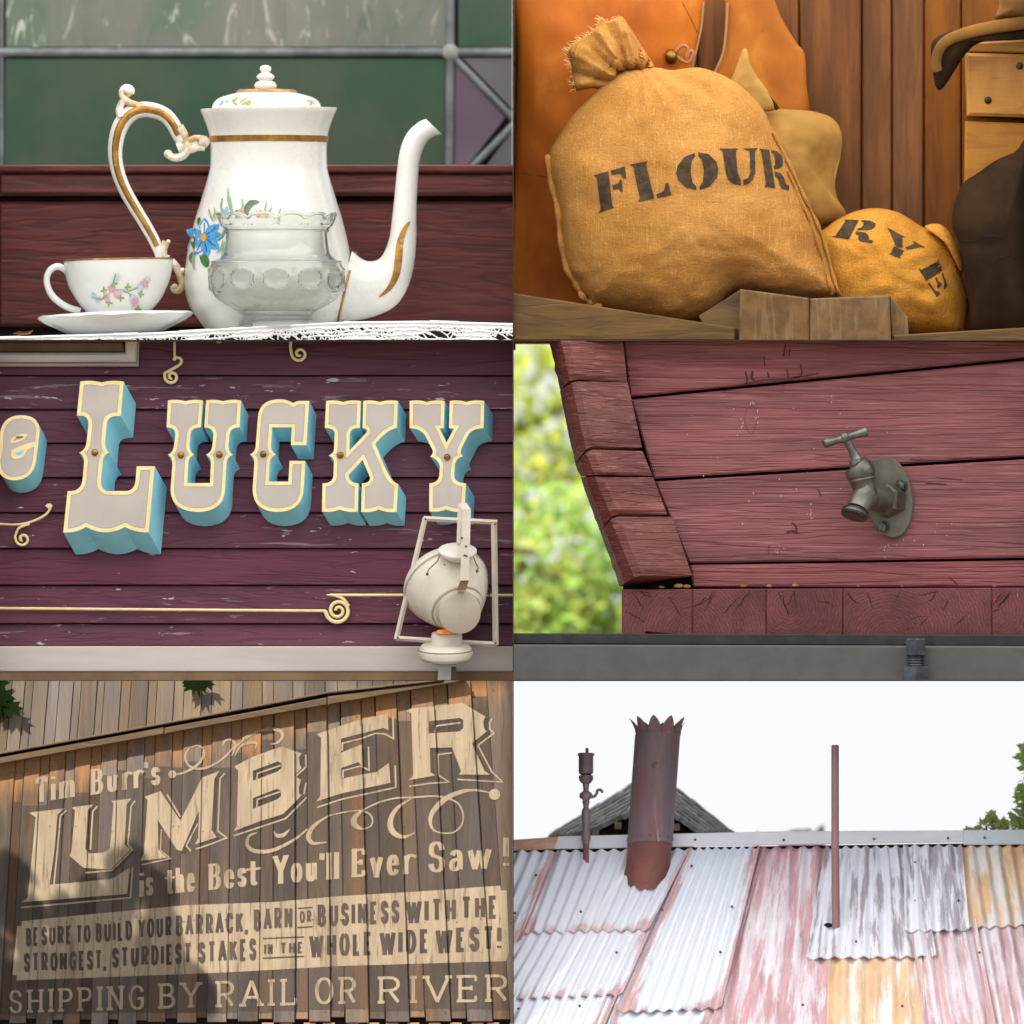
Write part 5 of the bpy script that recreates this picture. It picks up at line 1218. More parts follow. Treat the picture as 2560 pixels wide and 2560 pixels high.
    plate = mat('weathered flange', lin(112, 108, 96), lin(88, 84, 74), 7, rough=.45, metal=.5, bump=.3, bsc=60, layers=((lin(112, 90, 62), 5, (1, 1, 1), .55, .72, .6),))
    t = thing('garden_tap', 'weathered bronze tap with T handle on an oval flange', 'tap', C4.w(1420, 600, .12))
    el = [(1422+(90*math.cos(a)*math.cos(.14)-157*math.sin(a)*math.sin(-.14)), 594+(90*math.cos(a)*math.sin(-.14)+157*math.sin(a)*math.cos(.14))) for a in [2*math.pi*i/48 for i in range(48)]]
    b = MB().slab(C4, el, .088, .118, .006); b.build('flange', plate, t, smooth=35)
    for u, v in ((1468, 552), (1400, 708)):
        b = MB(); c = C4.w(u, v, .088); d = Vector((-.35, -1, -.05)).normalized()
        b.tube([c, c+d*.006], C4.m(26), 18); b.tube([c+d*.004, c+d*.024, c+d*.026], [C4.m(19), C4.m(19), C4.m(15)], 6); b.build('bolt', mat('bolt steel', lin(104, 104, 98), lin(70, 68, 64), 30, rough=.45, metal=.7), t, smooth=30)
    def tb(nm, pts, seg=24, sm=50): 
        b = MB(); b.tube([C4.w(u, v, y) for u, v, y, r in pts], [C4.m(r) for u, v, y, r in pts], seg); return b.build(nm, iron, t, smooth=sm)
    tb('hex_collar', [(1440, 608, .10, 60), (1428, 607, .08, 66), (1404, 604, .045, 66), (1398, 603, .038, 58)], 6, 20)
    tb('barrel', [(1412, 604, .06, 52), (1385, 600, .02, 52), (1350, 594, -.02, 50), (1325, 590, -.05, 46)])
    tb('valve_body', spline([(1294, 452, -.05, 26), (1297, 466, -.05, 30), (1302, 472, -.05, 46), (1308, 490, -.05, 55), (1314, 512, -.05, 56), (1317, 524, -.05, 50), (1318, 530, -.05, 52), (1322, 548, -.05, 44), (1330, 580, -.05, 46), (1338, 615, -.05, 44), (1340, 635, -.05, 30)], 3))
    tb('spout', spline([(1345, 575, -.05, 50), (1322, 600, -.06, 49), (1308, 628, -.075, 46), (1300, 645, -.085, 45)], 4))
    ax = Vector((-.26, -.35, -.9)).normalized(); c = C4.w(1290, 655, -.09)
    b = MB(); b.tube([c-ax*.012, c-ax*.006, c-ax*.004, c, c+ax*.003, c+ax*.008, c+ax*.010, c+ax*.015, c+ax*.016, c+ax*.010, c-ax*.01], [C4.m(r) for r in (46, 52, 48, 48, 52, 52, 48, 51, 40, 38, 34)], 32, True); b.build('outlet', iron, t, smooth=30)
    b = MB(); b.tube([c+ax*.0105, c+ax*.011], C4.m(37), 24); b.build('outlet_bore', bpy.data.materials['black crack'], t)
    tb('stem', [(1298, 456, -.05, 24), (1292, 444, -.05, 19), (1278, 415, -.055, 15), (1262, 385, -.06, 14), (1250, 366, -.06, 14)])
    hn = tb('handle', spline([(1172, 394, -.085, 14), (1178, 392, -.083, 18), (1190, 389, -.08, 17), (1215, 382, -.07, 14), (1236, 377, -.065, 14), (1242, 375, -.063, 20), (1262, 368, -.06, 21), (1268, 366, -.06, 15), (1300, 357, -.05, 15), (1320, 350, -.045, 17), (1330, 348, -.04, 20), (1336, 346, -.04, 15)], 2))
scene_tap()

# ------------------------------------------------------------------ the sunlit trees far behind scene 4
def leaf_cloud(rn, blobs, n, size, flat=.6):
    b = MB()
    for _ in range(n):
        c, r = rn.choice(blobs)
        while True:
            d = Vector((rn.uniform(-1, 1), rn.uniform(-1, 1), rn.uniform(-1, 1)))
            if .25 < d.length < 1: break
        p = Vector(c)+Vector((d.x*r[0], d.y*r[1], d.z*r[2]))
        s = size*rn.uniform(.6, 1.4)
        a = Vector((rn.gauss(0, 1), rn.gauss(0, 1), rn.gauss(0, .7))).normalized(); o = a.orthogonal().normalized()
        o = (o+a.cross(o)*rn.uniform(-1, 1)).normalized()
        k = len(b.v)
        b.v += [p-a*s, p+o*s*.42-a*s*.1, p+a*s, p-o*s*.42-a*s*.1]; b.f.append([k, k+1, k+2, k+3]); b.mi.append(0)
    return b
def leafmat(nm, c1, c2, c3, th=.5):
    m = mat(nm, c1, c2, 1.4, rough=.5, spec=.3, thin=th, layers=((c3, 2.3, (1, 1, 1), .5, .7, .8),))
    return m
def trees_behind():
    rn = random.Random(21)
    bark = mat('grey bark', lin(92, 80, 66), lin(70, 60, 50), 6, (1, 1, .2), .9, bump=.5)
    for nm, lab, tx, ty, blobs, n, cols in (
        ('broadleaf_tree', 'blurred yellow green tree behind the tank, upper part of the gap', -1.0, 7.4, [((.0, 7.4, 1.0), (.6, .6, .5)), ((.25, 7.6, .55), (.45, .5, .4)), ((-.3, 7.6, .5), (.5, .5, .5)), ((.45, 7.8, .3), (.35, .4, .32)), ((-.2, 7.4, .1), (.5, .5, .3))], 1900, ((.46, .56, .06), (.60, .62, .12), (.22, .36, .05))),
        ('leafy_shrub', 'blurred green bush with orange leaves behind the tank, lower part of the gap', -.7, 6.4, [((.1, 6.4, -.08), (.42, .4, .3)), ((.42, 6.6, -.22), (.3, .4, .26)), ((-.3, 6.6, -.1), (.4, .4, .4)), ((.25, 6.5, -.36), (.45, .3, .2)), ((.05, 6.3, -.38), (.3, .3, .18))], 2300, ((.28, .46, .09), (.40, .54, .15), (.58, .44, .13)))):
        t = thing(nm, lab, 'tree', (tx, ty, -3.3))
        m = leafmat(nm.replace('_', ' ')+' leaf', *cols)
        leaf_cloud(rn, blobs, n, .042).build('crown', m, t)
        b = MB(); b.tube([(tx, ty, -3.3), (tx-.05, ty, -1.8), (tx+.05, ty, -.6), (tx+.2, ty, .3)], [.16, .13, .09, .04], 10)
        for c, r in blobs: b.tube([(tx+.02, ty, -.7), tuple((Vector((tx, ty, -.2))+Vector(c))*.5+Vector((0, 0, .1))), c], [.06, .04, .015], 6)
        b.build('trunk', bark, t, smooth=60)
trees_behind()
# ------------------------------------------------------------------ scene 5: painted barn wall
def scene_barn():
    YW = -.08
    up = mat('pale barn board', lin(94, 83, 69), lin(78, 71, 66), 4, (2.5, 1, .3), .8, spec=.15, bump=.4, bsc=18, bst=(6, 1, .5), rand=.3, grain=(2, (3.5, 1, .35), .5, .28, lin(92, 72, 54), .5),
             layers=((lin(112, 108, 110), 2.5, (2, 1, .25), .5, .7, .7), (lin(64, 50, 40), 17, (1, 1, 1), .70, .75, .8), (lin(122, 92, 66), 2.2, (3, 1, .2), .6, .75, .6)))
    def lowmat():
        m = mat('weathered barn board', lin(92, 77, 62), lin(70, 63, 58), 4, (2.5, 1, .3), .8, spec=.15, bump=.4, bsc=18, bst=(6, 1, .5), rand=.38, grain=(2, (3.5, 1, .35), .5, .3, lin(62, 50, 42), .5),
                layers=((lin(92, 84, 82), 2.5, (2, 1, .25), .48, .66, .75), (lin(50, 40, 34), 17, (1, 1, 1), .71, .75, .8), (lin(124, 86, 52), 2.0, (3, 1, .16), .52, .68, .75)))
        # fresh orange wood under the eave, unbleached: a stain that fades out down the board
        N = m.node_tree.nodes; L = m.node_tree.links; P = N['Principled BSDF']; src = P.inputs['Base Color'].links[0].from_socket
        ua = N.new('ShaderNodeUVMap'); ua.uv_map = 'UVMap'; sp = N.new('ShaderNodeSeparateXYZ'); L.new(ua.outputs[0], sp.inputs[0])
        tc = N.new('ShaderNodeTexCoord'); mp = N.new('ShaderNodeMapping'); mp.inputs['Scale'].default_value = (5, 1, .9); L.new(tc.outputs['Object'], mp.inputs[0])
        nz = N.new('ShaderNodeTexNoise'); nz.inputs['Scale'].default_value = 6; nz.inputs['Detail'].default_value = 6; L.new(mp.outputs[0], nz.inputs['Vector'])
        oi = N.new('ShaderNodeObjectInfo')
        a = N.new('ShaderNodeMath'); a.operation = 'MULTIPLY_ADD'; L.new(nz.outputs[0], a.inputs[0]); a.inputs[1].default_value = .26; L.new(sp.outputs[1], a.inputs[2])
        c = N.new('ShaderNodeMath'); c.operation = 'MULTIPLY_ADD'; L.new(oi.outputs['Random'], c.inputs[0]); c.inputs[1].default_value = .12; L.new(a.outputs[0], c.inputs[2])
        r = N.new('ShaderNodeMapRange'); r.interpolation_type = 'SMOOTHSTEP'; r.inputs[1].default_value = .17; r.inputs[2].default_value = .33; r.inputs[3].default_value = .85; r.inputs[4].default_value = 0; L.new(c.outputs[0], r.inputs[0])
        x = N.new('ShaderNodeMix'); x.data_type = 'RGBA'; L.new(r.outputs[0], x.inputs[0]); L.new(src, x.inputs[6]); x.inputs[7].default_value = (*lin(130, 94, 60), 1); L.new(x.outputs[2], P.inputs['Base Color'])
        return m
    low = lowmat()
    trim = mat('brown eave board', lin(84, 66, 48), lin(70, 57, 44), 5, (.6, 1, 3), .75, spec=.15, bump=.4, bsc=18, bst=(.5, 1, 6), grain=(2, (.35, 1, 3), .5, .35, lin(66, 52, 40), .5), rand=.06)
    t = thing('barn_wall', 'sunlit board and batten barn wall with a painted lumber advertisement', 'wall', (-1, YW, -2.2))
    TOPL = [(-200, 355), (0, 317), (963, 142), (1490, 50), (1932, -28)]
    TOPU = [(-200, 312), (0, 274), (478, 187), (963, 97), (1231, 45), (1610, 3), (1932, -33)]
    # upper boards
    ub = [-30, 20, 52, 100, 132, 187, 229, 282, 312, 371, 399, 461, 498, 563, 596, 660, 698, 763, 802, 872, 917, 988, 1031, 1103, 1149, 1224, 1271, 1344, 1402, 1480, 1530, 1610, 1700]
    for i, (a, c) in enumerate(zip(ub, ub[1:])):
        la, lc = (-25*(1-a/1000) if a < 1000 else 0), (-25*(1-c/1000) if c < 1000 else 0)
        y = YW-(.014 if i % 2 else .019)
        MB().slab(C5, [(a+.7, -10), (c-.7, -10), (c-.7+lc*1.1, interp(TOPU, c)+12), (a+.7+la*1.1, interp(TOPU, a)+12)], y, YW+.02, .002).clip(5).build('board', up, t)
    # eave: thin cap board, dark gap, fascia
    cap = [(u, v) for u, v in TOPU]; 
    MB().slab(C5, [(u, v-1) for u, v in TOPU]+[(u, v+7) for u, v in TOPU[::-1]], YW-.075, YW, .002).clip(5).build('cap_board', trim, t)
    fl = [(-200, 328), (0, 291), (478, 203), (640, 172), (963, 114), (1231, 62), (1610, 12), (1932, -26)]
    def fb(u0, u1, dv=0):
        f = lambda u: (interp(fl, u)+dv); g = lambda u: interp(TOPL, u)
        us = [u0+(u1-u0)*i/4 for i in range(5)]
        MB().slab(C5, [(u, f(u)) for u in us]+[(u, g(u)) for u in us[::-1]], YW-.066, YW, .004).clip(5).build('eave_board', trim, t)
    fb(-60, 620); fb(622, 1232, 3); fb(1234, 1960)
    # lower boards
    lb = [-60, 0, 62, 98, 157, 193, 251, 288, 347, 387, 447, 483, 547, 588, 652, 694, 763, 802, 872, 913, 986, 1031, 1108, 1154, 1230, 1279, 1357, 1409, 1490, 1542, 1628, 1680, 1768, 1828, 1960]
    SH = [(-60, -66), (62, -62), (500, -34), (986, -13), (1031, -4), (1154, 7), (1279, 19), (1409, 40), (1542, 58), (1680, 75), (1828, 92), (1960, 110)]
    def bx(u, v): return u+interp(SH, u)*(v-interp(TOPL, u))/(1275-interp(TOPL, u))
    planks = []
    rn = random.Random(6)
    for i, (a, c) in enumerate(zip(lb, lb[1:])):
        wide = (i % 2 == 1) == (True) if False else ((c-a) > 46 if a < 986 else (c-a) > 60)
        if a >= 1828: wide = False
        y = YW-(.019 if a > 1000 else .014) if wide else YW-.008
        bot = 1270+(14 if wide else 0)+rn.uniform(-3, 6) if a < 1828 else 1300
        if a < 560: bot += 6
        ta, tc_ = interp(TOPL, a)-14, interp(TOPL, c)-14
        q = [(a+.3, ta), (c-.3, tc_), (bx(c, bot)-.3, bot), (bx(a, bot)+.3, bot)]
        if a > 1000 and wide: q[0] = (a+3.6, ta); q[3] = (bx(a, bot)+3.6, bot)
        b = MB().slab(C5, q, y, YW+.02, .0025); b.clip(5)
        o = b.build('plank', low, t)
        uv = o.data.uv_layers.new(name='UVMap'); off = PLOC[o.name]
        for lp in o.data.loops:
            p = o.data.vertices[lp.vertex_index].co+off
            vv = (1280-p.z*640-C5.y0)/C5.k; uu = ((p.x*640+1280)-C5.x0)/C5.k
            uv.data[lp.index].uv = (uu/1932, (vv-interp(TOPL, uu))/1000)
        planks.append((a, c, y))
    MB().slab(C5, [(-20, -20), (1945, -20), (1945, 1300), (-20, 1300)], YW+.03, YW+.05).clip(5).build('backing', bpy.data.materials['black gap'], t)
    b = MB()
    for i in range(14):
        u = 985+i*78+rn.uniform(-10, 10); b.slab(C5, [(u, 1287), (u+44, 1287), (u+44, 1320), (u, 1320)], YW-.01, YW+.02)
    b.clip(5).build('lower_board_ends', mat('orange board end', lin(150, 100, 66), rough=.8), t)
    # paint laid board by board
    cuts = [(C5.xz(bx(u, 60), 60), C5.xz(bx(u, 1300), 1300)) for u in lb]
    def paint(nm, m, polys, fr=C5, eps=.0012, holes=()):
        q = [[fr.xz(u, v) for u, v in p] for p in polys if abs(area(p)) > 1e-6]
        x0 = min(a[0] for p in q for a in p)-.02; x1 = max(a[0] for p in q for a in p)+.02
        z0 = min(a[1] for p in q for a in p)-.02; z1 = max(a[1] for p in q for a in p)+.02
        ln = []
        for (ax_, az), (cx, cz) in cuts:
            def at(z): return ax_+(cx-ax_)*(z-az)/(cz-az)
            if max(at(z0), at(z1)) > x0 and min(at(z0), at(z1)) < x1: ln.append(((at(z0), z0), (at(z1), z1)))
        vs, ts = fill(q, bool(holes), ln)
        b = MB(); ix = {}
        for tr in ts:
            c = sum((Vector(vs[i]) for i in tr), Vector((0, 0)))/3
            u = ((c.x*640+1280)-C5.x0)/C5.k; v = (1280-c.y*640-C5.y0)/C5.k
            # undo the lean of the boards to find which one this falls on
            u2 = u
            for _ in range(3): u2 = u-(bx(u2, v)-u2)
            y = YW-.008
            for a, cc, yy in planks:
                if a <= u2 < cc: y = yy; break
            f = []
            for i in tr:
                k = (i, y)
                if k not in ix: ix[k] = len(b.v); b.v.append(Vector((vs[i].x, y-eps, vs[i].y)))
                f.append(ix[k])
            b.f.append(f); b.mi.append(0)
        return b.clip(5).build(nm, m, t)
    def wornpaint(nm, c1, c2, wood, amt=.74):
        return mat(nm, c1, c2, 5, (3, 1, .4), .8, spec=.15, bump=.35, bsc=18, bst=(6, 1, .5), bdist=.003, grain=(2, (3.5, 1, .35), .5, .16, wood, .5), layers=((wood, 5, (3, 1, .25), amt-.16, amt, .6), (wood, 14, (5, 1, .4), amt-.13, amt-.07, .6), (wood, 34, (.5, 1, 3), amt-.07, amt, .4)))
    cream = wornpaint('worn cream paint', lin(132, 118, 99), lin(120, 107, 90), lin(82, 70, 57), .70)
    darkp = wornpaint('worn dark paint', lin(66, 56, 51), lin(56, 48, 45), lin(84, 69, 56), .78)
    shade = wornpaint('thin grey wash', lin(64, 56, 52), lin(54, 48, 46), lin(84, 70, 58), .70)
    shade.node_tree.nodes['Principled BSDF'].inputs['Alpha'].default_value = .40
    # dark wash behind the lettering
    rg = random.Random(17); top = []
    for a, c, y in planks:
        if a < 62 or a >= 1828: continue
        d = 150-.035*a+rg.uniform(-34, 40); va = interp(TOPL, a)+d
        top += [(bx(a, va), va), (bx(c, va), va)]
    bot = []
    for a, c, y in planks[::-1]:
        if a < 62 or a >= 1828: continue
        vb = 1258-.012*a+rg.uniform(-6, 6); bot += [(bx(c, vb), vb), (bx(a, vb), vb)]
    paint('painted_ground', shade, [top+bot], eps=.0004)
    Lp = [[(225, 1000), (495, 967), (440, 1015), (415, 1298), (380, 1543), (610, 1523), (850, 1498), (985, 1413), (965, 1613), (165, 1675), (215, 1638), (250, 1298), (275, 1035)]]
    Up = [[(545, 960), (710, 938), (668, 985), (650, 1270), (680, 1308), (790, 1300), (835, 1270), (862, 930), (845, 912), (995, 893), (960, 940), (945, 1240), (990, 1275), (940, 1330), (840, 1430), (635, 1415), (530, 1325), (545, 1290), (572, 985)]]
    Mp = [[(1095, 880), (1215, 838), (1365, 1060), (1530, 735), (1660, 685), (1622, 745), (1600, 1130), (1640, 1185), (1475, 1240), (1500, 1190), (1505, 985), (1375, 1290), (1340, 1280), (1195, 1055), (1200, 1280), (1265, 1340), (1060, 1363), (1090, 1310), (1118, 905)]]
    Bp = [[(-161, 648), (-20, 575), (130, 520), (200, 500), (345, 550), (325, 580), (330, 630), (345, 660), (290, 715), (340, 750), (325, 800), (325, 850), (350, 860), (205, 1005), (40, 1055), (-165, 1133), (-140, 1090), (-130, 680)], [(-20, 680), (165, 610), (195, 625), (195, 660), (165, 685), (-20, 755)], [(-20, 885), (160, 815), (190, 830), (190, 870), (160, 895), (-20, 965)]]
    Ep = [[(455, 405), (535, 380), (630, 345), (780, 300), (990, 250), (995, 375), (955, 360), (640, 440), (640, 545), (800, 480), (805, 650), (770, 615), (640, 660), (645, 740), (810, 705), (905, 690), (1000, 620), (1010, 770), (640, 850), (455, 910), (485, 870), (490, 430)]]
    Rp = [[(1125, 235), (1155, 215), (1440, 185), (1550, 170), (1720, 275), (1705, 310), (1710, 360), (1730, 385), (1620, 475), (1715, 680), (1755, 710), (1520, 708), (1540, 685), (1470, 505), (1305, 510), (1310, 690), (1345, 715), (1145, 752), (1180, 715), (1165, 250)], [(1295, 310), (1530, 285), (1555, 300), (1555, 360), (1530, 385), (1295, 400)]]
    for fr, P in ((B1, Lp), (B1, Up), (B1, Mp), (B2, Bp), (B2, Ep), (B2, Rp)):
        paint('big_letter', cream, P, fr, .0014, holes=(1,) if len(P) > 1 else ())
        # darker drop shade painted to the lower right
        sh = [[(u+26, v+26) for u, v in P[0]]]
        paint('letter_shade', shade, sh, fr, .0009)
    W_ = 12
    ol = []
    for p in ([(505, 985), (462, 1025), (438, 1298), (412, 1545)], [(1005, 1415), (990, 1640), (560, 1680), (165, 1715)], [(740, 950), (705, 990), (688, 1280)], [(1025, 910), (995, 950), (970, 1240), (1003, 1278), (950, 1335), (850, 1435), (650, 1453)], [(1265, 862), (1365, 1032)], [(1700, 705), (1665, 742), (1648, 1140), (1715, 1190), (1600, 1235), (1480, 1275)], [(1222, 1125), (1215, 1285), (1290, 1345), (1070, 1393)], [(1495, 1085), (1410, 1250), (1445, 1290)]):
        ol += [[( (u*B1.k+B1.x0)/C5.k, v*B1.k/C5.k) for u, v in q] for q in ribbon(p, W_)]
    for p in ([(375, 560), (378, 652), (300, 722)], [(378, 770), (362, 855)], [(382, 880), (225, 1038), (40, 1100), (-165, 1168)], [(8, 755), (14, 700), (190, 640)], [(8, 955), (14, 895), (190, 835)], [(1030, 265), (1032, 440), (970, 405), (895, 400), (790, 440), (650, 475), (650, 530)], [(845, 500), (850, 675), (785, 645), (655, 680), (655, 735)], [(1045, 640), (1050, 805), (640, 895), (460, 955)], [(1345, 395), (1350, 345), (1535, 320)], [(1770, 290), (1752, 320), (1755, 370), (1783, 400), (1665, 490), (1770, 690), (1850, 765), (1510, 745)], [(1470, 545), (1365, 560), (1370, 715), (1450, 765), (1300, 775), (1150, 797)]):
        ol += [[( (u*B2.k+B2.x0)/C5.k, v*B2.k/C5.k) for u, v in q] for q in ribbon(p, W_)]
    paint('outline', cream, ol, C5, .0017)['kind'] = 'stuff'
    fl_ = []
    def flo(fr, p, w0, w1, pw=1.0):
        q = spline(p, 6); n = len(q)
        w = [w0+(w1-w0)*math.sin(math.pi*i/(n-1))**pw for i in range(n)]
        for r in ribbon(q, w): fl_.append([((u*fr.k+fr.x0)/C5.k, v*fr.k/C5.k) for u, v in r])
    def dot(fr, c, r): fl_.append([((u*fr.k+fr.x0)/C5.k, v*fr.k/C5.k) for u, v in disc(c, r, 16)])
    dot(B1, (1305, 710), 30); flo(B1, [(1335, 712), (1400, 695), (1480, 650), (1538, 580), (1535, 520), (1490, 492)], 9, 22); flo(B1, [(1490, 492), (1430, 520), (1402, 580), (1425, 640), (1485, 668), (1560, 662), (1640, 625), (1710, 570), (1775, 500), (1840, 460)], 10, 16)
    flo(B1, [(1682, 498), (1700, 460), (1740, 448), (1778, 480), (1770, 530), (1752, 572)], 8, 22)
    flo(C5, [(880, 262), (920, 224), (970, 195), (1020, 184), (1055, 192), (1064, 212), (1045, 236), (1018, 241)], 3, 13); flo(C5, [(885, 285), (905, 250), (940, 236), (966, 238), (962, 258)], 3, 11); flo(C5, [(912, 225), (925, 215), (946, 200)], 3, 8)
    dot(B2, (1790, 857), 42); flo(B2, [(1760, 845), (1650, 826), (1550, 835), (1430, 885), (1340, 970), (1308, 1050), (1330, 1120), (1390, 1148)], 10, 40, 2); flo(B2, [(1390, 1148), (1480, 1142), (1540, 1090), (1555, 1010), (1520, 930), (1440, 886), (1330, 870), (1180, 880), (1060, 884), (930, 915), (800, 975)], 12, 14)
    flo(B2, [(1180, 880), (1060, 960), (1008, 1060), (1030, 1140), (1110, 1176), (1195, 1142)], 6, 44, 1.3); flo(B2, [(800, 975), (740, 1035), (745, 1088), (800, 1118)], 8, 46, 1); flo(B2, [(800, 1118), (858, 1098), (876, 1050), (850, 1002), (780, 978), (680, 988), (550, 1015)], 9, 12); flo(B2, [(550, 1015), (440, 1090), (396, 1170), (430, 1222), (532, 1215)], 8, 36, 1.2)
    flo(B2, [(390, 1115), (290, 1195), (130, 1275), (0, 1282), (-60, 1240), (-50, 1170), (10, 1145)], 10, 30, 1.2); flo(B2, [(135, 1130), (160, 1165), (210, 1160), (258, 1115)], 3, 30, 1)
    paint('flourish', cream, fl_, C5, .0017)['kind'] = 'stuff'
    ser = dict(wv=.185, wh=.09, serif=.1, sth=.075)
    def line(nm, m, items, eps=.0016, **k):
        for tx, a, b_, ha, hb in items:
            for P in word(tx, a, b_, ha, hb, **k): paint('painted_letter', m, P, C5, eps)
    line('lettering', cream, [('Tim', (133, 462), (288, 438), 94, 96), ("Burr's", (340, 433), (607, 392), 96, 96)], gap=.12, **ser)
    line('lettering', cream, [('is', (527, 815), (580, 806), 95, 95), ('the', (628, 805), (736, 793), 98, 100), ('Best', (783, 790), (972, 770), 98, 100), ("You'll", (1028, 768), (1278, 747), 106, 106), ('Ever', (1320, 742), (1556, 728), 107, 108), ('Saw', (1608, 724), (1850, 709), 114, 114), ('!', (1893, 706), (1915, 704), 118, 118)], gap=.1, **ser)
    paint('panel', cream, [[(85, 906), (300, 884), (700, 846), (1030, 834), (1290, 811), (1570, 795), (1882, 772), (1885, 790), (1906, 790), (1915, 1026), (1903, 1056), (1290, 1074), (860, 1098), (300, 1120), (65, 1128), (68, 1110), (50, 1108), (68, 925), (84, 924)]], C5, .0007)
    sans = dict(wv=.21, wh=.17, gap=.17)
    line('lettering', darkp, [('BE', (100, 1003), (148, 998), 70, 70), ('SURE', (158, 998), (273, 991), 71, 68), ('TO', (289, 992), (344, 987), 70, 71), ('BUILD', (361, 986), (501, 978), 72, 76), ('YOUR', (522, 972), (650, 965), 76, 78), ('BARRACK,', (662, 964), (934, 950), 79, 82), ('BARN', (955, 945), (1103, 934), 82, 84), ('BUSINESS', (1194, 928), (1504, 912), 84, 86), ('WITH', (1527, 913), (1718, 904), 86, 86), ('THE', (1734, 900), (1873, 896), 86, 87),
                              ('STRONGEST,', (92, 1098), (402, 1087), 72, 74), ('STURDIEST', (423, 1082), (724, 1065), 75, 79), ('STAKES', (747, 1065), (967, 1053), 80, 84), ('WHOLE', (1164, 1042), (1402, 1033), 87, 88), ('WIDE', (1428, 1032), (1616, 1025), 89, 90), ('WEST!', (1638, 1026), (1886, 1015), 92, 93)], **sans)
    line('small_lettering', darkp, [('OR', (1128, 914), (1174, 911), 47, 47), ('IN', (995, 1033), (1028, 1031), 42, 42), ('THE', (1055, 1030), (1142, 1026), 43, 43)], wv=.2, wh=.17, gap=.2)
    for a, c in (((1122, 858), (1178, 854)), ((1120, 930), (1178, 926)), ((990, 971), (1145, 965)), ((990, 1045), (1145, 1038))): paint('painted_rule', darkp, ribbon([a, c], 5), C5, .0016)
    line('lettering', cream, [('SHIPPING', (35, 1252), (548, 1237), 86, 93), ('BY', (597, 1235), (757, 1230), 95, 96), ('RAIL', (812, 1230), (1122, 1221), 99, 100), ('OR', (1184, 1219), (1346, 1216), 102, 102), ('RIVER', (1420, 1216), (1917, 1208), 102, 103)], wv=.13, wh=.1, serif=.13, sth=.11, gap=.2)
    # nail heads
    b = MB()
    for a, c, y in planks:
        for v in (interp(TOPL, a)+40, 560, 900, 1240):
            for f in (.2, .8):
                if rn.random() < .6:
                    u = a+(c-a)*f; b.sheet(C5, [disc((bx(u, v)+rn.uniform(-3, 3), v+rn.uniform(-12, 12)), 2.6, 6)], y-.0021)
    n_ = b.clip(5).build('nail_heads', mat('rusty nail head', lin(54, 42, 34), rough=.7), t); n_['kind'] = 'stuff'
    # ---- maple leaves
    mp = [(0, -1), (.12, -.5), (.42, -.72), (.36, -.36), (.86, -.42), (.62, -.1), (.9, .12), (.46, .14), (.52, .42), (.12, .26), (.03, .55), (-.03, .55), (-.12, .26), (-.52, .42), (-.46, .14), (-.9, .12), (-.62, -.1), (-.86, -.42), (-.36, -.36), (-.42, -.72), (-.12, -.5)]
    ml = mat('dark maple leaf', (.003, .0065, .002), (.005, .010, .003), 8, rough=1, spec=.0)
    def mleaf(b, c, s, rot, nrm=None):
        vs, ts = MLF
        k = len(b.v); ca, sa = math.cos(rot), math.sin(rot)
        n = (nrm or Vector((0, -1, 0))).normalized(); ex = n.cross(Vector((0, 0, 1)))
        ex = ex.normalized() if ex.length > .1 else Vector((1, 0, 0)); ez = ex.cross(n)
        for q in vs:
            x, z = q.x*ca-q.y*sa, q.x*sa+q.y*ca
            b.v.append(c+ex*(-x*s)+ez*(z*s)+n*(.12*s*abs(q.x)))
        for tr in ts: b.f.append([k+i for i in tr]); b.mi.append(0)
    MLF = fill([mp])
    for lab, lv in (('dark maple leaf tips hanging in at the top left corner of the barn wall', [(-8, 60, 78, .25), (40, 96, 66, -.35), (14, 118, 44, .1), (-20, 20, 70, .6)]), ('dark maple leaf tips hanging over the middle of the barn eave', [(742, 8, 66, .2), (776, 4, 48, -.5), (716, 6, 44, .7), (650, -28, 30, .2)])):
        b = MB()
        for u, v, s, r in lv: mleaf(b, C5.w(u, v, YW-.045-.0002*s), C5.m(s), r, Vector((r*.5, -1, .1)))
        o = b.clip(5).build('maple_leaves', ml); tag(o, lab, 'leaves')
    # the maple at the left that throws the dappled shade
    rn = random.Random(12)
    tr = thing('maple_tree', 'maple tree standing out of view at the left, its shade dappling the barn wall', 'tree', (-3.1, -2.2, -3.3))
    blobs = [((60, 1010), (110, 300), 190), ((330, 1190), (350, 130), 420), ((200, 900), (120, 90), 24), ((430, 840), (110, 70), 60), ((540, 960), (150, 90), 75), ((690, 1190), (110, 110), 90), ((40, 740), (40, 90), 26), ((480, 735), (36, 55), 20), ((610, 800), (36, 50), 14), ((380, 1060), (260, 60), 110), ((120, 1150), (160, 140), 90), ((520, 700), (14, 40), 10), ((500, 760), (50, 30), 22), ((700, 1120), (60, 60), 30), ((300, 960), (160, 70), 40)]
    b = MB(); tw = MB(); hub = Vector((-2.9, -2.0, .1))
    for (cu, cv), (ru, rv), n in blobs:
        for k in range(int(n*6)):
            a = rn.uniform(0, 6.283); rr = math.sqrt(rn.random())
            if noise.noise(Vector(((cu+ru*rr*math.cos(a))*.011, (cv+rv*rr*math.sin(a))*.014, 4.4))) < (-.02 if cv < 1050 else -.2): continue
            T_ = rn.uniform(2.75, 3.2)
            p = C5.w(cu+ru*rr*math.cos(a), cv+rv*rr*math.sin(a), YW)-SUN_DIR*T_
            mleaf(b, p, rn.uniform(.03, .055), rn.uniform(0, 6.28), Vector((rn.gauss(-.4, .5), rn.gauss(-.6, .5), rn.gauss(.7, .5))))
        c = C5.w(cu, cv, YW)-SUN_DIR*3.05
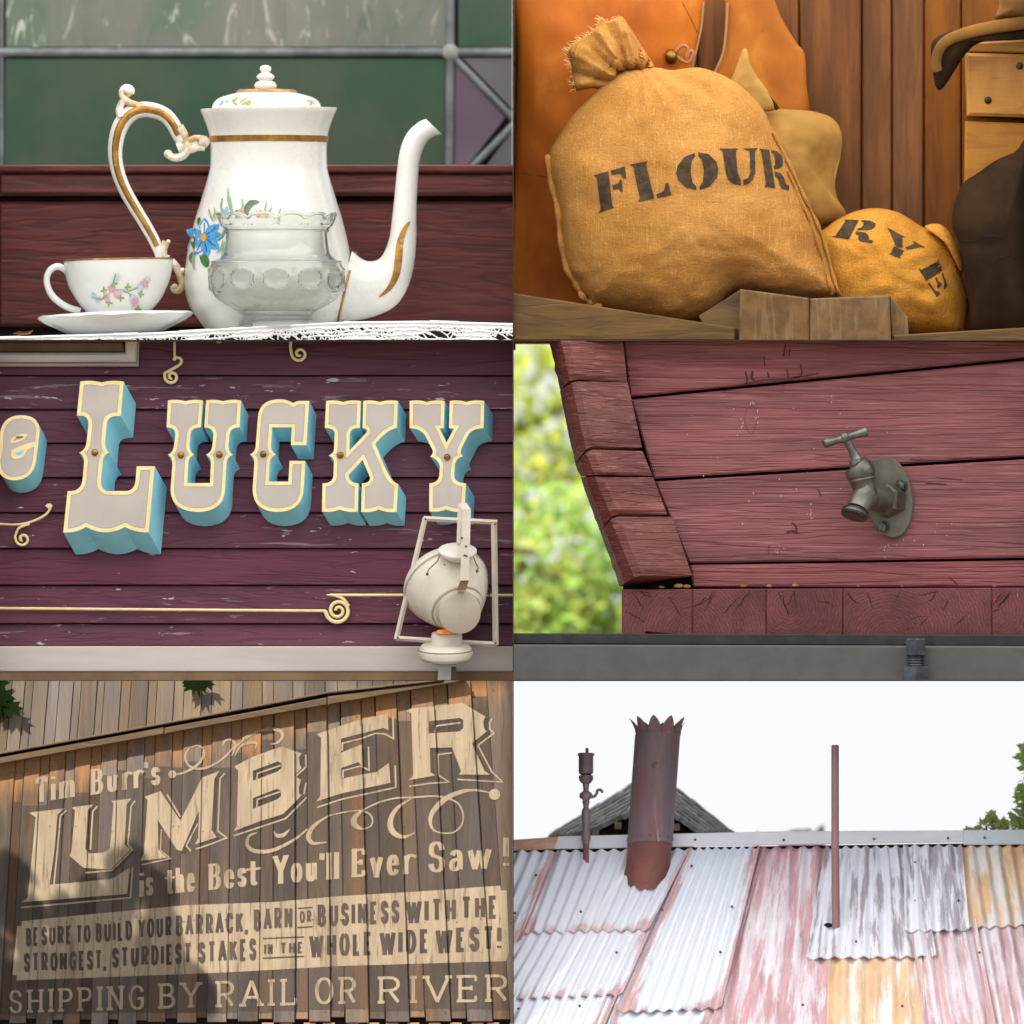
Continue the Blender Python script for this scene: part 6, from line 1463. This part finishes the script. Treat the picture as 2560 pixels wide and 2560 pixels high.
        m_ = (hub+c)*.5+Vector((0, 0, .12)); tw.tube([hub, m_, c, c+(c-m_)*.5], [.03, .016, .008, .003], 6)
    b.build('crown', ml, tr)
    tw.tube([(-3.1, -2.2, -3.3), (-3.05, -2.15, -1.6), (-2.95, -2.05, -.6), hub, (-3.0, -2.1, 1.0)], [.14, .11, .08, .06, .03], 10)
    tw.build('trunk', bpy.data.materials['grey bark'], tr, smooth=60)
scene_barn()
# ------------------------------------------------------------------ scene 6: patched tin roof
def scene_roof():
    def roofmat(nm, b1, b2, rust, amount, edge, lower, streak=(22, 2.2), dark=None):
        m = bpy.data.materials.new(nm); m.use_nodes = True; N = m.node_tree.nodes; L = m.node_tree.links; P = N['Principled BSDF']
        uv = N.new('ShaderNodeUVMap'); uv.uv_map = 'UVMap'; oi = N.new('ShaderNodeObjectInfo')
        ad = N.new('ShaderNodeVectorMath'); ad.operation = 'MULTIPLY_ADD'; cb = N.new('ShaderNodeCombineXYZ')
        for i in range(3): L.new(oi.outputs['Random'], cb.inputs[i])
        L.new(cb.outputs[0], ad.inputs[0]); ad.inputs[1].default_value = (31, 17, 5); L.new(uv.outputs[0], ad.inputs[2])
        def nz(sx, sy, det=7, rough=.62):
            mp = N.new('ShaderNodeMapping'); mp.inputs['Scale'].default_value = (sx, sy, 1); L.new(ad.outputs[0], mp.inputs[0])
            n = N.new('ShaderNodeTexNoise'); n.inputs['Scale'].default_value = 1; n.inputs['Detail'].default_value = det; n.inputs['Roughness'].default_value = rough; L.new(mp.outputs[0], n.inputs['Vector']); return n.outputs[0]
        def ma(op, a, b):
            x = N.new('ShaderNodeMath'); x.operation = op
            for i, c in enumerate((a, b)):
                if isinstance(c, (int, float)): x.inputs[i].default_value = c
                else: L.new(c, x.inputs[i])
            return x.outputs[0]
        def ss(f, a, b):
            r = N.new('ShaderNodeMapRange'); r.interpolation_type = 'SMOOTHSTEP'; r.inputs[1].default_value = a; r.inputs[2].default_value = b; L.new(f, r.inputs[0]); return r.outputs[0]
        def mx(f, a, b):
            x = N.new('ShaderNodeMix'); x.data_type = 'RGBA'; L.new(f, x.inputs[0])
            for i, c in ((6, a), (7, b)):
                if isinstance(c, tuple): x.inputs[i].default_value = (*c, 1)
                else: L.new(c, x.inputs[i])
            return x.outputs[2]
        at = N.new('ShaderNodeUVMap'); at.uv_map = 'Edge'; se = N.new('ShaderNodeSeparateXYZ'); L.new(at.outputs[0], se.inputs[0])
        col = mx(ss(nz(4, 2.5), .35, .65), b1, b2)
        big = nz(*streak); fine = nz(streak[0]*4, streak[1]*5, 8, .75); mask = ma('ADD', ma('MULTIPLY', big, .7), ma('MULTIPLY', fine, .3))
        # se.x: closeness to the side seams, se.y: closeness to the lower edge (both 1 at the edge)
        e = ma('ADD', ma('MULTIPLY', se.outputs[0], edge), ma('MULTIPLY', se.outputs[1], lower))
        mask = ma('ADD', ma('ADD', mask, amount-.5), e)
        rc = mx(ss(nz(20, 5), .35, .65), rust, tuple(min(1, x*1.25) for x in rust))
        col = mx(ss(mask, .47, .58), col, rc)
        if dark: col = mx(ss(nz(26, 2.4), .50, .58), col, dark); col = mx(ss(nz(40, 5), .60, .68), col, (.76, .76, .80))
        col = mx(ss(nz(60, 6), .66, .74), col, (.74, .72, .74))
        L.new(col, P.inputs['Base Color']); P.inputs['Roughness'].default_value = .5; P.inputs['Metallic'].default_value = .0; P.inputs['Specular IOR Level'].default_value = .35
        return m
    white = roofmat('bleached zinc sheet', (.78, .79, .86), (.84, .84, .88), (.60, .43, .44), .34, .24, .22)
    blue = roofmat('pale blue zinc sheet', (.76, .81, .87), (.83, .85, .89), (.56, .37, .36), .33, .30, .18)
    red = roofmat('faded red sheet', (.77, .68, .71), (.84, .79, .82), (.55, .33, .34), .525, .06, .0, (26, 2.2))
    pink = roofmat('pink weathered sheet', (.78, .67, .70), (.83, .77, .80), (.56, .37, .37), .515, .08, .05, (24, 2.0))
    grey = roofmat('grey peeling sheet', (.77, .77, .83), (.84, .83, .87), (.60, .47, .42), .42, .02, .0, (26, 2.4), (.42, .37, .40))
    lightg = roofmat('white peeling sheet', (.83, .84, .88), (.86, .86, .89), (.50, .42, .45), .40, .04, .0, (26, 2.0), (.44, .40, .45))
    orange = roofmat('orange rusted sheet', (.83, .79, .74), (.86, .84, .80), (.72, .48, .29), .54, .06, -.05, (20, 2.0))
    YB, KS = .02, .62/.000001
    nrm = Vector((0, -.73, .68))
    def plane(u, v):
        p = C6.w(u, v, 0); p.y = .02+(1300-v)/680*.60; return p
    t0_ = t = thing('tin_roof', 'patched corrugated tin roof with pale blue, pink, grey and orange sheets', 'roof', (1, .3, -2.2))
    def sheet(quad, n, lay, m, lab=None, ph=0.0, bow=0.0):
        tl, tr, br, bl = [Vector((q[0], q[1]+4.9*lay+(8 if q[1] < 660 else 0))) for q in quad]
        nu, nv = n*10, 14; vs = []; uvs = []; eds = []
        wid = ((tr-tl).length+(br-bl).length)*.5*C6.k/640; ln = ((bl-tl).length)*C6.k/640*1.4
        for j in range(nv+2):
            f = min(1, j/nv)
            for i in range(nu+1):
                s = i/nu
                q = (tl*(1-s)+tr*s)*(1-f)+(bl*(1-s)+br*s)*f
                p = plane(q.x, q.y)
                h = .0085*math.cos(2*math.pi*(s*n+ph)) + .005*noise.noise(Vector((q.x*.01, q.y*.006, lay*3.3)))
                p = p+nrm*(h+lay*.0075-(.006 if j > nv else 0)+.003*f)
                if j > nv: p = p + Vector((0, .003, -.001))
                vs.append(p); uvs.append((s*wid, f*ln))
                ex = max(0, 1-min(s, 1-s)*wid/.07); ey = max(0, 1-(1-f)*ln/.09)
                eds.append((ex, ey))
        fs = [(j*(nu+1)+i, (j+1)*(nu+1)+i, (j+1)*(nu+1)+i+1, j*(nu+1)+i+1) for j in range(nv+1) for i in range(nu)]
        b = MB(); b.add(vs, fs)
        # keep the maps through the saw cut by looking them up afterwards
        from mathutils.kdtree import KDTree
        kd = KDTree(len(vs))
        for i, p in enumerate(vs): kd.insert(p, i)
        kd.balance()
        b.clip(6)
        o = b.build('roof_sheet', m, t, smooth=50, label=lab)
        l1 = o.data.uv_layers.new(name='UVMap'); l2 = o.data.uv_layers.new(name='Edge'); off = PLOC[o.name]
        cache = {}
        for lp in o.data.loops:
            i = lp.vertex_index
            if i not in cache: cache[i] = kd.find(o.data.vertices[i].co+off)[1]
            l1.data[lp.index].uv = uvs[cache[i]]; l2.data[lp.index].uv = eds[cache[i]]
        return o
    # bottom course first, upper courses lap over it
    sheet([(-130, 1180), (405, 1170), (330, 1345), (-210, 1345)], 11, 1, blue, 'pale blue sheet in the bottom left corner')
    sheet([(385, 1225), (800, 1218), (745, 1345), (360, 1345)], 7, 1.2, blue, 'pale blue sheet below the long sheet')
    sheet([(40, 930), (535, 915), (412, 1190), (-125, 1212)], 11, 2, white, 'bleached sheet in the second course')
    sheet([(-215, 690), (690, 690), (420, 1345), (-420, 1345)], 22, -.4, blue, 'lowest pale blue sheet showing in the gaps')
    sheet([(-160, 640), (175, 638), (30, 985), (-300, 995)], 7, 3.6, blue, 'pale blue sheet at the left end of the ridge')
    sheet([(140, 638), (672, 630), (515, 944), (32, 956)], 11, 3, white, 'bleached sheet round the chimney')
    sheet([(905, 626), (955, 626), (760, 1345), (700, 1345)], 1, 1.9, red, 'narrow red strip')
    sheet([(900, 624), (1200, 622), (1195, 1345), (740, 1345)], 6, 1.4, red, 'faded red sheet')
    sheet([(672, 628), (935, 624), (787, 1240), (393, 1254)], 8, 4, blue, 'long pale blue sheet with red edges')
    sheet([(1195, 1000), (1545, 1000), (1560, 1345), (1182, 1345)], 6, 2, orange, 'orange sheet at the bottom')
    sheet([(1500, 900), (1750, 895), (1830, 1345), (1556, 1345)], 5, 2.8, pink, 'pink weathered sheet')
    sheet([(1726, 880), (2010, 880), (2090, 1345), (1800, 1345)], 6, 2.3, pink, 'pink sheet at the right edge')
    sheet([(1186, 622), (1530, 620), (1602, 1046), (1106, 1052)], 9, 4, grey, 'grey peeling sheet round the thin pipe')
    sheet([(1690, 618), (1980, 618), (2030, 924), (1726, 936)], 6, 3.9, orange, 'orange sheet at the right end of the ridge')
    sheet([(1480, 618), (1702, 616), (1728, 944), (1483, 951)], 5, 5.2, lightg, 'white peeling sheet')
    # flashing along the ridge
    zinc = mat('white zinc flashing', (.78, .79, .84), (.74, .75, .80), 6, (1, 1, 3), .5, layers=((lin(190, 170, 150), 9, (1, 1, 2), .66, .74, .4),))
    zor = mat('rusty flashing', lin(206, 150, 112), lin(214, 186, 168), 8, (1, 1, 3), .6)
    zbl = mat('pale blue flashing', (.70, .76, .82), (.66, .73, .80), 6, (1, 1, 3), .5)
    for q, m, lab in (([(-30, 604), (172, 590), (155, 638), (-30, 646)], zor, 'rusty orange flashing'), ([(168, 589), (1000, 570), (1712, 566), (1710, 612), (1000, 622), (150, 638)], zinc, 'white flashing'), ([(1711, 565), (1970, 563), (1970, 620), (1710, 622)], zbl, 'pale blue flashing')):
        b = MB(); n = 0
        b.slab(C6, q, .555, .64, .004); 
        b.clip(6).build('ridge_flashing', m, t, label=lab)
    MB().slab(C6, [(-30, 640), (1970, 612), (1970, 640), (-30, 660)], .65, .66).clip(6).build('ridge_shade', mat('dark shade under ridge', lin(44, 26, 28), rough=.9), t)  # dark board, its colour stands for the shade under the flashing
    scr = mat('rust screw', lin(130, 74, 60), rough=.7); b = MB()
    for u, v in ((85, 766), (255, 905), (390, 1060), (18, 1272), (250, 1262), (563, 897), (676, 731), (828, 886), (783, 1058), (1525, 718), (1525, 864), (1688, 862), (1298, 1018), (1094, 1258), (1470, 1262), (1765, 1060), (5, 910)):
        p = plane(u, v)+nrm*.045; b.ball(p, C6.m(5.5), 8, 5)
    for u, v in ((690, 602), (1026, 603), (1370, 599), (1650, 596), (1790, 594)): b.ball(C6.w(u, v, .552), C6.m(5), 8, 5)
    b.clip(6).build('screws', scr, t, smooth=80, kind='stuff')
    b = MB()
    for i in range(9):
        p = plane(-40+i*40, 700)
    MB().slab(C6, [(-20, 660), (1960, 640), (1960, 1330), (-20, 1330)], .70, .72).clip(6).build('roof_deck', mat('dark roof deck', lin(40, 30, 30), rough=.9), t)
    # ---- chimney with a petalled top
    rust = mat('heat stained chimney steel', lin(146, 128, 130), lin(132, 106, 106), 5, (2, 2, .7), .75, metal=.25, bump=.12, bsc=30, layers=((lin(118, 114, 130), 6, (2.5, 2.5, .35), .50, .64, .8), (lin(168, 98, 90), 6, (2, 2, .4), .54, .68, .8), (lin(164, 168, 186), 8, (3.5, 1, .25), .62, .72, .7), (lin(96, 74, 74), 9, (3, 3, .3), .58, .70, .7), (lin(70, 54, 54), 12, (1, 1, 1), .66, .74, .6)))
    redr = mat('red rusted steel', lin(146, 94, 84), lin(122, 80, 74), 7, (1, 1, .7), .75, bump=.3, bsc=120, layers=((lin(118, 76, 72), 40, (1, 1, 1), .5, .7, .5),))
    yc = .515
    t = thing('chimney_pipe', 'leaning rusty chimney pipe with a crown of bent petal points', 'chimney', C6.w(505, 760, yc))
    def ax_(v): return 548+(505-548)*(v-190)/(790-190)
    def ring(v, r, sag, y=yc, n=56): return [(ax_(v)+r*math.sin(2*math.pi*i/n), v+sag*math.cos(2*math.pi*i/n), -r*math.cos(2*math.pi*i/n)) for i in range(n)]
    def pipe(nm, rows, m, par=t):
        b = MB(); n = 56
        for v, r, sag in rows: b.v += [C6.w(u, vv if v < 880 else 792-46*(1-math.cos(2*math.pi*i_/n))+2.5*math.sin(i_*1.4), 0)+Vector((0, yc+C6.m(d), 0)) for i_, (u, vv, d) in enumerate(ring(v, r, sag))]
        for j in range(len(rows)-1):
            for i in range(n): a, c = j*n+i, j*n+(i+1) % n; b.f.append([a, a+n, c+n, c]); b.mi.append(0)
        return b.build(nm, m, par, smooth=50)
    pipe('lower_section', [(614, 81, -14), (620, 83, -14), (700, 84, -14), (900, 84, -14)], redr)
    up = pipe('upper_section', [(205, 83, -14), (206, 86, -14), (400, 86, -14), (606, 86, -14), (622, 86, -16), (623, 82, -16)], rust)
    b = MB()
    for a in range(0, 360, 26):
        aa = R(a); b.ball(C6.w(ax_(600)+86*math.sin(aa), 600-15*math.cos(aa), yc-C6.m(86)*math.cos(aa)), C6.m(5), 8, 5)
    b.build('rivets', redr, up, smooth=80, kind='stuff')
    for k in range(10):
        a0 = 2*math.pi*k/10+R(-27); w = 2*math.pi/10*.98; b = MB(); n = 8; rows = 7
        for j in range(rows+1):
            f = j/rows; wd = math.cos(f*math.pi/2)**.8; out = 86+26*f**2.0*1.0
            for i in range(n+1):
                a = a0+w*(.5+(i/n-.5)*wd)
                b.v.append(C6.w(ax_(205)+2+out*math.sin(a), 205-64*f-14*math.cos(a), yc-C6.m(out)*math.cos(a)))
        for j in range(rows):
            for i in range(n): q = j*(n+1)+i; b.f.append([q, q+1, q+n+2, q+n+1]); b.mi.append(0)
        b.build('petal', rust, up, smooth=60)
    # ---- whistle
    wm = mat('tarnished whistle bronze', lin(156, 136, 136), lin(126, 106, 106), 9, (1, 1, .6), .5, metal=.3, bump=.2, bsc=60, layers=((lin(140, 96, 90), 9, (1, 1, 1), .56, .7, .6), (lin(120, 140, 160), 6, (2, 2, .6), .6, .74, .5)))
    t = thing('steam_whistle', 'tarnished steam whistle on a stem left of the chimney', 'whistle', C6.w(275, 680, .545)); yw = .535
    def wl(nm, prof, m=wm, cap=True): b = MB(); b.lathe(C6, 275, yw, prof, 24, lambda r, v, a: (r, v-.1*r*math.cos(a)), cap); return b.build(nm, m, t, smooth=40)
    o = wl('bell', [(276, 26), (274, 31), (281, 32), (285, 28), (348, 28), (352, 24)]); b = MB(); b.lathe(C6, 279, yw, [(253, 5), (256, 6), (276, 6)], 12); b.build('top_nut', wm, t, smooth=50)
    wl('slot', [(351, 20), (360, 20)], mat('black slot', (.01, .01, .012), rough=.8))
    wl('bowl', [(358, 26), (364, 28), (374, 27), (384, 20), (391, 12)])
    wl('stem', [(390, 12), (396, 13), (402, 11), (416, 11), (420, 14), (424, 22), (434, 26), (443, 24), (448, 15), (454, 12), (459, 15), (464, 12), (480, 10), (486, 14), (492, 16), (500, 18), (508, 16), (516, 18), (522, 15), (568, 15), (574, 16), (578, 18), (600, 17), (606, 14), (618, 13)])
    b = MB(); b.lathe(C6, 275, yw, [(616, 11), (690, 11)], 16); b.build('pipe', redr, t, smooth=50)
    b = MB(); q = spline([(290, 440), (305, 438), (315, 428), (318, 416), (328, 412), (335, 418), (338, 425)], 5); b.tube([C6.w(u, v, yw-.02) for u, v in q], [C6.m(5.5)]*(len(q)-3)+[C6.m(4), C6.m(3), C6.m(2)], 8); b.build('lever', wm, t, smooth=60)
    # ---- thin pipe
    MB().sheet(C6, [disc((1193, 927), 17, 14, 9)], plane(0, 927).y-.055).build('cut_hole', mat('black hole', (.01, .008, .008), rough=1), t0_)
    b = MB(); b.tube([C6.w(1219, 243, .30), C6.w(1219, 247, .30), C6.w(1219, 600, .30), C6.w(1222, 938, .30)], [C6.m(12), C6.m(14.5), C6.m(14.5), C6.m(15.5)], 20)
    o = b.build('vent_pipe', mat('plain rusted pipe', lin(160, 124, 126), lin(146, 110, 110), 9, (1, 1, .4), .6, bump=.1), smooth=50); tag(o, 'thin straight rusted vent pipe standing on the grey sheets', 'pipe')
    # ---- shingled house behind
    YH = .98
    sh = mat('grey weathered shingle', lin(206, 203, 194), lin(150, 149, 142), 12, (3, 3, 1), .9, bump=.4, rand=.3, layers=((lin(96, 100, 90), 8, (1, 1, 1), .52, .7, .6),))
    hw = mat('dark red house board', lin(176, 42, 48), lin(150, 36, 42), 5, rough=.7)
    dk = mat('dark eave timber', lin(52, 44, 44), lin(36, 32, 32), 8, rough=.8)
    t = thing('shingled_house', 'house with a grey shingled hip roof behind the chimney', 'house', (px_(1284+540*.66), YH+.5, -3.3))
    ap = C6.w(535, 356, YH+.25); le = C6.w(134, 604, YH+.5); re = C6.w(856, 602, YH+.5); fl_ = C6.w(540, 478, YH-.1); ll = C6.w(290, 585, YH-.02); rl = C6.w(700, 590, YH-.02)
    # two roof slopes, each from the rake line down to its eave
    unit = bpy.data.meshes.new('shingle'); bb = MB().box((-.5, -.5, 0), (.5, .5, 1))
    unit.from_pydata([tuple(q) for q in bb.v], [], bb.f); unit.materials.append(sh)
    def slope(a, b_, c, d, rows, cols, seed):
        """a top-inner, b top-outer, c bottom-outer, d bottom-inner"""
        rn = random.Random(seed); n = (b_-a).cross(d-a).normalized()
        if n.y > 0: n = -n
        b = MB(); off = n*-.006
        b.add([a+off, b_+off, c+off, d+off], [(0, 1, 2, 3)]); b.build('roof_board', dk, t)
        for j in range(rows):
            f0, f1 = j/rows, (j+1.25)/rows
            P = lambda s, f: (a*(1-s)+b_*s)*(1-f)+(d*(1-s)+c*s)*f
            s = 0
            while s < .995:
                w = rn.uniform(.6, 1.6)/cols; e = min(1, s+w)
                lift = .006+.004*rn.random(); sag = rn.uniform(-.12, .22)/rows
                p0, p1, p2, p3 = P(s, f0), P(e, f0), P(e, min(1.06, f1+sag)), P(s, min(1.06, f1+sag))
                ctr = (p0+p1+p2+p3)/4
                ex = ((p1-p0)+(p2-p3))*.5; ey = ((p3-p0)+(p2-p1))*.5
                o = bpy.data.objects.new('shingle', unit); COL.objects.link(o); o.parent = t
                tilt = n*(lift*1.0)
                eyt = ey + n*.014
                M_ = Matrix.Identity(4)
                for r_ in range(3):
                    M_[r_][0] = ex[r_]*.90; M_[r_][1] = eyt[r_]; M_[r_][2] = n[r_]*.020
                    M_[r_][3] = (ctr+tilt-PLOC[t.name])[r_]
                o.matrix_local = M_
                s = e
    slope(ap, le, ll, fl_, 7, 15, 1)
    slope(ap, re, rl, fl_, 7, 13, 2)
    b = MB(); b.add([fl_+Vector((0, .03, -.02)), ll+Vector((0, .03, -.02)), rl+Vector((0, .03, -.02)), ll+Vector((.12, .2, -.02)), rl+Vector((-.12, .2, -.02)), fl_+Vector((0, .3, -.015))], [(0, 1, 3, 5), (0, 5, 4, 2)]); b.build('eave_underside', dk, t)
    w0 = C6.w(345, 600, YH+.12); w1 = C6.w(690, 600, YH+.12)
    b = MB(); xm = (fl_.x); b.add([(w0.x, YH+.12, -3.3), (w1.x, YH+.12, -3.3), (w1.x, YH+.12, pz(1700+592*.66)), (xm, YH+.1, pz(1700+490*.66)), (w0.x, YH+.12, pz(1700+575*.66)), (w0.x, YH+1, -3.3), (w1.x, YH+1, -3.3), (w1.x, YH+1, -1.4), (xm, YH+1, -1.3), (w0.x, YH+1, -1.4)], [(0, 1, 2, 3, 4), (1, 6, 7, 2), (5, 0, 4, 9), (6, 5, 9, 8, 7)]); b.build('wall', hw, t)
    MB().slab(C6, [(190, 604), (535, 392), (800, 604)], YH+.56, YH+.6).build('gable_board', dk, t)
    pale = mat('pale rafter end', lin(190, 182, 140), lin(160, 150, 112), 20, rough=.7)
    for u, v in ((312, 572), (398, 546), (620, 552)):
        MB().box(tuple(C6.w(u-13, v+14, YH-.12)), tuple(C6.w(u+13, v-12, YH+.1)+Vector((0, 0, 0)))).build('rafter_end', pale, t)
    # distant roofs
    o = MB().slab(C6, [(1030, 572), (1082, 554), (1150, 548), (1162, 562), (1165, 640), (1030, 640)], 3.0, 3.5, .004).build('distant_roof', sh); tag(o, 'low dark roof corner far behind the ridge left of the thin pipe', 'roof')
    o = MB().slab(C6, [(1165, 572), (1190, 540), (1206, 534), (1212, 640), (1165, 640)], 3.2, 3.6, .004).build('distant_roof', mat('pale grey roof', lin(150, 148, 146), rough=.8)); tag(o, 'small pale grey gable far behind the thin pipe', 'roof')
    o = MB().slab(C6, [(940, 575), (944, 560), (954, 560), (958, 640), (940, 640)], 3.2, 3.4, .002).build('distant_chimney', sh); tag(o, 'tiny dark chimney stub far behind the ridge', 'chimney')
    for o in (bpy.data.objects['distant_roof'], bpy.data.objects['distant_roof.001'], bpy.data.objects['distant_chimney']):
        pass
    # trees at the right
    rn = random.Random(31); bark = bpy.data.materials['grey bark']
    for lab, tu, y, blobs, n, sz in (('tall green tree at the right edge of the sky', 2010, 1.1, [((1985, 360), (62, 150)), ((1995, 520), (90, 70)), ((1960, 270), (36, 40)), ((1945, 430), (40, 60)), ((1940, 520), (50, 40))], 330, .024), ('low leafy tree behind the right end of the ridge', 1860, .95, [((1800, 545), (42, 32)), ((1860, 545), (36, 28)), ((1745, 566), (36, 14)), ((1905, 560), (40, 36)), ((1822, 515), (16, 20))], 170, .021)):
        t = thing('green_tree', lab, 'tree', (px_(1284+tu*.66), y, -3.3))
        bl = []
        for (u, v), (ru, rv) in blobs:
            c = C6.w(u, v, y); bl.append((tuple(c), (C6.m(ru), .25, C6.m(rv))))
        m = leafmat('roadside leaf '+lab[:4], (.36, .48, .10), (.50, .56, .18), (.20, .34, .16))
        leaf_cloud(rn, bl, n, sz).build('crown', m, t)
        b = MB(); x0 = px_(1284+tu*.66); b.tube([(x0, y, -3.3), (x0, y, -1.9), (x0-.02, y, -1.5)], [.07, .05, .02], 8)
        for c, r in bl: b.tube([(x0, y, -1.55), ((x0+c[0])/2, y, (c[2]-1.5)/2+.02), c], [.02, .012, .004], 5)
        b.build('trunk', bark, t, smooth=60)
scene_roof()
